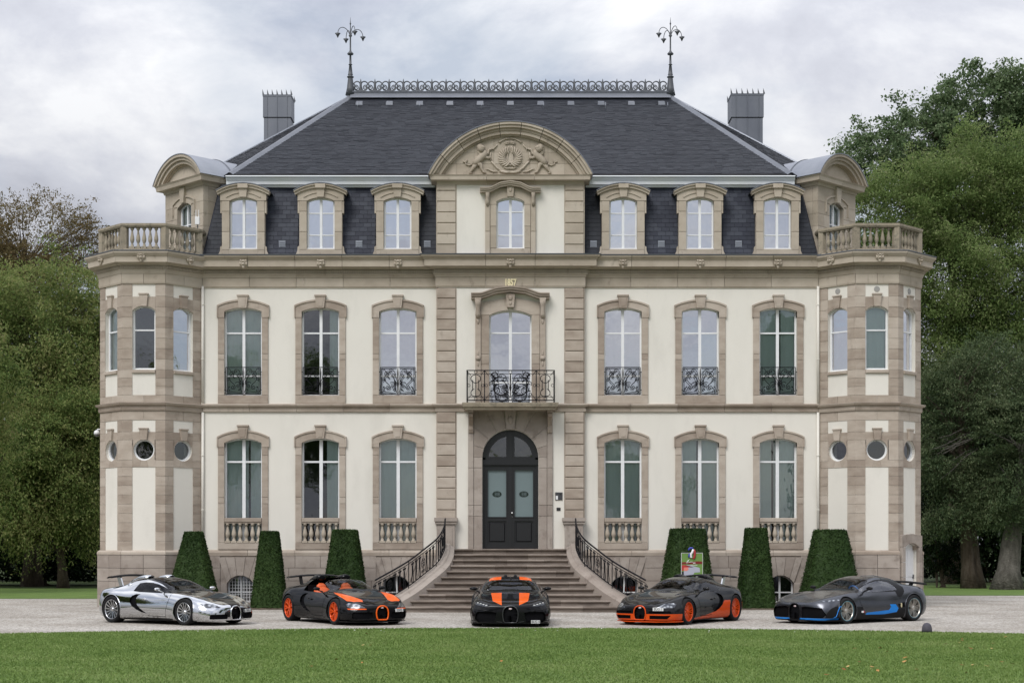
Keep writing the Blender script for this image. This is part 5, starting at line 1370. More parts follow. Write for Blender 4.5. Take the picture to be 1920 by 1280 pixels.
# ------------------------------------------------------------------ staircase
STAIR = empty('staircase', (0, -3, 0)); STAIR.location = (0,0,0)
tag(STAIR, 'flared sandstone staircase with black iron railings leading up to the entrance door', 'staircase')
def staircase():
    NR = 11; rise = 1.93/NR; tread = 0.33; Y0 = -1.30
    hwpx = [102.5, 115.5, 120.5, 127, 137, 149, 162, 178, 194, 207.5, 220]
    hw = [hwpx[k]*(DF+Y0-k*tread)/FPX for k in range(NR)]
    prof_z = []
    for k in range(NR):
        zt = 1.93-k*rise; yf = Y0-k*tread; ex = 0.05
        cuts = [-1, rr(-0.45, -0.2), rr(0.2, 0.45), 1] if k % 2 else [-1, rr(-0.7, -0.5), rr(-0.1, 0.1), rr(0.5, 0.7), 1]
        W = hw[k]+0.10
        for q in range(len(cuts)-1):
            x0, x1 = cuts[q]*W+0.002, cuts[q+1]*W-0.002
            # profile: rounded nosing over a set back riser
            P = [(0.03, zt-rise-0.02), (0.03, zt-0.075), (-0.022, zt-0.062), (-0.042, zt-0.046), (-0.047, zt-0.022), (-0.036, zt-0.004), (-0.02, zt), (0.62, zt), (0.62, zt-rise-0.02)]
            n = len(P); m = MB()
            dz = rr(-0.003, 0.003)
            m.add([(x0, yf+p[0], p[1]+dz) for p in P]+[(x1, yf+p[0], p[1]+dz) for p in P], [tuple(range(n-1, -1, -1)), tuple(range(n, 2*n))]+[(i, (i+1) % n, n+(i+1) % n, n+i) for i in range(n)])
            m.build('step_stone', STONE_STEP, STAIR)
    # landing and core
    m = MB().box(-hw[0]-0.1, hw[0]+0.1, Y0+0.60, -0.02, 1.6, 1.925); m.build('landing', STONE_STEP, STAIR)
    c = MB()
    for k in range(NR): c.box(-hw[k]+0.05, hw[k]-0.05, Y0-k*tread+0.25, -0.05, -0.05, 1.93-(k+1)*rise-0.03)
    c.build('stair_core', STONE_DK, STAIR)
    # cheeks and railings follow one curve: k (steps down) -> x
    kk = [0, 1.4, 3.5, 5.75, 8, 10.8]; xx = [2.11, 2.12, 2.29, 2.72, 3.22, 4.04]
    def curve(t):
        # smooth interpolation
        i = max(0, min(len(kk)-2, next((j for j in range(len(kk)-1) if t <= kk[j+1]), len(kk)-2)))
        def tan(j):
            a, b = max(0, j-1), min(len(kk)-1, j+1); return (xx[b]-xx[a])/(kk[b]-kk[a])
        h = kk[i+1]-kk[i]; s = (t-kk[i])/h
        h00, h10, h01, h11 = 2*s**3-3*s*s+1, s**3-2*s*s+s, -2*s**3+3*s*s, s**3-s*s
        return h00*xx[i]+h10*h*tan(i)+h01*xx[i+1]+h11*h*tan(i+1)
    def pt(t): return (curve(t), Y0-0.10-t*tread, 1.93-t*rise)
    N_ = 30; T1 = 10.9
    for sx in (-1, 1):
        m = MB(); pts = [pt(-0.3+(T1+0.5)*i/N_) for i in range(N_+1)]
        vs_ = []
        for i, p in enumerate(pts):
            a, b = pts[max(0, i-1)], pts[min(N_, i+1)]; t = Vector((b[0]-a[0], b[1]-a[1])).normalized(); nn = Vector((-t.y, t.x))
            w = 0.17; top = max(0.12, p[2]+0.12)
            for (o, z) in ((-w-0.12, -0.05), (-w-0.12, top-0.14), (-w, top-0.05), (-w+0.03, top), (w-0.03, top), (w, top-0.05), (w, -0.05)):
                q = Vector((p[0], p[1]))+nn*o*(1 if True else 1); vs_.append((sx*q.x, q.y, z))
        f = []
        for i in range(N_):
            for k in range(6): f.append((i*7+k, i*7+k+1, (i+1)*7+k+1, (i+1)*7+k))
        f += [tuple(range(7)), tuple(N_*7+k for k in range(7))]
        m.add(vs_, f); m.build('cheek_wall', STONE_DK, STAIR)
        # railing
        R = MB(); P = [pt(T1*i/40) for i in range(41)]
        R.tube([(sx*p[0], p[1], p[2]+0.97) for p in P], 0.026, 8)
        R.tube([(sx*p[0], p[1], p[2]+0.88) for p in P], 0.012, 5); R.tube([(sx*p[0], p[1], p[2]+0.20) for p in P], 0.018, 6)
        RL = R.build('stair_railing', IRON, STAIR)
        nb = 23
        for b in range(nb+1):
            t = T1*(b+0.15)/nb; p = pt(t); q = pt(t+0.12); d = Vector((q[0]-p[0], q[1]-p[1], q[2]-p[2])).normalized()
            base = Vector((p[0], p[1], p[2]+0.20)); H = 0.68
            def L3(u, z): v = base+Vector((d.x, d.y, d.z))*u+Vector((0,0,z)); return (sx*v.x, v.y, v.z)
            B = MB()
            if b % 8 == 0:
                B.tube([L3(0, -0.1), L3(0, H+0.09)], 0.014, 6); B.build('rail_post', IRON, RL); continue
            if b % 8 == 4:      # oval monogram panel
                B.tube([L3(0.10*math.cos(a), H*0.55+0.15*math.sin(a)) for a in [2*math.pi*k/14 for k in range(14)]], 0.011, 5, closed=True)
                B.tube([L3(-0.012, H*0.55-0.11), L3(-0.012, H*0.55+0.11)], 0.009, 5); B.tube([L3(0.015, H*0.55-0.11), L3(0.015, H*0.55+0.11)], 0.009, 5)
                for zz in (-0.08, 0, 0.08): B.tube([L3(-0.07, H*0.55+zz), L3(0.07, H*0.55+zz)], 0.008, 4)
                B.tube([L3(*(pp[0], pp[2])) for pp in spiral(-0.05, H*0.17, 0.06, 0.012, 0, 1.3)], 0.009, 5); B.tube([L3(*(pp[0], pp[2])) for pp in spiral(0.05, H*0.17, 0.06, 0.012, math.pi, -1.3)], 0.009, 5)
                B.tube([L3(0, 0), L3(0, H*0.30)], 0.009, 5); B.tube([L3(0, H*0.80), L3(0, H)], 0.009, 5)
                B.build('monogram', IRON, RL); continue
            # lyre shaped pair of bars with a scroll on top
            B.tube([L3(*(pp[0], pp[2])) for pp in bez((0.0, 0.0), (-0.09, 0.06), (-0.015, 0.20), (-0.022, H*0.55))+bez((-0.022, H*0.55), (-0.022, H*0.8), (-0.02, H*0.85), (-0.06, H*0.88))+spiral(-0.035, H*0.88, 0.035, 0.01, math.pi, -0.9, 8)], 0.0135, 5)
            B.tube([L3(*(pp[0], pp[2])) for pp in bez((0.0, 0.0), (0.09, 0.06), (0.015, 0.20), (0.022, H*0.55))+bez((0.022, H*0.55), (0.022, H*0.8), (0.02, H*0.85), (0.06, H*0.88))+spiral(0.035, H*0.88, 0.035, 0.01, 0, 0.9, 8)], 0.0135, 5)
            B.tube([L3(-0.06, H*0.88), L3(0, H), L3(0.06, H*0.88)], 0.008, 4)
            B.build('baluster_bar', IRON, RL)
staircase()

# ------------------------------------------------------------------ ground, drive, lawns
def ground_mats():
    g = varied('far_grass_soil', [(0.030,0.045,0.016),(0.050,0.075,0.024),(0.07,0.10,0.032)], 0.95, 0.35, 0.5, 12, (1,1,1), None, 0, dirt=((0.035,0.028,0.018), 0.8, 0.5, 0.7, (1,1,1)), bdist=0.05)
    m, N, L, b = newmat('gravel')
    geo = N.new('ShaderNodeNewGeometry')
    v = N.new('ShaderNodeTexVoronoi'); v.inputs['Scale'].default_value = 26; L.new(geo.outputs['Position'], v.inputs['Vector'])
    n1 = N.new('ShaderNodeTexNoise'); n1.inputs['Scale'].default_value = 0.45; n1.inputs['Detail'].default_value = 6; L.new(geo.outputs['Position'], n1.inputs['Vector'])
    n2 = N.new('ShaderNodeTexNoise'); n2.inputs['Scale'].default_value = 7; n2.inputs['Detail'].default_value = 8; n2.inputs['Roughness'].default_value = 0.75; L.new(geo.outputs['Position'], n2.inputs['Vector'])
    r = N.new('ShaderNodeValToRGB'); e = r.color_ramp.elements
    e[0].position = 0.0; e[0].color = (0.25,0.23,0.205,1); e[1].position = 1.0; e[1].color = (0.62,0.585,0.54,1); q = e.new(0.5); q.color = (0.42,0.393,0.355,1)
    sx = N.new('ShaderNodeSeparateColor'); L.new(v.outputs['Color'], sx.inputs[0]); L.new(sx.outputs[0], r.inputs[0])
    r2 = N.new('ShaderNodeValToRGB'); r2.color_ramp.elements[0].position = 0.35; r2.color_ramp.elements[0].color = (0.80,0.78,0.75,1); r2.color_ramp.elements[1].position = 0.65; r2.color_ramp.elements[1].color = (1.08,1.08,1.08,1)
    L.new(n1.outputs[0], r2.inputs[0])
    r3 = N.new('ShaderNodeValToRGB'); r3.color_ramp.elements[0].position = 0.36; r3.color_ramp.elements[0].color = (0.62,0.60,0.58,1); r3.color_ramp.elements[1].position = 0.56; r3.color_ramp.elements[1].color = (1,1,1,1)
    L.new(n2.outputs[0], r3.inputs[0])
    m1 = N.new('ShaderNodeMix'); m1.data_type = 'RGBA'; m1.blend_type = 'MULTIPLY'; m1.inputs['Factor'].default_value = 1; L.new(r.outputs[0], m1.inputs['A']); L.new(r2.outputs[0], m1.inputs['B'])
    m2 = N.new('ShaderNodeMix'); m2.data_type = 'RGBA'; m2.blend_type = 'MULTIPLY'; m2.inputs['Factor'].default_value = 1; L.new(m1.outputs['Result'], m2.inputs['A']); L.new(r3.outputs[0], m2.inputs['B'])
    L.new(m2.outputs['Result'], b.inputs['Base Color']); b.inputs['Roughness'].default_value = 0.95; b.inputs['Specular IOR Level'].default_value = 0.2
    bp = N.new('ShaderNodeBump'); bp.inputs['Strength'].default_value = 0.7; bp.inputs['Distance'].default_value = 0.02; L.new(v.outputs['Distance'], bp.inputs['Height']); L.new(bp.outputs[0], b.inputs['Normal'])
    return g, m
SOIL, GRAVEL = ground_mats()
LAWN = varied('lawn_turf', [(0.078,0.131,0.031),(0.120,0.187,0.047),(0.168,0.234,0.065)], 0.95, 0.7, 0.8, 40, (1,2.5,1), None, 0, dirt=((0.197,0.234,0.082), 1.6, 0.56, 0.75, (1,2,1)), bdist=0.05)
def flat_poly(name, pts, z, mat):
    me = bpy.data.meshes.new(name); me.from_pydata([(p[0], p[1], z) for p in pts], [], [tuple(range(len(pts)))]); me.materials.append(mat)
    return tag(link(name, me), kind='structure')
flat_poly('ground', [(-600,-400), (600,-400), (600,900), (-600,900)], -0.012, SOIL)
flat_poly('gravel_drive', [(-31,-75), (31,-75), (31, 12.4), (15, 12.6), (12.85, 12.6), (-12.85, 12.6), (-12.9, 8.5), (-31, 8.3)], 0.0, GRAVEL)
flat_poly('far_lawn', [(-70, 7.5), (-30, 8.3), (-12.9, 8.5), (-12.9, 24), (-70, 25)], 0.008, LAWN)
flat_poly('far_lawn', [(12.85, 12.6), (15, 12.6), (45, 12.4), (70, 12.3), (70, 30), (12.85, 30)], 0.008, LAWN)
LC, LR = (0.0, 10.5-DF), 28.25
pts = [(LC[0]+LR*math.cos(2*math.pi*k/160)*(1+0.0006*math.sin(k*2.1)), LC[1]+LR*math.sin(2*math.pi*k/160)*(1+0.0006*math.sin(k*1.3))) for k in range(160)]
me = bpy.data.meshes.new('front_lawn'); n = len(pts)
me.from_pydata([(*p, 0.012) for p in pts]+[(p[0]*1.0, p[1], -0.01) for p in [(LC[0]+(q[0]-LC[0])*1.002, LC[1]+(q[1]-LC[1])*1.002) for q in pts]], [], [tuple(range(n))]+[((i+1) % n, i, n+i, n+(i+1) % n) for i in range(n)]); me.materials.append(LAWN)
tag(link('front_lawn', me), kind='structure')

def leaf_mat(name, cols, trans=0.35, rough=0.55):
    m = bpy.data.materials.new(name); m.use_nodes = True; nt = m.node_tree; N = nt.nodes; L = nt.links; b = N['Principled BSDF']; out = N['Material Output']
    geo = N.new('ShaderNodeNewGeometry'); n = N.new('ShaderNodeTexNoise'); n.inputs['Scale'].default_value = 0.5; n.inputs['Detail'].default_value = 3; L.new(geo.outputs['Position'], n.inputs['Vector'])
    a = N.new('ShaderNodeMath'); a.operation = 'MULTIPLY_ADD'; a.inputs[1].default_value = 0.55; L.new(geo.outputs['Random Per Island'], a.inputs[0])
    s = N.new('ShaderNodeMath'); s.operation = 'MULTIPLY_ADD'; s.inputs[1].default_value = 0.9; s.inputs[2].default_value = -0.22; L.new(n.outputs[0], s.inputs[0]); L.new(s.outputs[0], a.inputs[2])
    r = N.new('ShaderNodeValToRGB'); e = r.color_ramp.elements; k = len(cols)
    e[0].position = 0.05; e[0].color = (*cols[0], 1); e[1].position = 0.95; e[1].color = (*cols[-1], 1)
    for i in range(1, k-1): q = e.new(0.05+0.9*i/(k-1)); q.color = (*cols[i], 1)
    L.new(a.outputs[0], r.inputs[0]); L.new(r.outputs[0], b.inputs['Base Color']); b.inputs['Roughness'].default_value = rough; b.inputs['Specular IOR Level'].default_value = 0.12
    t = N.new('ShaderNodeBsdfTranslucent'); L.new(r.outputs[0], t.inputs[0])
    mx = N.new('ShaderNodeMixShader'); mx.inputs[0].default_value = trans; L.new(b.outputs[0], mx.inputs[1]); L.new(t.outputs[0], mx.inputs[2]); L.new(mx.outputs[0], out.inputs[0])
    return m
def np_mesh(name, V, F, mat):
    """V (n,3); F (m,k) constant face size"""
    me = bpy.data.meshes.new(name); V = np.asarray(V, np.float32); F = np.asarray(F, np.int32); k = F.shape[1]
    me.vertices.add(len(V)); me.vertices.foreach_set('co', V.ravel())
    me.loops.add(F.size); me.loops.foreach_set('vertex_index', F.ravel())
    me.polygons.add(len(F)); me.polygons.foreach_set('loop_start', np.arange(0, F.size, k, dtype=np.int32)); me.polygons.foreach_set('loop_total', np.full(len(F), k, np.int32))
    me.materials.append(mat); me.update(calc_edges=True); return me

# grass blades of the front lawn
def grass():
    n = 300000
    D = 21.0+(39.4-21.0)*RNG.random(n)**0.75
    u = (RNG.random(n)*1.12-0.56)*0.645
    X = u*D; Y = D-DF
    ok = (X-LC[0])**2+(Y-LC[1])**2 < (LR+0.03)**2
    X, Y, D = X[ok], Y[ok], D[ok]; n = len(X)
    a = RNG.random(n)*2*np.pi; h = 0.016+0.024*RNG.random(n); w = (0.007+0.007*RNG.random(n)); lean = 0.02*RNG.standard_normal((n, 2))
    dx, dy = np.cos(a)*w, np.sin(a)*w
    V = np.empty((n, 3, 3)); V[:, 0] = np.stack([X-dx, Y-dy, np.full(n, 0.010)], 1); V[:, 1] = np.stack([X+dx, Y+dy, np.full(n, 0.010)], 1)
    V[:, 2] = np.stack([X+lean[:, 0], Y+lean[:, 1], 0.012+h], 1)
    me = np_mesh('grass', V.reshape(-1, 3), np.arange(3*n).reshape(-1, 3), leaf_mat('grass_blades', [(0.084,0.144,0.034),(0.134,0.208,0.052),(0.183,0.262,0.073),(0.281,0.321,0.137)], 0.25))
    tag(link('grass', me), 'short mown grass of the round front lawn', 'grass', kind='stuff')
    # daisies near the edge and a few fallen leaves
    def flecks(name, label, cat, n, dmin, dmax, size, mat, xr=(-1, 1), z=0.035, edge=False):
        V = []; F = []
        for i in range(n):
            D = random.uniform(dmin, dmax); x = random.uniform(*xr)*0.33*D; y = D-DF
            if edge:
                x = random.uniform(*xr)*13; y = LC[1]+math.sqrt(LR**2-x*x)-abs(random.gauss(0.0, 0.7))-0.08
            if (x-LC[0])**2+(y-LC[1])**2 > (LR-0.1)**2: continue
            s = size*random.uniform(0.7, 1.2); a = random.uniform(0, 6.3); t = random.uniform(-0.5, 0.5)
            b = len(V); k = 6
            for q in range(k):
                r = s*(1 if q % 3 else 0.55) if cat == 'leaves' else s
                V.append((x+r*math.cos(a+q*math.pi/3), y+r*math.sin(a+q*math.pi/3), z+r*t*math.sin(q*math.pi/3)*0.6+random.uniform(0, 0.01)))
            F.append(tuple(range(b, b+k)))
        me = bpy.data.meshes.new(name); me.from_pydata(V, [], F); me.materials.append(mat); tag(link(name, me), label, cat, kind='stuff')
    flecks('daisies', 'tiny white daisies along the edge of the lawn', 'flowers', 150, 30, 38, 0.016, plain('daisy_white', (0.7,0.7,0.62), 0.8), edge=True)
    flecks('fallen_leaves', 'scattered brown and orange fallen leaves on the lawn', 'leaves', 34, 24, 36, 0.045, varied('dry_leaf', [(0.20,0.07,0.02),(0.36,0.17,0.05),(0.45,0.30,0.12)], 0.8, 4, 0, 8, (1,1,1), 'island', 1.2), (0.55, 1.0))
    flecks('fallen_leaves', 'few dry fallen leaves lying before the middle cars', 'leaves', 9, 24, 36, 0.04, bpy.data.materials['dry_leaf'], (-0.7, 0.5))
grass()

# ------------------------------------------------------------------ clipped yews by the wall
YEW = leaf_mat('clipped_yew', [(0.011,0.025,0.007),(0.021,0.044,0.012),(0.038,0.069,0.019),(0.065,0.103,0.032)], 0.15, 0.5)
def topiary(cpx, th, bh, pyt, label, seed, lean=0):
    rg = np.random.default_rng(seed); Y = -1.7; s = FPX/(DF+Y)
    cx = PX(cpx, Y); zt = PZ(pyt, Y); rt, rb = th/s, bh/s
    o = empty('clipped_yew', (cx, Y, 0)); tag(o, label, 'topiary', 'clipped yews along the house wall')
    def rad(a, r): return r/(np.abs(np.cos(a))**5+np.abs(np.sin(a))**5)**(1/5.0)
    # dense inner body
    na, nz = 40, 24; V = []; F = []
    for i in range(nz+1):
        t = i/nz; r = rb+(rt-rb)*t
        for k in range(na):
            a = 2*math.pi*k/na; q = float(rad(np.array(a), r))*(0.945+0.03*rg.random()+0.018*math.sin(5*t+3*a+seed))
            V.append((q*math.cos(a), q*math.sin(a), 0.02+t*(zt-0.05)))
    for i in range(nz):
        for k in range(na): F.append((i*na+k, i*na+(k+1) % na, (i+1)*na+(k+1) % na, (i+1)*na+k))
    F = [tuple(f) for f in F]+[tuple(nz*na+k for k in range(na))]
    me = bpy.data.meshes.new('body'); me.from_pydata(V, [], F); me.materials.append(YEW); link('body', me, o)
    # sprigs over the whole skin
    n = 15000; t = rg.random(n); top = rg.random(n) < 0.10
    a = rg.random(n)*2*np.pi; r = rb+(rt-rb)*t; q = rad(a, r)*(0.975+0.026*rg.standard_normal(n).clip(-2, 2.6)+0.018*np.sin(5*t+3*a+seed))
    z = 0.02+t*(zt-0.04)
    q = np.where(top, rad(a, rt)*np.sqrt(rg.random(n)), q); z = np.where(top, zt-0.03+0.022*rg.standard_normal(n).clip(-1, 2), z)
    C = np.stack([q*np.cos(a), q*np.sin(a), z], 1); sz = 0.020+0.022*rg.random(n)
    d1 = rg.standard_normal((n, 3)); d1 /= np.linalg.norm(d1, axis=1)[:, None]; d2 = np.cross(d1, rg.standard_normal((n, 3))); d2 /= np.linalg.norm(d2, axis=1)[:, None]
    P = np.empty((n, 4, 3)); P[:, 0] = C-d1*sz[:, None]; P[:, 1] = C-d2*sz[:, None]*0.45; P[:, 2] = C+d1*sz[:, None]; P[:, 3] = C+d2*sz[:, None]*0.45
    lf = link('foliage', np_mesh('foliage', P.reshape(-1, 3), np.arange(4*n).reshape(-1, 4), YEW), o); lf['kind'] = 'stuff'
    MB().tube([(0, 0, -0.02), (0, 0, 0.3)], [0.09, 0.08], 8).build('trunk', BARK, o)
BARK = varied('bark', [(0.035,0.027,0.020),(0.075,0.058,0.044),(0.12,0.098,0.078)], 0.95, 6, 0.9, 14, (1,1,0.25), None, 0, bdist=0.05)
topiary(363, 16.5, 50, 997, 'narrow topped yew cone behind the chrome car, beside the tower wall', 1)
topiary(505.5, 16.5, 33.5, 996, 'slim yew cone between chrome car and open-top car', 2)
topiary(647, 23, 44, 993, 'clipped yew behind the open-top black and orange car', 3)
topiary(1288.5, 32, 54, 991, 'broadest clipped yew with the poster board standing before it', 4)
topiary(1417, 19.5, 36, 990, 'slim yew cone beside the grey and blue car front', 5)
topiary(1556, 28.5, 58, 993, 'wide clipped yew behind the grey and blue car', 6)
# soil strip under the yews
for (a, b) in ((330, 700), (1225, 1600)):
    m = MB(); x0, x1 = PX(a, -1.7), PX(b, -1.7); n = 40
    vs_ = [(x0+(x1-x0)*i/n, -2.55+rr(-0.08, 0.08), 0.004) for i in range(n+1)]+[(x0+(x1-x0)*i/n, -1.7+rr(-0.1, 0.1), 0.10+rr(-0.02, 0.02)) for i in range(n+1)]+[(x0+(x1-x0)*i/n, -0.12, 0.05) for i in range(n+1)]
    m.add(vs_, [(i, i+1, n+2+i, n+1+i) for i in range(n)]+[(n+1+i, n+2+i, 2*n+3+i, 2*n+2+i) for i in range(n)])
    tag(m.build('planting_bed', varied('bed_soil', [(0.05,0.036,0.026),(0.10,0.075,0.055),(0.15,0.115,0.085)], 0.95, 7, 0.8, 30, (1,1,1), None, 0, bdist=0.03) if 'bed_soil' not in bpy.data.materials else bpy.data.materials['bed_soil']), kind='structure')

# ------------------------------------------------------------------ trees
def unit(v): return v/np.maximum(1e-9, np.linalg.norm(v, axis=1))[:, None]
def foliage_mesh(name, rg, blobs, ncl, per, cl_r, leaf, droop, mat, shell=0.55, flat=0.5, aspect=0.42):
    """leaf faces gathered into clumps spread through ellipsoid blobs; returns mesh and the clump centres"""
    vol = np.array([b[3]*b[4]*b[5] for b in blobs])**0.75; vol /= vol.sum()
    C = []
    for b, p in zip(blobs, vol):
        k = max(3, int(ncl*p)); d = unit(rg.standard_normal((k, 3))); r = (shell+(1-shell)*rg.random(k))**0.6*(0.88+0.2*rg.random(k))
        C.append(np.array(b[:3])+d*r[:, None]*np.array(b[3:6]))
    C = np.concatenate(C); k = len(C)
    # clump as a few sprays: direction outward and drooping, leaves along them
    cen = np.array([np.array(b[:3]) for b in blobs]).mean(0)
    out = unit(C-cen); out[:, 2] -= droop; out = unit(out+0.45*rg.standard_normal((k, 3)))
    idx = np.repeat(np.arange(k), per); n = len(idx)
    t = rg.random(n)-0.35; side = rg.standard_normal((n, 3)); side[:, 2] *= flat
    sc = cl_r*(0.6+0.8*rg.random(k))[idx]
    P = C[idx]+out[idx]*(t*sc*1.5)[:, None]+side*(0.34*sc*(1.05-np.abs(t)))[:, None]
    P[:, 2] -= droop*0.35*sc*np.maximum(0, t)**2*2
    ax = unit(out[idx]*0.7+0.8*rg.standard_normal((n, 3))+np.array([0, 0, -droop*0.6])); up = np.array([0, 0, 1.0])+0.45*rg.standard_normal((n, 3))
    bx = unit(np.cross(ax, up)); sz = leaf*(0.6+0.8*rg.random(n))
    Q = np.empty((n, 4, 3)); Q[:, 0] = P-ax*sz[:, None]*0.5; Q[:, 1] = P-bx*(sz*aspect*0.5)[:, None]; Q[:, 2] = P+ax*sz[:, None]*0.5; Q[:, 3] = P+bx*(sz*aspect*0.5)[:, None]
    keep = Q[:, :, 2].min(1) > 0.15
    Q = Q[keep]; n = len(Q)
    return np_mesh(name, Q.reshape(-1, 3), np.arange(4*n).reshape(-1, 4), mat), C
def tree(name, label, loc, blobs, trunk_r, fork_z, ncl, per, cl_r, leaf, mat, droop=0.3, seed=1, group=None, shell=0.55, nbr=26, trunks=1, bark=None, aspect=0.42, cat='tree', flat=0.5):
    """blobs are given relative to the foot of the tree"""
    rg = np.random.default_rng(seed); o = empty(name, loc); tag(o, label, cat, group)
    me, C = foliage_mesh('crown', rg, blobs, ncl, per, cl_r, leaf, droop, mat, shell, flat, aspect)
    cr = link('crown', me, o); cr['kind'] = 'stuff'
    bk = bark or BARK
    top = max(b[2]+b[5]*0.5 for b in blobs)
    for tI in range(trunks):
        m = MB(); m.smooth = True
        off = Vector((rg.normal()*0.5*(tI > 0)*trunk_r*3, rg.normal()*0.3*(tI > 0), 0))
        mx = float(np.mean([b[0] for b in blobs])); my = float(np.mean([b[1] for b in blobs]))
        path = []; rs = []
        for i in range(9):
            t = i/8; z = -0.1+t*(top*0.92)
            w = t*t
            path.append((off.x+mx*w+0.25*math.sin(3*t+seed), off.y+my*w+0.2*math.sin(4*t+seed*2), z)); rs.append(trunk_r*(1-t)**0.8*(1.0 if i else 1.45)+0.03)
        m.tube(path, rs, 10); m.build('trunk', bk, o)
        def at(z):
            for i in range(8):
                if path[i+1][2] >= z: f = (z-path[i][2])/(path[i+1][2]-path[i][2]); return Vector(path[i]).lerp(Vector(path[i+1]), f)
            return Vector(path[-1])
        br = MB(); sel = rg.choice(len(C), min(nbr, len(C)), replace=False)
        for s in sel:
            c = Vector(C[s]); z0 = max(fork_z, min(top*0.85, c.z-0.45*Vector((c.x, c.y, 0)).length-rg.random()*1.5)); a = at(z0); mid = a.lerp(c, 0.5)+Vector((0, 0, 0.08*(c-a).length))
            r0 = max(0.035, trunk_r*0.34*(1-z0/top)+0.03)
            br.tube([a, a.lerp(mid, 0.6)+Vector((rg.normal()*0.1, rg.normal()*0.1, 0.05)), mid, mid.lerp(c, 0.5), c], [r0, r0*0.75, r0*0.5, r0*0.32, 0.012], 6)
        br.build('limbs', bk, o)
    return o

L_ROB = leaf_mat('acacia_leaf', [(0.049,0.087,0.023),(0.112,0.167,0.048),(0.191,0.244,0.076),(0.287,0.302,0.114),(0.304,0.270,0.140)], 0.5)
L_LOC = leaf_mat('locust_leaf', [(0.066,0.118,0.035),(0.140,0.204,0.063),(0.226,0.290,0.104),(0.304,0.304,0.173)], 0.5)
L_OAK = leaf_mat('oak_leaf', [(0.047,0.082,0.036),(0.099,0.151,0.067),(0.173,0.230,0.116),(0.262,0.310,0.176)], 0.45)
L_YEW = leaf_mat('yew_needles', [(0.031,0.056,0.026),(0.066,0.100,0.045),(0.117,0.151,0.072),(0.185,0.201,0.111)], 0.3)
L_DRY = leaf_mat('thinning_leaf', [(0.085,0.072,0.032),(0.14,0.115,0.048),(0.19,0.135,0.066),(0.19,0.185,0.08)], 0.4)
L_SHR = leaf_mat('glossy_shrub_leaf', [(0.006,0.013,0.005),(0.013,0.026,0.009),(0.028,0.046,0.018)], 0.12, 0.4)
def loc_at(px, D): return ((px-CX)*D/FPX, D-DF, 0.0)
def bl(px, py, D, rx, rz, base, ry=None):
    """a crown blob centred on a photo pixel at distance D, radii in metres, relative to the tree's foot"""
    x, y = (px-CX)*D/FPX, D-DF; z = CAMH+(HY-py)*D/FPX
    return (x-base[0], y-base[1], z, rx, ry or rx*0.9, rz)
# left side
b = loc_at(60, 96)
tree('thinning_tree', 'tall half-bare tree with sparse brownish leaves behind the green acacias', b, [bl(70, 460, 96, 4.6, 3.0, b), bl(-70, 480, 96, 4.5, 3.4, b), bl(150, 470, 97, 2.0, 1.8, b), bl(40, 540, 95, 4.5, 3.0, b)], 0.34, 6.0, 1300, 46, 0.8, 0.155, L_DRY, 0.1, 3, 'trees left of the house', 0.4, 260)
b = loc_at(70, 82)
tree('acacia_tree', 'broad green acacia with hanging sprays filling the space left of the tower', b, [bl(60, 620, 82, 4.6, 3.9, b), bl(170, 600, 83, 3.6, 3.2, b), bl(-70, 640, 82, 4.0, 4.0, b), bl(140, 740, 81, 3.4, 3.0, b), bl(20, 760, 80.5, 4.0, 3.0, b), bl(240, 680, 84, 3.2, 3.2, b)], 0.42, 3.5, 1050, 190, 1.35, 0.16, L_ROB, 0.85, 5, 'trees left of the house', 0.25, 60)
b = loc_at(110, 78)
tree('acacia_tree', 'low drooping acacia branches hanging before the dark undergrowth left of the house', b, [bl(110, 850, 78, 2.8, 2.6, b), bl(160, 930, 78, 1.7, 1.7, b), bl(40, 880, 77.5, 2.5, 2.2, b), bl(170, 800, 79, 2.2, 2.4, b), bl(90, 950, 77, 1.6, 1.2, b), bl(-40, 900, 78, 2.4, 2.4, b), bl(60, 985, 77.5, 1.7, 1.1, b), bl(165, 990, 78, 1.2, 1.0, b)], 0.22, 1.8, 620, 190, 1.1, 0.145, L_ROB, 0.9, 8, 'trees left of the house', 0.25, 40)
b = loc_at(-50, 68)
tree('acacia_tree', 'yellowish acacia whose branch tips reach into view from the far side', b, [bl(-30, 720, 68, 1.7, 2.0, b), bl(-25, 870, 68, 1.5, 2.2, b), bl(-110, 700, 68, 3.0, 3.6, b), bl(-110, 900, 68, 2.4, 2.5, b)], 0.25, 2.0, 260, 150, 0.95, 0.14, L_ROB, 0.9, 12, 'trees left of the house', 0.5, 24)
# right side
b = loc_at(1800, 100)
tree('oak_tree', 'tall dark oak rising above the bright locust tree', b, [bl(1650, 290, 98, 2.6, 2.6, b), bl(1740, 270, 99, 3.0, 3.4, b), bl(1850, 230, 100, 4.0, 3.6, b), bl(1960, 250, 100, 4.2, 4.2, b), bl(1900, 180, 100, 1.9, 1.7, b), bl(1600, 330, 98, 1.7, 1.5, b), bl(1800, 360, 100, 5.0, 4.0, b)], 0.55, 9, 760, 130, 1.1, 0.21, L_OAK, 0.1, 21, 'trees right of the house', 0.3, 60, aspect=0.6)
b = loc_at(1790, 88)
tree('locust_tree', 'bright yellow-green locust tree behind the right tower', b, [bl(1690, 400, 87, 3.0, 3.2, b), bl(1800, 360, 88, 3.2, 3.2, b), bl(1910, 360, 88, 3.0, 3.2, b), bl(1660, 520, 87, 2.4, 2.8, b), bl(1780, 520, 86.5, 3.6, 3.4, b), bl(1900, 540, 87, 3.6, 3.6, b), bl(2010, 480, 88, 3.6, 5.0, b), bl(1760, 640, 87, 3.0, 2.6, b), bl(1880, 660, 87, 3.4, 2.6, b)], 0.5, 5, 1450, 190, 1.25, 0.155, L_LOC, 0.35, 31, 'trees right of the house', 0.25, 70)
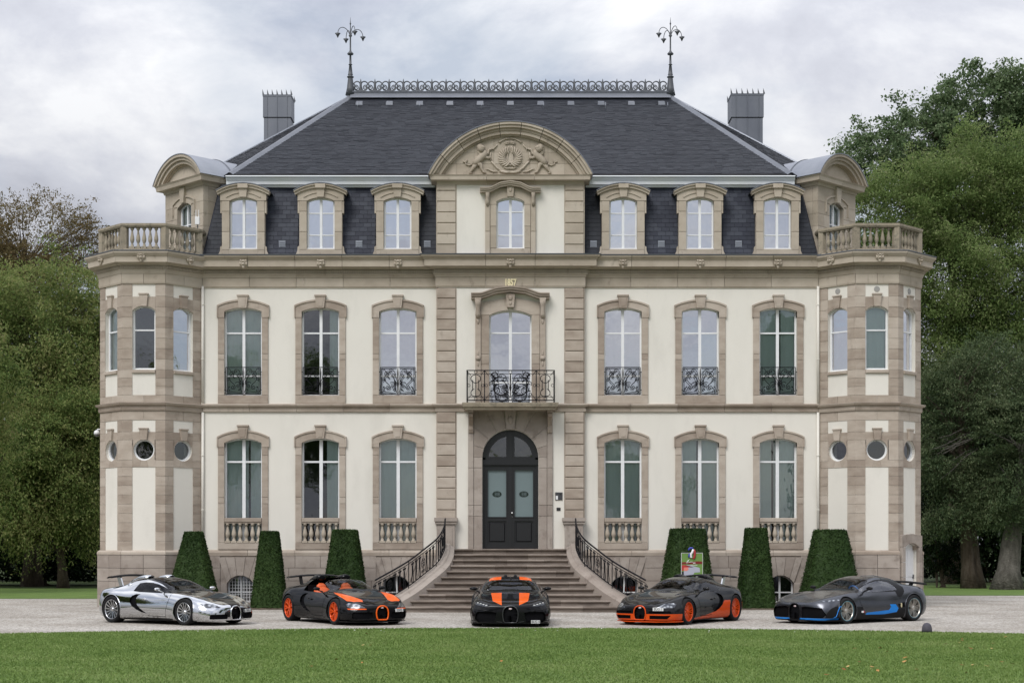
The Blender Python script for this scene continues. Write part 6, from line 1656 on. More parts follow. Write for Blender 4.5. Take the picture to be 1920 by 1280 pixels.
b = loc_at(1832, 77.5)
tree('yew_tree', 'dark spreading yew with two leaning brown trunks right of the house', b, [bl(1790, 760, 78, 2.2, 2.4, b), bl(1860, 720, 78, 2.6, 2.6, b), bl(1770, 880, 77.5, 1.7, 1.5, b), bl(1850, 900, 77, 2.0, 1.5, b), bl(1810, 960, 76.8, 1.5, 0.8, b), bl(1760, 980, 77.5, 0.9, 0.8, b)], 0.36, 2.4, 1150, 100, 0.75, 0.13, L_YEW, 0.45, 41, 'trees right of the house', 0.25, 46, trunks=2, aspect=0.3, flat=0.3)
b = loc_at(1888, 75.5)
GREYBARK = varied('pale_grey_bark', [(0.05,0.045,0.038),(0.10,0.092,0.08),(0.16,0.147,0.13)], 0.95, 6, 0.9, 12, (1,1,0.3), None, 0, bdist=0.06)
tree('yew_tree', 'yew with a thick pale grey gnarled trunk', b, [bl(1905, 800, 75.5, 2.2, 2.6, b), bl(1930, 920, 75, 2.0, 1.5, b), bl(1890, 960, 75, 1.0, 0.7, b), bl(1990, 820, 76, 2.4, 3.2, b)], 0.58, 2.4, 700, 100, 0.75, 0.13, L_YEW, 0.45, 44, 'trees right of the house', 0.25, 34, bark=GREYBARK, aspect=0.3, flat=0.3)
def shrub(name, label, px, D, blobs, ncl, per, clr, leaf, mat, seed, droop=0.1):
    b = loc_at(px, D); rg = np.random.default_rng(seed); o = empty(name, b); tag(o, label, 'shrub')
    me, C = foliage_mesh('foliage', rg, [bl(p[0], p[1], D+p[4], p[2], p[3], b) for p in blobs], ncl, per, clr, leaf, droop, mat, 0.4, 0.6, 0.5); link('foliage', me, o)['kind'] = 'stuff'
    m = MB()
    for k in range(7):
        c = Vector(C[rg.integers(len(C))]); m.tube([(rg.normal()*0.15, rg.normal()*0.15, -0.05), (c.x*0.4, c.y*0.4, c.z*0.5), c], [0.05, 0.03, 0.01], 5)
    m.build('stems', BARK, o)
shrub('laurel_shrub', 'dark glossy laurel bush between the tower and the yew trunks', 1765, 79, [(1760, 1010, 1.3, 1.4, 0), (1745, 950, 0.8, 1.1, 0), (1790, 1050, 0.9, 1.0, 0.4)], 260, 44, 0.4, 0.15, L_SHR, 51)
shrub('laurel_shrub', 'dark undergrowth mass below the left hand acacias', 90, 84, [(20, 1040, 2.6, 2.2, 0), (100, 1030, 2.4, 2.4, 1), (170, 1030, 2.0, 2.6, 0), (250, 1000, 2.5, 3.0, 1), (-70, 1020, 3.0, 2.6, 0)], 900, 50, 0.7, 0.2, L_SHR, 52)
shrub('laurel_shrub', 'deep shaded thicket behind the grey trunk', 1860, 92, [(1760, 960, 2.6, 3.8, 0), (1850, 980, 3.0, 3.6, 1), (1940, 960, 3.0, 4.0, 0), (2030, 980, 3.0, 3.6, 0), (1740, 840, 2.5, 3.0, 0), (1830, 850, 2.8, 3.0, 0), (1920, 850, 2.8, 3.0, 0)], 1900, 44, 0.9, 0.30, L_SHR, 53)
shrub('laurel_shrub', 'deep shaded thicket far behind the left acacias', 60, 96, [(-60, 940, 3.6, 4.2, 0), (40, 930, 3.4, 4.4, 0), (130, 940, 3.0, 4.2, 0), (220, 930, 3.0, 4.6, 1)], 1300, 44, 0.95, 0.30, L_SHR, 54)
# fallen grey branches of the yew
b = MB()
for k in range(9):
    p0 = Vector(((1800-CX)*77/FPX+rr(0.4, 1.6), 77-DF+rr(-0.4, 0.3), CAMH+(HY-rr(800, 850))*77/FPX)); d = Vector((-rr(1.8, 3.2), -rr(0.2, 1.0), -rr(0.5, 1.6)))
    b.tube([p0, p0+d*0.35+Vector((0, 0, 0.12)), p0+d*0.7+Vector((0, 0, -0.02)), p0+d], [0.035, 0.03, 0.02, 0.008], 5)
    q = p0+d*0.6; b.tube([q, q+Vector((-rr(0.3, 0.8), rr(-0.2, 0.2), rr(-0.5, 0.4)))], [0.016, 0.005], 4)
yt = [o for o in bpy.data.objects if o.name == 'yew_tree'][0]
db = b.build('dead_branches', GREYBARK, yt, Matrix.Translation(-Vector(yt.location)))
# park trees on the far side of the lawn, opposite the house; its windows and the cars mirror them
src = {o.name: o for o in bpy.data.objects if o.get('category') == 'tree'}
def opposite(nm, x, y, rz, sc):
    c = copy_tree(src[nm]); c.location = (x, y, 0); c.rotation_euler = (0, 0, rz); c.scale = (sc, sc, sc)
    c['label'] = 'park tree across the lawn, mirrored in the house windows'; c['group'] = 'park trees opposite the house'
for (nm, x, y, rz, sc) in (('acacia_tree', -30, -100, 0.6, 1.25), ('locust_tree', -20, -112, 2.0, 0.9), ('oak_tree', 27, -104, 1.0, 0.75), ('acacia_tree', 13, -122, 3.0, 0.75), ('acacia_tree', -4, -124, 4.0, 0.7), ('locust_tree', 42, -98, 5.0, 0.9), ('locust_tree', -46, -96, 5.0, 0.95), ('acacia_tree', 4, -126, 1.0, 0.72), ('acacia_tree', -44, -58, 2.0, 1.0), ('locust_tree', -56, -34, 3.0, 0.8), ('acacia_tree', 46, -60, 4.0, 1.0), ('locust_tree', 58, -36, 1.0, 0.8), ('acacia_tree', -58, -80, 1.0, 1.1), ('acacia_tree', 58, -82, 1.5, 1.1), ('acacia_tree', -40, -18, 2.6, 0.95), ('acacia_tree', -42, -4, 0.9, 0.95), ('acacia_tree', 40, -18, 5.2, 0.95), ('acacia_tree', 42, -4, 3.3, 0.95)):
    opposite(nm, x, y, rz, sc)

for (nm, x, y, rz, sc) in (('acacia_tree', -15, 46, 1.0, 0.68), ('acacia_tree', -5, 50, 2.2, 0.66), ('acacia_tree', 6, 48, 3.5, 0.68), ('acacia_tree', 16, 47, 4.4, 0.70), ('acacia_tree', 25, 50, 5.0, 0.8), ('acacia_tree', -24, 52, 0.2, 0.8)):
    c = copy_tree(src[nm]); c.location = (x, y, 0); c.rotation_euler = (0, 0, rz); c.scale = (sc, sc, sc)
    c['label'] = 'acacia in the park behind the house, hidden by its walls'; c['group'] = 'park trees behind the house'

# ------------------------------------------------------------------ small things
def sign():
    Y = -5.2; s = FPX/(DF+Y)
    x0, x1 = PX(1278, Y), PX(1317, Y); zt = PZ(1036.5, Y); zb = 0.55; c = (x0+x1)/2
    o = empty('poster_board', (c, Y, 0)); tag(o, 'poster board with green and red print and tricolour numeral before the yew', 'sign')
    T = Matrix.Translation((-c, -Y, 0))
    w = x1-x0
    def col(n, c_, r=0.5): return plain(n, c_, r)
    P = MB().box(x0, x1, Y, Y+0.03, zb, zt).build('panel', col('poster_green', (0.13,0.24,0.055)), o, T)
    MB().box(x0-0.012, x0, Y-0.01, Y+0.035, zb-0.01, zt+0.012).box(x1, x1+0.012, Y-0.01, Y+0.035, zb-0.01, zt+0.012).box(x0, x1, Y-0.01, Y+0.035, zt, zt+0.012).build('frame', col('pale_frame', (0.55,0.56,0.55)), o, T)
    MB().box(x0+0.06, x0+0.10, Y+0.03, Y+0.07, 0, zb+0.2).box(x1-0.10, x1-0.06, Y+0.03, Y+0.07, 0, zb+0.2).tube([(c, Y+0.05, zt-0.3), (c, Y+0.6, 0)], 0.015, 6).build('easel_legs', BLACKP, o, T)
    def Q(px, py): return (x0+(px-600)/645*w, zt-(py-420)/16/s)
    def patch(name, pts, mat, d): MB().prism([Q(*p) for p in pts][::-1], Y-d, Y-0.0005).build(name, mat, P)
    red = col('poster_dark_red', (0.16,0.012,0.008)); rd2 = col('poster_red', (0.42,0.03,0.03)); gy = col('poster_grey', (0.36,0.37,0.44)); wh = col('poster_white', (0.75,0.75,0.75)); sal = col('poster_salmon', (0.65,0.20,0.15)); bk = col('poster_black', (0.015,0.015,0.02))
    patch('printed_band', [(605, 690), (850, 680), (1100, 658), (1243, 668), (1243, 745), (605, 752)], red, 0.003)
    patch('printed_field', [(605, 775), (720, 775), (960, 835), (800, 850), (670, 850), (650, 945), (605, 945)], rd2, 0.003)
    patch('printed_car', [(720, 765), (860, 775), (1160, 860), (1175, 990), (1000, 1000), (900, 1150), (670, 1150), (670, 850), (980, 840)], gy, 0.004)
    patch('printed_patch', [(670, 850), (800, 850), (820, 910), (760, 950), (670, 950)], sal, 0.006)
    patch('printed_nose', [(605, 970), (668, 970), (668, 1150), (605, 1150)], bk, 0.003)
    patch('printed_shade', [(700, 790), (960, 835), (880, 840), (720, 800)], bk, 0.006)
    m = MB()
    for pts in ([(740, 720), (780, 660), (850, 600), (800, 660), (770, 715), (830, 690), (900, 680), (940, 690)],): m.tube([(Q(*p)[0], Y-0.006, Q(*p)[1]) for p in pts], 0.006, 4)
    for k in range(7): z = Q(885+30*k, 775); m.box(z[0], z[0]+0.016, Y-0.006, Y-0.0005, z[1]-0.012, z[1]+0.012)
    for k in range(2): z = Q(955+40*k, 710); m.box(z[0], z[0]+0.03, Y-0.006, Y-0.0005, z[1]-0.012, z[1]+0.012)
    m.build('printed_script', wh, P)
    fl = (Vector((0, 1, 0)), 0.5)
    def stroke(pts, r, mat, d): q = MB(); q.smooth = True; q.tube([(Q(*p)[0], Y-d, Q(*p)[1]) for p in pts], [x/16/s for x in r], 8, fl); return q.build('tricolour_numeral', mat, o, T)
    stroke([(815, 345), (820, 300), (860, 265), (920, 265), (950, 300)], [18, 28, 32, 32, 26], col('numeral_blue', (0.03,0.04,0.30)), 0.03)
    stroke([(955, 300), (935, 370), (890, 440), (880, 540), (925, 540)], [26, 34, 34, 30, 22], wh, 0.035)
    stroke([(850, 430), (830, 490), (820, 550)], [22, 30, 22], bpy.data.materials['numeral_blue'], 0.03)
    stroke([(980, 310), (1005, 370), (1005, 480), (985, 560), (940, 585)], [22, 32, 34, 32, 20], col('numeral_red', (0.33,0.02,0.025)), 0.03)
sign()
def bollard():
    D = 36.8; x, y = (1738-CX)*D/FPX, D-DF
    m = MB(); m.smooth = True; m.lathe([(0.118, 0.0), (0.115, 0.06), (0.108, 0.12), (0.09, 0.17), (0.055, 0.205), (0.012, 0.218)], (0, 0, 0.0), 18)
    o = m.build('ground_bollard', varied('dark_bollard_cast', [(0.055,0.05,0.065),(0.09,0.085,0.10)], 0.6, 10, 0.3, 30, (1,1,1), None, 0)); o.location = (x, y, 0.02)
    tag(o, 'small dark domed bollard at the lawn edge near the grey car', 'bollard')
bollard()
def cctv():
    o = empty('security_camera', (-13.62, 0.15, PZ(808, -0.4))); tag(o, 'white dome security camera on an arm of the left tower wall', 'security camera')
    m = MB(); m.smooth = True; m.tube([(0.05, 0, 0.10), (-0.14, 0, 0.10), (-0.17, 0, 0.06)], 0.022, 8); m.build('arm', WHITEP, o)
    m = MB(); m.smooth = True; m.lathe([(0.03, 0.07), (0.075, 0.05), (0.095, 0.0), (0.10, -0.06), (0.09, -0.065)], (-0.17, 0, 0), 14); m.build('housing', WHITEP, o)
    m = MB(); m.smooth = True; m.lathe([(0.088, -0.06), (0.08, -0.10), (0.05, -0.135), (0.01, -0.148)], (-0.17, 0, 0), 14); m.build('dome', plain('smoked_dome', (0.10,0.10,0.10), 0.1), o)
cctv()
def antenna():
    Y = 0.1; o = empty('wireless_box', (PX(370, Y), Y, PZ(414, Y))); tag(o, 'small white wireless box with two aerials above the left tower terrace', 'antenna')
    MB().cbox(-0.075, 0.075, -0.03, 0.04, -0.13, 0.13, 0.012).build('box', WHITEP, o)
    for s in (-1, 1): MB().tube([(s*0.045, 0, 0.12), (s*0.045, 0, 0.36)], 0.013, 6).build('aerial', WHITEP, o)
    MB().tube([(0.0, 0.05, -0.10), (0.0, 0.06, -0.40)], 0.018, 6).build('mast', IRON_GR, o)
antenna()
# ------------------------------------------------------------------ the five cars
def paint(name, col, metal=0.0, rough=0.35, coat=0.8, flake=0.0):
    m, N, L, b = newmat(name)
    b.inputs['Base Color'].default_value = (*col, 1); b.inputs['Metallic'].default_value = metal; b.inputs['Roughness'].default_value = rough
    b.inputs['Coat Weight'].default_value = coat; b.inputs['Coat Roughness'].default_value = 0.03; b.inputs['Coat IOR'].default_value = 1.34; b.inputs['Specular IOR Level'].default_value = 0.0 if coat else 0.5
    geo = N.new('ShaderNodeNewGeometry'); n = N.new('ShaderNodeTexNoise'); n.inputs['Scale'].default_value = 3.5; n.inputs['Detail'].default_value = 2; L.new(geo.outputs['Position'], n.inputs['Vector'])
    bp = N.new('ShaderNodeBump'); bp.inputs['Strength'].default_value = 0.10; bp.inputs['Distance'].default_value = 0.004; L.new(n.outputs[0], bp.inputs['Height']); L.new(bp.outputs[0], b.inputs['Normal'])
    if coat: L.new(bp.outputs[0], b.inputs['Coat Normal'])
    return m
P_CHROME = paint('polished_metal_body', (0.60,0.61,0.63), 1.0, 0.05, 0.0)
P_BLACK = paint('black_lacquer', (0.007,0.007,0.008), 0.0, 0.3)
P_CARBON = paint('black_carbon_lacquer', (0.012,0.012,0.013), 0.2, 0.35)
P_ORANGE = paint('orange_lacquer', (0.78,0.115,0.012), 0.0, 0.35)
P_REDOR = paint('red_orange_lacquer', (0.62,0.075,0.012), 0.15, 0.35)
P_GREY = paint('matt_grey_paint', (0.098,0.102,0.115), 0.9, 0.25, 0.15)
P_BLUE = paint('bright_blue_lacquer', (0.015,0.20,0.62), 0.1, 0.35)
RUBBER = plain('tyre_rubber', (0.016,0.016,0.017), 0.8, 0, 0.15)
MESHB = plain('black_grille_mesh', (0.005,0.005,0.006), 0.7, 0, 0.06)
MATTB = plain('matt_black_trim', (0.010,0.010,0.011), 0.5, 0, 0.15)
ALU = plain('bright_alloy', (0.62,0.63,0.65), 0.22, 1.0)
ALU_DK = plain('dark_alloy', (0.10,0.10,0.105), 0.3, 0.9)
ALU_MID = plain('graphite_alloy', (0.52,0.50,0.46), 0.28, 0.9)
DISC = plain('brake_disc', (0.16,0.155,0.15), 0.35, 0.9)
def lamp_mat():
    m, N, L, b = newmat('headlamp_glass'); geo = N.new('ShaderNodeTexCoord'); v = N.new('ShaderNodeTexVoronoi'); v.inputs['Scale'].default_value = 11; L.new(geo.outputs['Object'], v.inputs['Vector'])
    r = N.new('ShaderNodeValToRGB'); e = r.color_ramp.elements; e[0].position = 0.12; e[0].color = (0.50,0.52,0.55,1); e[1].position = 0.62; e[1].color = (0.05,0.055,0.065,1); L.new(v.outputs['Distance'], r.inputs[0])
    L.new(r.outputs[0], b.inputs['Base Color']); b.inputs['Metallic'].default_value = 0.7; b.inputs['Roughness'].default_value = 0.2; b.inputs['Coat Weight'].default_value = 0.8; return m
LAMP = lamp_mat()
LAMP_DK = plain('dark_headlamp', (0.06,0.065,0.075), 0.1, 0.4)
LEATHER_B = plain('black_leather', (0.02,0.02,0.021), 0.6)
LEATHER_O = plain('orange_leather', (0.60,0.10,0.02), 0.55)
PLATE_W = plain('white_plate', (0.55,0.55,0.54), 0.4)
PLATE_K = plain('plate_black', (0.01,0.01,0.01), 0.5)
BADGE = plain('oval_badge', (0.62,0.50,0.50), 0.25, 0.3)
CARGLASS = glass_mat('car_glass', 0.0, (0.40,0.44,0.44), 0.0, 1.28)
CARGLASS2 = glass_mat('clear_car_glass', 0.0, (0.62,0.66,0.66), 0.0, 1.28)

DIVOGLASS = glass_mat('bright_car_glass', 0.10, (0.62,0.66,0.66), 0.0, 1.4)
def interp(xs, ys, x):
    """smooth curve through knots (xs ascending)"""
    if x <= xs[0]: return ys[0]
    if x >= xs[-1]: return ys[-1]
    i = max(j for j in range(len(xs)-1) if xs[j] <= x)
    def sl(j):
        if j == 0: return (ys[1]-ys[0])/(xs[1]-xs[0])
        if j == len(xs)-1: return (ys[-1]-ys[-2])/(xs[-1]-xs[-2])
        a = (ys[j]-ys[j-1])/(xs[j]-xs[j-1]); b = (ys[j+1]-ys[j])/(xs[j+1]-xs[j])
        return 0.0 if a*b <= 0 else 2*a*b/(a+b)
    h = xs[i+1]-xs[i]; s = (x-xs[i])/h
    return (2*s**3-3*s*s+1)*ys[i]+(s**3-2*s*s+s)*h*sl(i)+(-2*s**3+3*s*s)*ys[i+1]+(s**3-s*s)*h*sl(i+1)

VEY = dict(x=[-2.12,-2.02,-1.75,-1.355,-0.9,-0.4,0.0,0.4,0.75,1.0,1.355,1.7,1.95,2.15,2.24,2.285],
    zt=[0.78,0.85,0.93,1.035,1.145,1.185,1.13,0.99,0.835,0.80,0.745,0.68,0.615,0.545,0.51,0.48],
    zs=[0.70,0.78,0.85,0.875,0.85,0.815,0.80,0.79,0.785,0.775,0.735,0.655,0.575,0.49,0.45,0.42],
    w =[0.62,0.80,0.95,1.0,0.97,0.93,0.92,0.925,0.935,0.95,0.965,0.93,0.86,0.70,0.50,0.0],
    ws=[0.55,0.70,0.85,0.87,0.84,0.82,0.81,0.805,0.80,0.80,0.80,0.76,0.70,0.56,0.40,0.0],
    wr=[0.40,0.46,0.48,0.50,0.54,0.56,0.58,0.61,0.60,0.50,0.45,0.42,0.38,0.30,0.2,0.0],
    zr=[0.76,0.83,0.905,0.985,1.075,1.115,1.065,0.94,0.825,0.795,0.745,0.675,0.605,0.535,0.50,0.46],
    zb=[0.26,0.20,0.15,0.13,0.12,0.12,0.12,0.12,0.12,0.12,0.12,0.12,0.12,0.125,0.13,0.14],
    zm=[0.52,0.52,0.50,0.48,0.44,0.40,0.40,0.40,0.40,0.42,0.42,0.38,0.34,0.30,0.28,0.28])
CHI = dict(x=[-2.15,-2.04,-1.75,-1.355,-0.9,-0.4,0.0,0.4,0.82,1.05,1.355,1.7,1.95,2.15,2.24,2.29],
    zt=[0.86,0.91,0.97,1.06,1.165,1.20,1.145,1.005,0.825,0.79,0.74,0.685,0.64,0.585,0.55,0.52],
    zs=[0.74,0.82,0.885,0.90,0.86,0.82,0.80,0.79,0.785,0.775,0.745,0.69,0.63,0.55,0.50,0.45],
    w =[0.74,0.87,0.985,1.02,0.985,0.945,0.935,0.94,0.955,0.975,1.0,0.99,0.955,0.84,0.62,0.0],
    ws=[0.62,0.74,0.85,0.89,0.86,0.83,0.82,0.82,0.82,0.83,0.85,0.84,0.80,0.68,0.50,0.0],
    wr=[0.42,0.47,0.49,0.51,0.55,0.575,0.60,0.63,0.62,0.52,0.47,0.45,0.42,0.34,0.24,0.0],
    zr=[0.83,0.88,0.94,1.005,1.09,1.13,1.075,0.95,0.81,0.78,0.735,0.685,0.635,0.575,0.54,0.50],
    zb=[0.28,0.20,0.15,0.12,0.10,0.10,0.10,0.10,0.10,0.10,0.10,0.10,0.10,0.10,0.11,0.12],
    zm=[0.52,0.52,0.50,0.48,0.44,0.40,0.40,0.40,0.40,0.42,0.42,0.40,0.38,0.34,0.32,0.30])

def body_bm(K):
    bm = bmesh.new(); x0, x1 = K['x'][0], K['x'][-1]
    st = []
    n = 92
    for i in range(n+1):
        t = i/n; st.append(x0+(x1-x0)*(t*0.55+0.45*(0.5-0.5*math.cos(math.pi*t))))
    seg = [(0, 1, 4), (1, 2, 6), (2, 3, 7), (3, 4, 8), (4, 5, 8)]
    rows = []
    for x in st:
        g = lambda k: interp(K['x'], K[k], x)
        zb, zm, zs, zr, zt, w, ws, wr = (g(k) for k in ('zb', 'zm', 'zs', 'zr', 'zt', 'w', 'ws', 'wr'))
        wb = w*0.95
        C = [(0, zb), (wb*0.97, zb), (w, zm), (ws, zs), (wr, zr), (0, zt)]
        # Catmull-Rom with mirrored ghosts
        pts = []
        G = [(-C[1][0], C[1][1])]+C+[(-C[4][0], C[4][1])]
        def cr(i, t):
            p0, p1, p2, p3 = G[i], G[i+1], G[i+2], G[i+3]
            if i == 0: return (p1[0]+(p2[0]-p1[0])*t, p1[1]+(p2[1]-p1[1])*t)
            def tang(a, b, c):
                d1 = math.hypot(b[0]-a[0], b[1]-a[1])+1e-6; d2 = math.hypot(c[0]-b[0], c[1]-b[1])+1e-6
                u = [(b[k]-a[k])/d1*d2/(d1+d2)+(c[k]-b[k])/d2*d1/(d1+d2) for k in (0, 1)]
                return u
            L_ = math.hypot(p2[0]-p1[0], p2[1]-p1[1])
            m1 = tang(p0, p1, p2); m2 = tang(p1, p2, p3)
            if i == 1: m1 = ((p2[0]-p1[0])/(L_+1e-6)+0.6, (p2[1]-p1[1])/(L_+1e-6))
            h = (2*t**3-3*t*t+1, t**3-2*t*t+t, -2*t**3+3*t*t, t**3-t*t)
            return tuple(h[0]*p1[k]+h[1]*m1[k]*L_+h[2]*p2[k]+h[3]*m2[k]*L_ for k in (0, 1))
        for (a, b, q) in seg:
            for j in range(q): pts.append(cr(a, j/q))
        pts.append(C[5])
        full = [(x, p[0], p[1]) for p in pts]+[(x, -p[0], p[1]) for p in pts[-2:0:-1]]
        rows.append([bm.verts.new(p) for p in full])
    m = len(rows[0])
    for i in range(n):
        for k in range(m):
            l = (k+1) % m
            try: bm.faces.new((rows[i][k], rows[i+1][k], rows[i+1][l], rows[i][l]))
            except ValueError: pass
    bm.faces.new(rows[0])
    bmesh.ops.remove_doubles(bm, verts=bm.verts, dist=0.0004)
    bmesh.ops.recalc_face_normals(bm, faces=bm.faces)
    for f in bm.faces: f.smooth = True
    return bm
def surf_x(K, y, z):
    """foremost x where the body side reaches half-width y at height z"""
    x = K['x'][-1]
    while x > 1.2:
        g = lambda k: interp(K['x'], K[k], x)
        zm, zs, zr, w, ws, wr = (g(k) for k in ('zm', 'zs', 'zr', 'w', 'ws', 'wr'))
        if z <= zm: hw = w
        elif z <= zs: t = (z-zm)/(zs-zm); hw = w+(ws-w)*t+0.25*(w-ws)*math.sin(math.pi*t)
        elif z <= zr: hw = ws+(wr-ws)*(z-zs)/max(1e-6, zr-zs)
        else: hw = 0
        if hw >= y: return x
        x -= 0.005
    return x
AXES = {'side': (0, 2, 1), 'front': (1, 2, 0), 'top': (0, 1, 2)}
def inside(p, poly):
    c = False; n = len(poly); j = n-1
    for i in range(n):
        if (poly[i][1] > p[1]) != (poly[j][1] > p[1]) and p[0] < (poly[j][0]-poly[i][0])*(p[1]-poly[i][1])/(poly[j][1]-poly[i][1])+poly[i][0]: c = not c
        j = i
    return c
def cut(bm, poly, proj, pred):
    a, b, d = AXES[proj]
    for i in range(len(poly)):
        p, q = poly[i], poly[(i+1) % len(poly)]
        x0, x1 = min(p[0], q[0])-0.004, max(p[0], q[0])+0.004; y0, y1 = min(p[1], q[1])-0.004, max(p[1], q[1])+0.004
        fs = []
        for f in bm.faces:
            if not pred(f.calc_center_median()): continue
            vs_ = [(v.co[a], v.co[b]) for v in f.verts]
            if max(v[0] for v in vs_) < x0 or min(v[0] for v in vs_) > x1 or max(v[1] for v in vs_) < y0 or min(v[1] for v in vs_) > y1: continue
            fs.append(f)
        if not fs: continue
        co = [0, 0, 0]; co[a], co[b] = p; no = [0, 0, 0]; no[a], no[b] = q[1]-p[1], -(q[0]-p[0])
        no = Vector(no)
        if no.length < 1e-9: continue
        geom = set(fs)
        for f in fs: geom.update(f.edges); geom.update(f.verts)
        bmesh.ops.bisect_plane(bm, geom=list(geom), dist=1e-5, plane_co=co, plane_no=no.normalized())
    sel = []
    for f in bm.faces:
        c = f.calc_center_median()
        if pred(c) and inside((c[a], c[b]), poly): sel.append(f)
    return sel
def loops_of(sel):
    S = set(sel); be = [e for f in sel for e in f.edges if sum(1 for g in e.link_faces if g in S) == 1]
    be = list(dict.fromkeys(be)); adj = {}
    for e in be:
        for v, w in ((e.verts[0], e.verts[1]), (e.verts[1], e.verts[0])): adj.setdefault(v, []).append(w)
    out = []; seen = set()
    for v in adj:
        if v in seen: continue
        loop = [v]; seen.add(v); cur = v
        while True:
            nx = [w for w in adj[cur] if w not in seen]
            if not nx: break
            cur = nx[0]; seen.add(cur); loop.append(cur)
        out.append([u.co.copy() for u in loop])
    return be, out
def take(bm, sel, name, mat, parent, shift=None, lift=0.0, wall=None, keep_wall_mat=None, drop=False):
    """lift faces out of the body into their own mesh; shift moves them, wall adds the sides of the recess"""
    if not sel: return None, []
    be, loops = loops_of(sel)
    idx = {}; V = []; F = []
    def vid(v, sh=True):
        k = (v, sh)
        if k not in idx:
            idx[k] = len(V); c = v.co.copy()
            if sh and shift is not None: c = shift(c)
            if sh and lift: c = c+v.normal*lift
            V.append(c)
        return idx[k]
    if not drop:
        for f in sel: F.append([vid(v) for v in f.verts])
    if shift is not None and wall:
        for e in be: F.append([vid(e.verts[0], False), vid(e.verts[1], False), vid(e.verts[1]), vid(e.verts[0])])
    o = None
    if F:
        me = bpy.data.meshes.new(name); me.from_pydata([tuple(v) for v in V], [], F); me.materials.append(mat)
        me.polygons.foreach_set('use_smooth', [True]*len(F)); me.update(); o = link(name, me, parent)
    bmesh.ops.delete(bm, geom=sel, context='FACES')
    return o, loops
def ell(cx, cy, rx, ry, n=20, a0=0, a1=2*math.pi): return [(cx+rx*math.cos(a0+(a1-a0)*k/n), cy+ry*math.sin(a0+(a1-a0)*k/n)) for k in range(n)]
def mir(poly, ax=0): return [(-p[0], p[1]) if ax == 0 else (p[0], -p[1]) for p in poly][::-1]

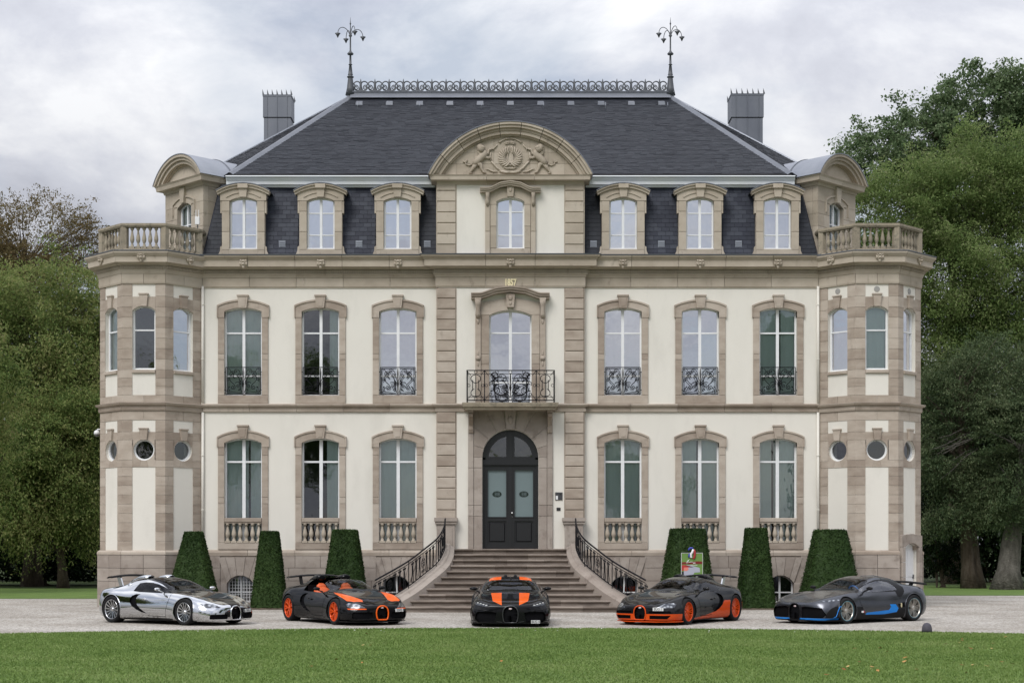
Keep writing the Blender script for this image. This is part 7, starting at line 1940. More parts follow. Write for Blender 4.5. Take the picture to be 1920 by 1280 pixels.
_wh = {}
def wheel(parent, x, y, r, style, paint_, width=0.27):
    """tyre (the part) with rim and disc below it; axle along y, face outwards"""
    key = (style, paint_.name, round(r, 3))
    if key not in _wh:
        t = MB(); t.smooth = True; rr_ = r*0.735; w = width/2
        t.lathe([(rr_, -w*0.85), (r*0.9, -w), (r*0.97, -w*0.9), (r, -w*0.65), (r, w*0.65), (r*0.97, w*0.9), (r*0.90, w), (rr_*1.04, w*0.92), (rr_, w*0.85), (rr_*0.99, -w*0.85)], (0,0,0), 36, 'y')
        g = MB(); R = rr_*1.005; yo = w*0.80
        g.smooth = True
        ring = [(R, -w*0.5), (R, yo), (R*0.985, yo+0.012), (R*0.95, yo+0.008), (R*0.93, yo-0.02), (R*0.93, -w*0.5)]
        n = 36; vs_ = []
        for (q, h) in ring:
            for k in range(n): a = 2*math.pi*k/n; vs_.append((q*math.cos(a), h, q*math.sin(a)))
        g.add(vs_, [(i*n+k, i*n+(k+1) % n, (i+1)*n+(k+1) % n, (i+1)*n+k) for i in range(len(ring)-1) for k in range(n)])
        g.smooth = False
        def spoke(a, r0, r1, w0, w1, y0, y1, skew=0.0):
            c, s = math.cos(a), math.sin(a); c2, s2 = math.cos(a+skew), math.sin(a+skew)
            def pt(rad, off, yy, cc, ss): return (rad*cc-off*ss, yy, rad*ss+off*cc)
            v = [pt(r0, -w0, y0, c, s), pt(r0, w0, y0, c, s), pt(r1, w1, y1, c2, s2), pt(r1, -w1, y1, c2, s2), pt(r0, -w0*1.3, y0-0.04, c, s), pt(r0, w0*1.3, y0-0.04, c, s), pt(r1, w1*1.3, y1-0.04, c2, s2), pt(r1, -w1*1.3, y1-0.04, c2, s2)]
            g.add(v, [(0,1,2,3), (4,5,1,0), (5,6,2,1), (6,7,3,2), (7,4,0,3)])
        if style == 'multi':
            for k in range(14):
                a = 2*math.pi*k/14; spoke(a, R*0.2, R*0.95, 0.010, 0.012, yo-0.035, yo+0.002, 0.10); 
        elif style == 'y5':
            for k in range(7):
                a = 2*math.pi*k/7; spoke(a, R*0.15, R*0.5, 0.022, 0.02, yo-0.03, yo-0.012); spoke(a, R*0.46, R*0.96, 0.014, 0.017, yo-0.014, yo, 0.20); spoke(a, R*0.46, R*0.96, 0.014, 0.017, yo-0.014, yo, -0.20)
        elif style == 'v10':
            for k in range(10):
                a = 2*math.pi*k/10; spoke(a, R*0.18, R*0.96, 0.017, 0.011, yo-0.03, yo, 0.14); spoke(a, R*0.18, R*0.96, 0.010, 0.011, yo-0.03, yo, -0.14)
        else:
            for k in range(5):
                a = 2*math.pi*k/5
                for sk in (-0.30, 0.30): spoke(a, R*0.15, R*0.96, 0.010, 0.008, yo-0.03, yo, sk)
                for sk in (-0.16, 0.16): spoke(a+math.pi/5, R*0.45, R*0.96, 0.006, 0.007, yo-0.025, yo, sk)
                spoke(a+math.pi/5, R*0.14, R*0.5, 0.012, 0.012, yo-0.03, yo-0.025)
        g.lathe([(R*0.2, yo-0.06), (R*0.2, yo-0.02), (R*0.13, yo-0.008), (R*0.05, yo-0.004)], (0,0,0), 14, 'y')
        d = MB(); d.smooth = True; d.lathe([(R*0.80, -0.02), (R*0.80, 0.01), (R*0.45, 0.012), (R*0.42, 0.03), (R*0.1, 0.03)], (0,0,0), 24, 'y'); d.smooth = False
        bk = MB(); bk.lathe([(R*0.99, -0.03), (R*0.99, -0.02)], (0,0,0), 24, 'y')
        ln = None
        if style == 'divo':
            ln = MB(); vs_ = []
            for (q, h) in ((R*1.005, yo+0.016), (R*1.065, yo+0.016), (R*1.065, yo+0.002)):
                for k in range(n): a = 2*math.pi*k/n; vs_.append((q*math.cos(a), h, q*math.sin(a)))
            ln.add(vs_, [(i*n+k, i*n+(k+1) % n, (i+1)*n+(k+1) % n, (i+1)*n+k) for i in range(2) for k in range(n)]); ln = ln.mesh('tyre_line', plain('pale_blue_line', (0.10,0.42,0.55), 0.5))
        _wh[key] = (t.mesh('wheel', RUBBER), g.mesh('rim', paint_), d.mesh('brake_disc', DISC), bk.mesh('wheel_back', MATTB), ln)
    t, g, d, bk, ln = _wh[key]
    M = Matrix.Translation((x, y, r)) @ (Matrix.Rotation(math.pi, 4, 'Z') if y < 0 else I4)
    T = link('wheel', t, parent, M); link('rim', g, T); link('brake_disc', d, T); link('wheel_back', bk, T)
    if ln: link('tyre_line', ln, T)

def make_car(name, label, pos, heading, K, spec):
    """pos = ground point midway between the axles, heading = direction of the nose"""
    o = empty(name, (pos[0], pos[1], 0.0), heading); tag(o, label, 'car', 'sports cars parked before the house')
    bm = body_bm(K); main = spec['main']
    ax_f, ax_r = 1.355, -1.355; rf, rr_ = spec.get('rf', 0.335), spec.get('rr', 0.352)
    # wheel arches
    for (ax, r) in ((ax_f, rf+0.030), (ax_r, rr_+0.030)):
        for s in (-1, 1):
            sel = cut(bm, ell(ax, r-0.02, r, r, 28), 'side', lambda c: c.y*s > 0.40)
            ob, lp = take(bm, sel, 'wheel_arch', MATTB, o, shift=lambda c: Vector((c.x, s*0.62, c.z)), wall=True)
            rim_ = sorted([p for L_ in lp for p in L_ if p.z > 0.145], key=lambda p: math.atan2(p.x-ax, p.z-(r-0.02)))
            if len(rim_) > 8:
                q = MB(); q.smooth = True; q.tube(rim_[::2], 0.011, 6); q.build('arch_lip', spec.get('lip', main), o)
    # coloured panels first (they may be cut again by lamps and grilles), each entry: name, projection, polygon, material, predicate
    R_ = {}
    def region(nm, proj, poly, mat, pred, **kw):
        sel = cut(bm, poly, proj, pred); return take(bm, sel, nm, mat, o, **kw)
    def strip(pts, w):
        a_, b_ = [], []
        for i in range(len(pts)):
            p, q = Vector(pts[max(0, i-1)]), Vector(pts[min(len(pts)-1, i+1)]); t = (q-p).normalized(); nn = Vector((-t.y, t.x))*w/2
            a_.append(tuple(Vector(pts[i])+nn)); b_.append(tuple(Vector(pts[i])-nn))
        return a_+b_[::-1]
    for s in (-1, 1):
        for (pts, pj, pd) in spec.get('lines', []):
            pl = strip(pts, 0.013)
            if pj == 'top' and s < 0: pl = mir(pl, 1)
            sel = cut(bm, pl, pj, lambda c: pd(c) and c.y*s > 0)
            take(bm, sel, 'shut_line', MATTB, o, shift=(lambda c: c-Vector((0, math.copysign(0.012, c.y), 0.006))), wall=True)
    for (nm, proj, poly, mat, pred, kw) in spec['regions']:
        both = kw.pop('both', False) or (proj == 'side' and nm not in ('open_top', 'rear_bumper')); kw2 = dict(kw); ring = kw2.pop('ring', None)
        for s in ((1, -1) if both else (1,)):
            pl = poly if (s == 1 or proj == 'side') else (mir(poly, 0) if proj == 'front' else mir(poly, 1))
            pd = pred if not both else (lambda c, s=s: pred(c) and c.y*s > -0.02)
            ob, lp = region(nm, proj, pl, mat, pd, **kw2)
            if ring and lp and ob is not None:
                allp = [p for L_ in lp for p in L_]; path = []
                for i in range(len(pl)):
                    for t_ in (0.0, 0.5):
                        a_, b_ = pl[i], pl[(i+1) % len(pl)]; y_, z_ = a_[0]+(b_[0]-a_[0])*t_, a_[1]+(b_[1]-a_[1])*t_
                        q_ = min(allp, key=lambda v: (v.y-y_)**2+(v.z-z_)**2); path.append((q_.x+0.008, y_, z_))
                t = MB(); t.smooth = True; t.tube(path, ring[1], 6, closed=True); t.build(ring[2], ring[0], ob)
            if ob is not None: R_.setdefault(nm, []).append((ob, lp))
        kw['both'] = both
    me = bpy.data.meshes.new('body'); bm.to_mesh(me); bm.free(); me.materials.append(main); link('body', me, o)
    # running gear
    for (ax, r) in ((ax_f, rf), (ax_r, rr_)):
        for s in (-1, 1): wheel(o, ax, s*(spec.get('track', 0.80)+(0.02 if ax < 0 else 0)), r, spec['rim'], spec['rimmat'], 0.27 if ax > 0 else 0.32)
    MB().box(-2.0, 2.05, -0.60, 0.60, 0.115, 0.16).box(-0.95, 0.95, -0.85, 0.85, 0.10, 0.14).build('underbody', MATTB, o)
    # cabin
    lea = spec.get('leather', LEATHER_B)
    MB().box(-0.75, 0.85, -0.72, 0.72, 0.30, 0.34).build('cabin_floor', MATTB, o)
    d = MB(); d.smooth = True; d.tube([(0.62, -0.70, 0.74), (0.60, 0, 0.76), (0.62, 0.70, 0.74)], [0.13, 0.14, 0.13], 10); d.build('dashboard', LEATHER_B, o)
    for s in (-1, 1):
        q = MB(); q.smooth = True
        q.tube([(-0.02, s*0.36, 0.42), (-0.35, s*0.36, 0.40), (-0.45, s*0.36, 0.60), (-0.53, s*0.36, 0.84), (-0.55, s*0.36, 0.88)], [0.19, 0.24, 0.25, 0.23, 0.17], 10, (Vector((1, 0, 0.3)).normalized(), 0.45)); q.tube([(-0.54, s*0.36, 0.84), (-0.56, s*0.36, 0.96), (-0.57, s*0.36, 1.02)], [0.15, 0.135, 0.06], 10, (Vector((1, 0, 0.2)).normalized(), 0.5))
        q.build('seat', lea, o)
    sw = MB(); sw.tube([(0.36+0.05*math.cos(a), 0.36+0.17*math.sin(a), 0.80+0.16*math.cos(a)) for a in [2*math.pi*k/16 for k in range(16)]], 0.017, 6, closed=True); sw.tube([(0.36, 0.36, 0.80), (0.52, 0.36, 0.74)], 0.03, 6); sw.build('steering_wheel', spec.get('wheelcol', LEATHER_B), o)
    MB().box(-0.80, -0.74, -0.66, 0.66, 0.3, 0.98).build('bulkhead', MATTB, o)
    # mirrors
    for s in (-1, 1):
        q = MB(); q.smooth = True; mx_, mz = spec.get('mirror', (0.42, 0.90)); q.ball((mx_, s*0.955, mz), 0.085, 12, 8, (0.7, 1.2, 0.55)); q.tube([(mx_+0.06, s*0.80, mz-0.09), (mx_+0.03, s*0.88, mz-0.05), (mx_, s*0.94, mz-0.02)], [0.022, 0.016, 0.022], 6); q.build('mirror', spec.get('mirrormat', main), o)
    # horseshoe badge
    if 'badge' in spec:
        bx, bz = spec['badge']; q = MB(); q.smooth = True; q.ball((bx, 0, bz), 0.045, 14, 6, (0.3, 1, 0.5)); q.build('badge', BADGE, o)
    for (txt, x, y, z, ry, rzz, sx_) in spec.get('plates', []):
        x = surf_x(K, abs(y), z)+0.014; rzz = math.copysign(math.atan2(surf_x(K, abs(y)-0.10, z)-surf_x(K, abs(y)+0.10, z), 0.20), y)
        M = Matrix.Translation((x, y, z)) @ Matrix.Rotation(rzz, 4, 'Z') @ Matrix.Rotation(math.pi/2, 4, 'Z') @ Matrix.Rotation(math.radians(-ry), 4, 'X')
        pw = 0.17*sx_
        P = MB().cbox(-pw, pw, -0.008, 0.008, -0.04, 0.04, 0.003).build('number_plate', PLATE_W, o, M)
        text_obj(txt, 0.085, Matrix.Translation((0, -0.0095, 0.0)) @ Matrix.Rotation(math.pi/2, 4, 'X'), PLATE_K, P, 'plate_letters', 0.001, 0.85)
    if 'wing' in spec:
        wx, wz, span, chord, mat, tilt = spec['wing']
        q = MB(); n = 14; prof = [(-chord/2, 0.0), (-chord*0.2, 0.034), (chord*0.2, 0.040), (chord/2, 0.010), (chord*0.48, -0.014), (chord*0.1, -0.004), (-chord*0.3, -0.014)]
        rows = []
        for i in range(n+1):
            y = -span+2*span*i/n; e = 1-0.35*max(0, (abs(y)/span-0.8)/0.2)**2; zz = wz-0.05*(y/span)**2
            rows.append([(wx+px*e*math.cos(tilt), y, zz+pz+px*math.sin(tilt)) for (px, pz) in prof])
        m = len(prof); q.smooth = True
        q.add([v for r in rows for v in r], [(i*m+k, i*m+(k+1) % m, (i+1)*m+(k+1) % m, (i+1)*m+k) for i in range(n) for k in range(m)]+[tuple(range(m)), tuple(n*m+k for k in range(m))])
        W = q.build('rear_wing', mat, o)
        for s in (-1, 1):
            MB().add([(wx+0.12, s*0.42-0.02, 0.80), (wx+0.26, s*0.42-0.02, 0.80), (wx+0.08, s*0.42-0.02, wz+0.005), (wx-0.06, s*0.42-0.02, wz+0.005), (wx+0.12, s*0.42+0.02, 0.80), (wx+0.26, s*0.42+0.02, 0.80), (wx+0.08, s*0.42+0.02, wz+0.005), (wx-0.06, s*0.42+0.02, wz+0.005)],
                     [(0,1,2,3), (7,6,5,4), (0,4,5,1), (1,5,6,2), (2,6,7,3), (3,7,4,0)]).build('wing_strut', spec.get('strut', ALU), W)
    for fn in spec.get('extra', []): fn(o)
    return o

UP = lambda c: c.z > 0.3
def greenhouse(c): return c.z > 0.60 and -1.4 < c.x < 1.15
# shared outlines --------------------------------------------------
V_WIN = [(0.74,0.795),(0.58,0.86),(0.36,0.945),(0.12,1.015),(-0.12,1.055),(-0.38,1.065),(-0.58,1.04),(-0.64,0.835),(-0.40,0.815),(0.0,0.805),(0.4,0.798)]
V_SCREEN = [(-0.66,0.815),(-0.63,0.84),(-0.59,0.95),(-0.545,1.05),(-0.45,1.10),(-0.2,1.13),(0.0,1.135),(0.2,1.13),(0.45,1.10),(0.545,1.05),(0.59,0.95),(0.63,0.84),(0.66,0.815),(0.3,0.83),(0,0.835),(-0.3,0.83)]
V_GRILLE = [(-0.115,0.145),(0.115,0.145),(0.145,0.17),(0.165,0.25),(0.168,0.33),(0.155,0.40),(0.12,0.455),(0.06,0.487),(0,0.495),(-0.06,0.487),(-0.12,0.455),(-0.155,0.40),(-0.168,0.33),(-0.165,0.25),(-0.145,0.17)]
V_CRES = [(-0.34,0.765),(-0.50,0.762),(-0.62,0.72),(-0.67,0.64),(-0.66,0.55),(-0.58,0.46),(-0.42,0.37),(-0.22,0.30),(-0.02,0.272),(-0.14,0.325),(-0.28,0.40),(-0.39,0.49),(-0.45,0.58),(-0.455,0.66),(-0.42,0.72)]
V_LAMP = [(0.46,0.448),(0.60,0.445),(0.78,0.445),(0.815,0.46),(0.815,0.535),(0.76,0.565),(0.60,0.55),(0.52,0.50)]
def intake(y0, y1, z0, z1, r=0.02): return [(y0+r, z0), (y1-r, z0), (y1, z0+r), (y1, z1-r), (y1-r, z1), (y0+r, z1), (y0, z1-r), (y0, z0+r)]
back = lambda d: (lambda c: Vector((c.x-d, c.y, c.z)))
inw = lambda d: (lambda c: Vector((c.x, c.y-math.copysign(d, c.y), c.z)))
nose = lambda c: c.x > 1.45
scr_p = lambda c: -0.25 < c.x < 1.0 and c.z > 0.78
side_p = lambda c: abs(c.y) > 0.42 and c.z > 0.2

def vey_scoops(mat):
    def fn(o):
        for s in (-1, 1):
            q = MB(); q.smooth = True
            q.tube([(-0.50, s*0.36, 1.165), (-0.62, s*0.36, 1.175), (-0.85, s*0.36, 1.15), (-1.15, s*0.36, 1.06), (-1.35, s*0.35, 0.97)], [0.115, 0.125, 0.115, 0.09, 0.04], 12, (Vector((0, 0, 1)), 0.65)); q.build('air_scoop', mat, o)
            q = MB(); q.ball((-0.492, s*0.36, 1.172), 0.098, 12, 8, (0.12, 1, 0.55)); q.build('scoop_mouth', MESHB, o)
    return fn
def filler(o):
    q = MB(); q.smooth = True; q.lathe([(0.062, 0.0), (0.062, 0.012), (0.05, 0.016)], (0, 0, 0), 18); 
    q.build('filler_cap', ALU, o, Matrix.Translation((-0.92, -0.70, 0.985)) @ Matrix.Rotation(math.radians(62), 4, 'X'))
def handle(mat):
    def fn(o):
        for s in (-1, 1): q = MB(); q.smooth = True; q.ball((-0.12, s*0.935, 0.64), 0.06, 10, 6, (1.3, 0.25, 0.45)); q.build('door_handle', mat, o)
    return fn
common = lambda glass: [
    ('side_window', 'side', V_WIN, glass, side_p, {}),
    ('windscreen', 'front', V_SCREEN, glass, scr_p, {}),
]
LN_V = [([(0.80,0.775),(0.79,0.66),(0.745,0.50),(0.70,0.36),(0.68,0.21)], 'side', lambda c: abs(c.y) > 0.6), ([(0.68,0.21),(0.30,0.205),(0.0,0.22)], 'side', lambda c: abs(c.y) > 0.6),
        ([(0.84,0.66),(1.25,0.535),(1.75,0.355),(2.05,0.215)], 'top', lambda c: c.z > 0.45), ([(-1.0,0.50),(-1.9,0.44)], 'top', lambda c: c.z > 0.6)]
# 1: polished silver with black bonnet and roof
spec1 = dict(lines=LN_V, main=P_CHROME, rim='multi', rimmat=ALU, mirrormat=P_CHROME, regions=common(CARGLASS)+[
    ('roof_panel', 'top', [(0.80,-0.70),(0.80,0.70),(0.2,0.585),(-0.5,0.545),(-1.2,0.46),(-1.2,-0.46),(-0.5,-0.545),(0.2,-0.585)], P_BLACK, lambda c: c.z > 0.82, {}),
    ('bonnet', 'top', [(0.80,-0.64),(0.80,0.64),(1.25,0.52),(1.75,0.34),(2.05,0.20),(2.30,0.15),(2.30,-0.15),(2.05,-0.20),(1.75,-0.34),(1.25,-0.52)], P_BLACK, lambda c: c.z > 0.44, {}),
    ('side_intake', 'side', V_CRES, MESHB, side_p, dict(shift=inw(0.05), wall=True)),
    ('headlight', 'front', V_LAMP, LAMP, nose, dict(both=True)),
    ('grille', 'front', V_GRILLE, MESHB, lambda c: c.x > 2.0, dict(shift=back(0.05), wall=True, ring=(ALU, 0.017, 'grille_ring'))),
    ('front_intake', 'front', intake(0.27, 0.74, 0.165, 0.285), MESHB, nose, dict(both=True, shift=back(0.05), wall=True)),
    ('sill', 'side', [(-0.93,0.10),(0.93,0.10),(0.93,0.165),(0.3,0.175),(-0.3,0.165),(-0.93,0.15)], P_BLACK, lambda c: abs(c.y) > 0.5, {}),
    ], badge=(2.27, 0.445), plates=[('BUG 3', 1.985, -0.60, 0.385, 8, math.radians(-38), 0.75), ], wing=(-1.70, 1.215, 0.74, 0.30, MATTB, 0.05), extra=[vey_scoops(P_CHROME), filler, handle(P_CHROME)])
spec1['plates'] = [('BUG 3', 2.055, 0.46, 0.365, 8, math.radians(28), 0.75)]
# 2: black roadster, orange wings
spec2 = dict(lines=LN_V, main=P_BLACK, rim='y5', rimmat=P_REDOR, mirrormat=MATTB, leather=LEATHER_O, regions=[
    ('windscreen', 'front', V_SCREEN, CARGLASS2, scr_p, {}),
    ('open_top', 'side', [(0.52,0.885),(0.36,0.95),(0.14,1.035),(-0.02,1.30),(-0.62,1.30),(-0.66,0.835),(-0.40,0.815),(0.0,0.805),(0.45,0.797),(0.60,0.85)], MATTB, lambda c: c.z > 0.78 and -0.8 < c.x < 0.7, dict(drop=True)),
    ('wing_panel', 'top', [(0.80,0.655),(1.05,0.60),(1.40,0.50),(1.86,0.36),(1.98,0.40),(1.96,0.64),(1.80,0.76),(1.45,0.79),(1.10,0.76)], P_ORANGE, lambda c: c.z > 0.52, dict(both=True)),
    ('side_intake', 'side', V_CRES, MESHB, side_p, dict(shift=inw(0.05), wall=True)),
    ('lamp_trim', 'front', [(0.42,0.405),(0.82,0.405),(0.83,0.432),(0.44,0.432)], P_ORANGE, nose, dict(both=True)),
    ('headlight', 'front', V_LAMP, LAMP, nose, dict(both=True)),
    ('grille', 'front', V_GRILLE, MESHB, lambda c: c.x > 2.0, dict(shift=back(0.05), wall=True, ring=(P_ORANGE, 0.019, 'grille_ring'))),
    ('front_intake', 'front', intake(0.26, 0.76, 0.17, 0.34, 0.03), MESHB, nose, dict(both=True, shift=back(0.05), wall=True)),
    ], badge=(2.27, 0.445), wing=(-1.78, 1.20, 0.78, 0.34, P_BLACK, 0.05), strut=MATTB, plates=[('OV75', 2.055, 0.50, 0.375, 8, math.radians(30), 0.8)], extra=[vey_scoops(P_BLACK), handle(P_BLACK)])
def front_slats(mat):
    def fn(o):
        for s in (-1, 1):
            MB().box(1.98, 2.00, *sorted((s*0.27, s*0.75)), 0.245, 0.262).build('intake_slat', mat, o)
    return fn
def splitter(mat, half=0.86):
    def fn(o):
        pts = [(1.62, -half-0.04), (1.95, -half+0.03), (2.15, -half+0.24), (2.26, -0.45), (2.31, 0), (2.26, 0.45), (2.15, half-0.24), (1.95, half-0.03), (1.62, half+0.04), (1.62, 0)]
        MB().hprism(pts, 0.085, 0.11).build('front_splitter', mat, o)
    return fn
spec2['extra'] += [front_slats(P_BLACK), splitter(P_BLACK)]
# 4: black coupe with red-orange lower body
LOW_S = [(0.99,0.09),(0.99,0.165),(0.60,0.19),(0.25,0.23),(-0.02,0.272),(-0.22,0.30),(-0.42,0.37),(-0.58,0.46),(-0.66,0.55),(-0.72,0.575),(-0.995,0.575),(-0.995,0.09)]
spec4 = dict(lines=LN_V, main=P_CARBON, rim='v10', rimmat=P_REDOR, mirrormat=P_CARBON, regions=common(CARGLASS2)+[
    ('side_intake', 'side', V_CRES, MESHB, side_p, dict(shift=inw(0.05), wall=True)),
    ('lower_side', 'side', LOW_S, P_REDOR, lambda c: abs(c.y) > 0.5, {}),
    ('rear_bumper', 'side', [(-2.4,0.1),(-1.755,0.1),(-1.755,0.50),(-2.4,0.50)], P_REDOR, lambda c: c.x < -1.7, {}),
    ('headlight', 'front', V_LAMP, LAMP, nose, dict(both=True)),
    ('grille', 'front', V_GRILLE, MESHB, lambda c: c.x > 2.0, dict(shift=back(0.05), wall=True, ring=(P_REDOR, 0.017, 'grille_ring'))),
    ('front_intake', 'front', intake(0.25, 0.78, 0.302, 0.365), MESHB, nose, dict(both=True, shift=back(0.04), wall=True)),
    ('lower_intake', 'front', [(0.27,0.165),(0.70,0.165),(0.78,0.255),(0.27,0.255)], MESHB, nose, dict(both=True, shift=back(0.05), wall=True)),
    ('lower_bumper', 'front', [(-1.2,0.0),(1.2,0.0),(1.2,0.292),(-1.2,0.292)], P_REDOR, lambda c: c.x > 1.62 and c.z > 0.1, {}),
    ], badge=(2.27, 0.445), wing=(-1.78, 1.20, 0.78, 0.34, P_BLACK, 0.05), plates=[('BUG 1', 2.03, 0.50, 0.412, 8, math.radians(30), 0.8)], extra=[vey_scoops(P_CARBON), handle(P_CARBON), splitter(P_REDOR)])
LN_C = [([(0.84,0.775),(0.83,0.66),(0.80,0.52),(0.74,0.44)], 'side', lambda c: abs(c.y) > 0.6), ([(0.90,0.66),(1.30,0.56),(1.75,0.40),(2.1,0.24)], 'top', lambda c: c.z > 0.45)]
# 3: black hypercar seen head-on, orange stripes
C_SCREEN = [(-0.72,0.80),(-0.69,0.84),(-0.635,0.96),(-0.585,1.07),(-0.50,1.115),(-0.2,1.135),(0.0,1.14),(0.2,1.135),(0.50,1.115),(0.585,1.07),(0.635,0.96),(0.69,0.84),(0.72,0.80),(0.3,0.812),(0,0.82),(-0.3,0.812)]
C_GRILLE = [(-0.135,0.115),(0.135,0.115),(0.165,0.15),(0.185,0.24),(0.19,0.33),(0.18,0.41),(0.145,0.475),(0.08,0.515),(0,0.528),(-0.08,0.515),(-0.145,0.475),(-0.18,0.41),(-0.19,0.33),(-0.185,0.24),(-0.165,0.15)]
C_LAMP = [(0.52,0.515),(0.60,0.505),(0.86,0.55),(0.90,0.585),(0.905,0.62),(0.85,0.615),(0.58,0.555),(0.525,0.545)]
C_INT = [(0.40,0.12),(0.80,0.12),(0.88,0.20),(0.86,0.33),(0.80,0.385),(0.45,0.38),(0.34,0.36),(0.37,0.22)]
C_WIN = [(0.80,0.79),(0.62,0.85),(0.36,0.955),(0.10,1.04),(-0.15,1.085),(-0.42,1.095),(-0.66,1.06),(-0.84,0.99),(-0.93,0.91),(-0.80,0.845),(-0.40,0.82),(0.0,0.805),(0.4,0.795)]
spec3 = dict(lines=LN_C[:1], main=P_BLACK, rim='divo', rimmat=ALU_DK, mirrormat=P_BLACK, track=0.845, mirror=(0.46, 0.91), regions=[
    ('side_window', 'side', C_WIN, CARGLASS, side_p, {}), ('windscreen', 'front', C_SCREEN, CARGLASS, scr_p, {}),
    ('roof_stripe', 'top', [(-1.3,0.20),(0.30,0.25),(0.30,0.56),(-0.4,0.535),(-1.3,0.46)], P_ORANGE, lambda c: c.z > 1.0, dict(both=True)),
    ('bonnet_stripe', 'front', [(0.225,0.835),(0.50,0.835),(0.44,0.64),(0.215,0.545)], P_ORANGE, lambda c: c.x > 0.78 and c.z > 0.5, dict(both=True)),
    ('headlight', 'front', C_LAMP, LAMP_DK, nose, dict(both=True, shift=back(0.02), wall=True)),
    ('grille', 'front', C_GRILLE, MESHB, lambda c: c.x > 2.0, dict(shift=back(0.04), wall=True, ring=(ALU_DK, 0.014, 'grille_ring'))),
    ('front_intake', 'front', C_INT, MESHB, nose, dict(both=True, shift=back(0.07), wall=True)),
    ], badge=(2.275, 0.455), plates=[('BUG 4', 2.20, 0.62, 0.135, 0, 0, 0.66)], extra=[splitter(P_BLACK, 0.96)])
def led_bars(o):
    for s in (-1, 1):
        for k in range(4):
            y = 0.595+0.072*k; z = 0.542+0.0175*k
            x = surf_x(CHI, y, z)+0.004
            M = Matrix.Translation((x, s*y, z)) @ Matrix.Rotation(math.pi/2+s*math.radians(30+9*k), 4, 'Z')
            MB().cbox(-0.027, 0.027, -0.006, 0.02, -0.012, 0.012, 0.004).build('led_lamp', WHITEP, o, M)
        # bright crease of the wing under the lamps
def roof_spine(o):
    q = MB(); q.smooth = True; q.tube([(0.05, 0, 1.135), (-0.3, 0, 1.195), (-0.6, 0, 1.20), (-1.2, 0, 1.12), (-2.0, 0, 0.96)], [0.012]*5, 6); q.build('roof_spine', P_BLACK, o)
    for s in (-1, 1): q = MB(); q.smooth = True; q.tube([(-0.62, s*0.13, 1.20), (-0.8, s*0.13, 1.205), (-1.1, s*0.13, 1.15)], [0.03, 0.05, 0.02], 8); q.build('roof_scoop', MATTB, o)
def chi_trim(o):
    for s in (-1, 1):
        MB().tube([(surf_x(CHI, 0.86, 0.13)+0.01, s*0.86, 0.135), (surf_x(CHI, 0.93, 0.13)+0.02, s*0.93, 0.135), (1.78, s*0.985, 0.14)], 0.012, 6).build('corner_blade', ALU_DK, o)
        MB().tube([(surf_x(CHI, 0.20, 0.12)+0.012, s*0.20, 0.125), (surf_x(CHI, 0.34, 0.12)+0.012, s*0.34, 0.14)], 0.010, 6).build('nose_blade', ALU_DK, o)
        pts = [(surf_x(CHI, y, z)+0.006, s*y, z) for (y, z) in ((0.44, 0.395), (0.62, 0.415), (0.78, 0.425), (0.90, 0.45), (0.945, 0.50), (0.945, 0.56))]
        q = MB(); q.smooth = True; q.tube(pts, [0.004, 0.010, 0.012, 0.014, 0.012, 0.004], 6); q.build('wing_crease', P_BLACK, o)
spec3['extra'] += [roof_spine, led_bars, chi_trim]
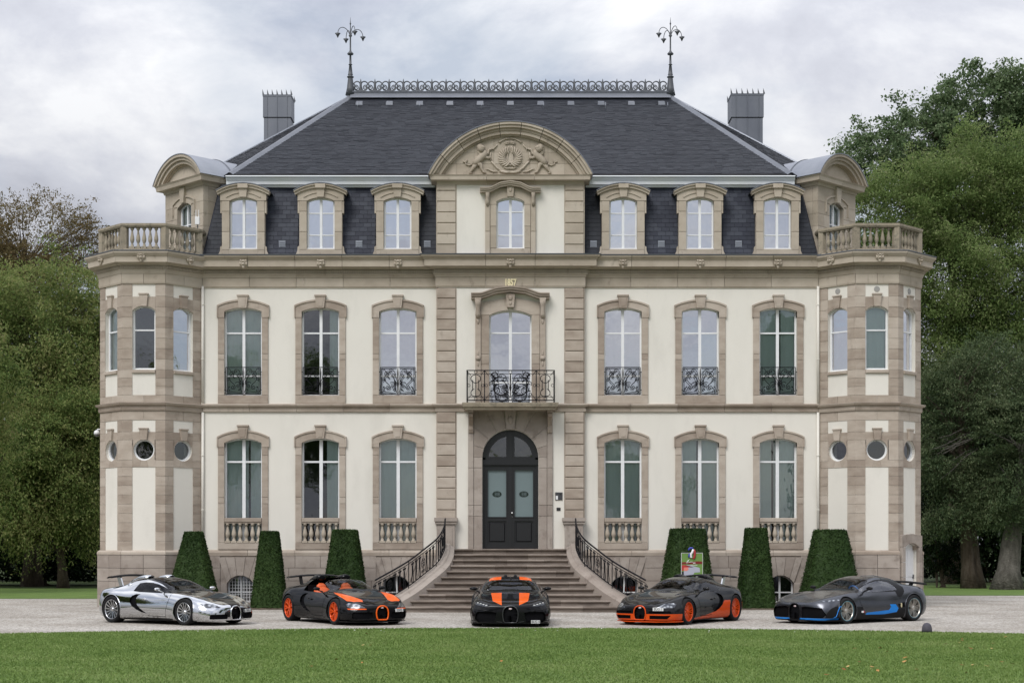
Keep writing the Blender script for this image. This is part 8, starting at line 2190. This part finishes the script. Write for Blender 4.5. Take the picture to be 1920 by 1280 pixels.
# 5: matt grey car with blue accents
D_CLINE = [(0.86,0.785),(0.66,0.845),(0.38,0.955),(0.10,1.045),(-0.16,1.105),(-0.48,1.128),(-0.78,1.10),(-0.98,1.02),(-1.06,0.92),(-1.03,0.80),(-0.93,0.70),(-0.82,0.645),(-0.74,0.66),(-0.72,0.72),(-0.70,0.80)]
D_WIN = [(0.78,0.795),(0.62,0.85),(0.36,0.95),(0.10,1.03),(-0.15,1.07),(-0.42,1.08),(-0.62,1.04),(-0.76,0.94),(-0.80,0.845),(-0.40,0.82),(0.0,0.805),(0.4,0.797)]
spec5 = dict(lip=P_GREY, lines=LN_C, main=P_GREY, rim='divo', rimmat=ALU_MID, mirrormat=MATTB, track=0.84, wheelcol=P_BLUE, mirror=(0.46, 0.90), regions=[
    ('side_window', 'side', D_WIN, DIVOGLASS, side_p, {}), ('c_line_trim', 'side', D_CLINE, MATTB, lambda c: abs(c.y) > 0.42 and c.z > 0.6, {}),
    ('windscreen', 'front', C_SCREEN, CARGLASS2, scr_p, {}),
    ('sill', 'side', [(-0.97,0.08),(0.97,0.08),(0.97,0.43),(0.72,0.43),(0.62,0.22),(-0.20,0.21),(-0.66,0.26),(-0.72,0.36),(-0.97,0.36)], MATTB, lambda c: abs(c.y) > 0.5, {}),
    ('blue_side_blade', 'side', [(0.60,0.205),(-0.20,0.215),(-0.66,0.262),(-0.72,0.36),(-0.62,0.47),(-0.40,0.47),(-0.44,0.40),(-0.36,0.32),(0.0,0.30),(0.56,0.27)], P_BLUE, lambda c: abs(c.y) > 0.5, {}),
    ('rear_duct', 'side', [(-0.74,0.37),(-0.96,0.37),(-0.96,0.52),(-0.70,0.47)], MATTB, lambda c: abs(c.y) > 0.5, dict(shift=inw(0.03), wall=True)),
    ('front_side_duct', 'front', [(0.86,0.165),(1.1,0.165),(1.1,0.46),(0.965,0.46)], MATTB, lambda c: 1.66 < c.x < 2.1, dict(both=True)),
    ('headlight', 'front', [(0.58,0.545),(0.86,0.58),(0.93,0.615),(0.91,0.635),(0.62,0.575)], LAMP, lambda c: c.x > 1.4, dict(both=True)),
    ('bonnet_vent', 'top', [(1.15,0.30),(1.62,0.40),(1.64,0.45),(1.14,0.36)], MATTB, lambda c: c.z > 0.5, dict(both=True)),
    ('bonnet_vent', 'top', [(1.12,0.66),(1.45,0.60),(1.62,0.62),(1.40,0.70)], MATTB, lambda c: c.z > 0.5, dict(both=True)),
    ('grille', 'front', C_GRILLE, MESHB, lambda c: c.x > 2.0, dict(shift=back(0.04), wall=True, ring=(MATTB, 0.014, 'grille_ring'))),
    ('front_intake', 'front', [(0.22,0.165),(0.82,0.165),(0.90,0.25),(0.80,0.42),(0.34,0.455),(0.22,0.43)], MESHB, nose, dict(both=True, shift=back(0.06), wall=True)),
    ('blue_splitter_edge', 'front', [(-1.0,0.05),(1.0,0.05),(1.0,0.155),(-1.0,0.155)], P_BLUE, lambda c: c.x > 1.66 and c.z > 0.085, {}),
    ], badge=(2.275, 0.455), wing=(-2.02, 1.02, 0.86, 0.22, MATTB, 0.0), strut=MATTB, extra=[splitter(P_BLACK, 0.98)])
def divo_extra(o):
    q = MB(); q.smooth = True; q.tube([(-0.35, 0, 1.20), (-0.9, 0, 1.19), (-1.5, 0, 1.10), (-2.05, 0, 0.98)], [0.010, 0.028, 0.03, 0.02], 8, (Vector((0, 1, 0)), 0.4)); q.build('roof_fin', P_GREY, o)
    for s in (-1, 1):
        # small tricolour strip behind the front wheel
        MB().box(0.70, 0.78, *sorted((s*0.955, s*0.962)), 0.275, 0.325).build('white_mark', WHITEP, o); MB().box(0.66, 0.70, *sorted((s*0.955, s*0.962)), 0.275, 0.325).build('red_mark', plain('mark_red', (0.4,0.03,0.03), 0.4) if 'mark_red' not in bpy.data.materials else bpy.data.materials['mark_red'], o)
        # gilt emblem in the rear duct
        g = MB()
        for z in (0.405, 0.44, 0.475): g.tube([(-0.84+0.022*math.cos(a), s*0.975, z+0.017*math.sin(a)) for a in [2*math.pi*k/8 for k in range(8)]], 0.006, 4, closed=True)
        g.build('gilt_emblem', GOLD, o)
def divo_line(o):
    for s in (-1, 1): q = MB(); q.smooth = True; q.tube([(1.88, s*0.925, 0.16), (1.80, s*0.975, 0.20), (1.755, s*0.995, 0.34), (1.70, s*1.0, 0.44), (1.62, s*0.985, 0.46)], 0.011, 6); q.build('blue_arch_line', P_BLUE, o)
spec5['extra'] += [divo_extra, divo_line]

def car_pos(px, y_ground, s, th):
    """front wheel contact seen at pixel (px, y_ground) on the side facing outwards; th = angle of the nose towards the viewer; s = -1 nose right, +1 nose left"""
    D = FPX*CAMH/(y_ground-HY); fx, fy = (px-CX)*D/FPX, D-DF
    hd = Vector((-s*math.cos(th), -math.sin(th))) ; left = Vector((-hd.y, hd.x))
    # the wheel in view stands on the side that looks at the camera
    side = left if (left.y < 0) else -left
    c = Vector((fx, fy))-hd*1.355-side*0.94
    return (c.x, c.y), math.atan2(hd.y, hd.x)
p, h = car_pos(343, 1172.0, -1, math.radians(36)); make_car('sports_car', 'mirror polished silver sports car with black bonnet and raised rear wing', p, h, VEY, spec1)
p, h = car_pos(624, 1170.7, -1, math.radians(58)); make_car('sports_car', 'open-top black sports car with orange front wings, seats and wheels', p, h, VEY, spec2)
make_car('sports_car', 'black sports car with two orange stripes parked nose-on before the steps', (0.0, (40.35-DF)+1.355), math.radians(-90), CHI, spec3)
p, h = car_pos(1293, 1170.7, 1, math.radians(57)); make_car('sports_car', 'black closed sports car with red-orange lower body and wheels', p, h, VEY, spec4)
p, h = car_pos(1587.5, 1169.0, 1, math.radians(38.5)); make_car('sports_car', 'matt grey sports car with bright blue splitter and side blades', p, h, CHI, spec5)
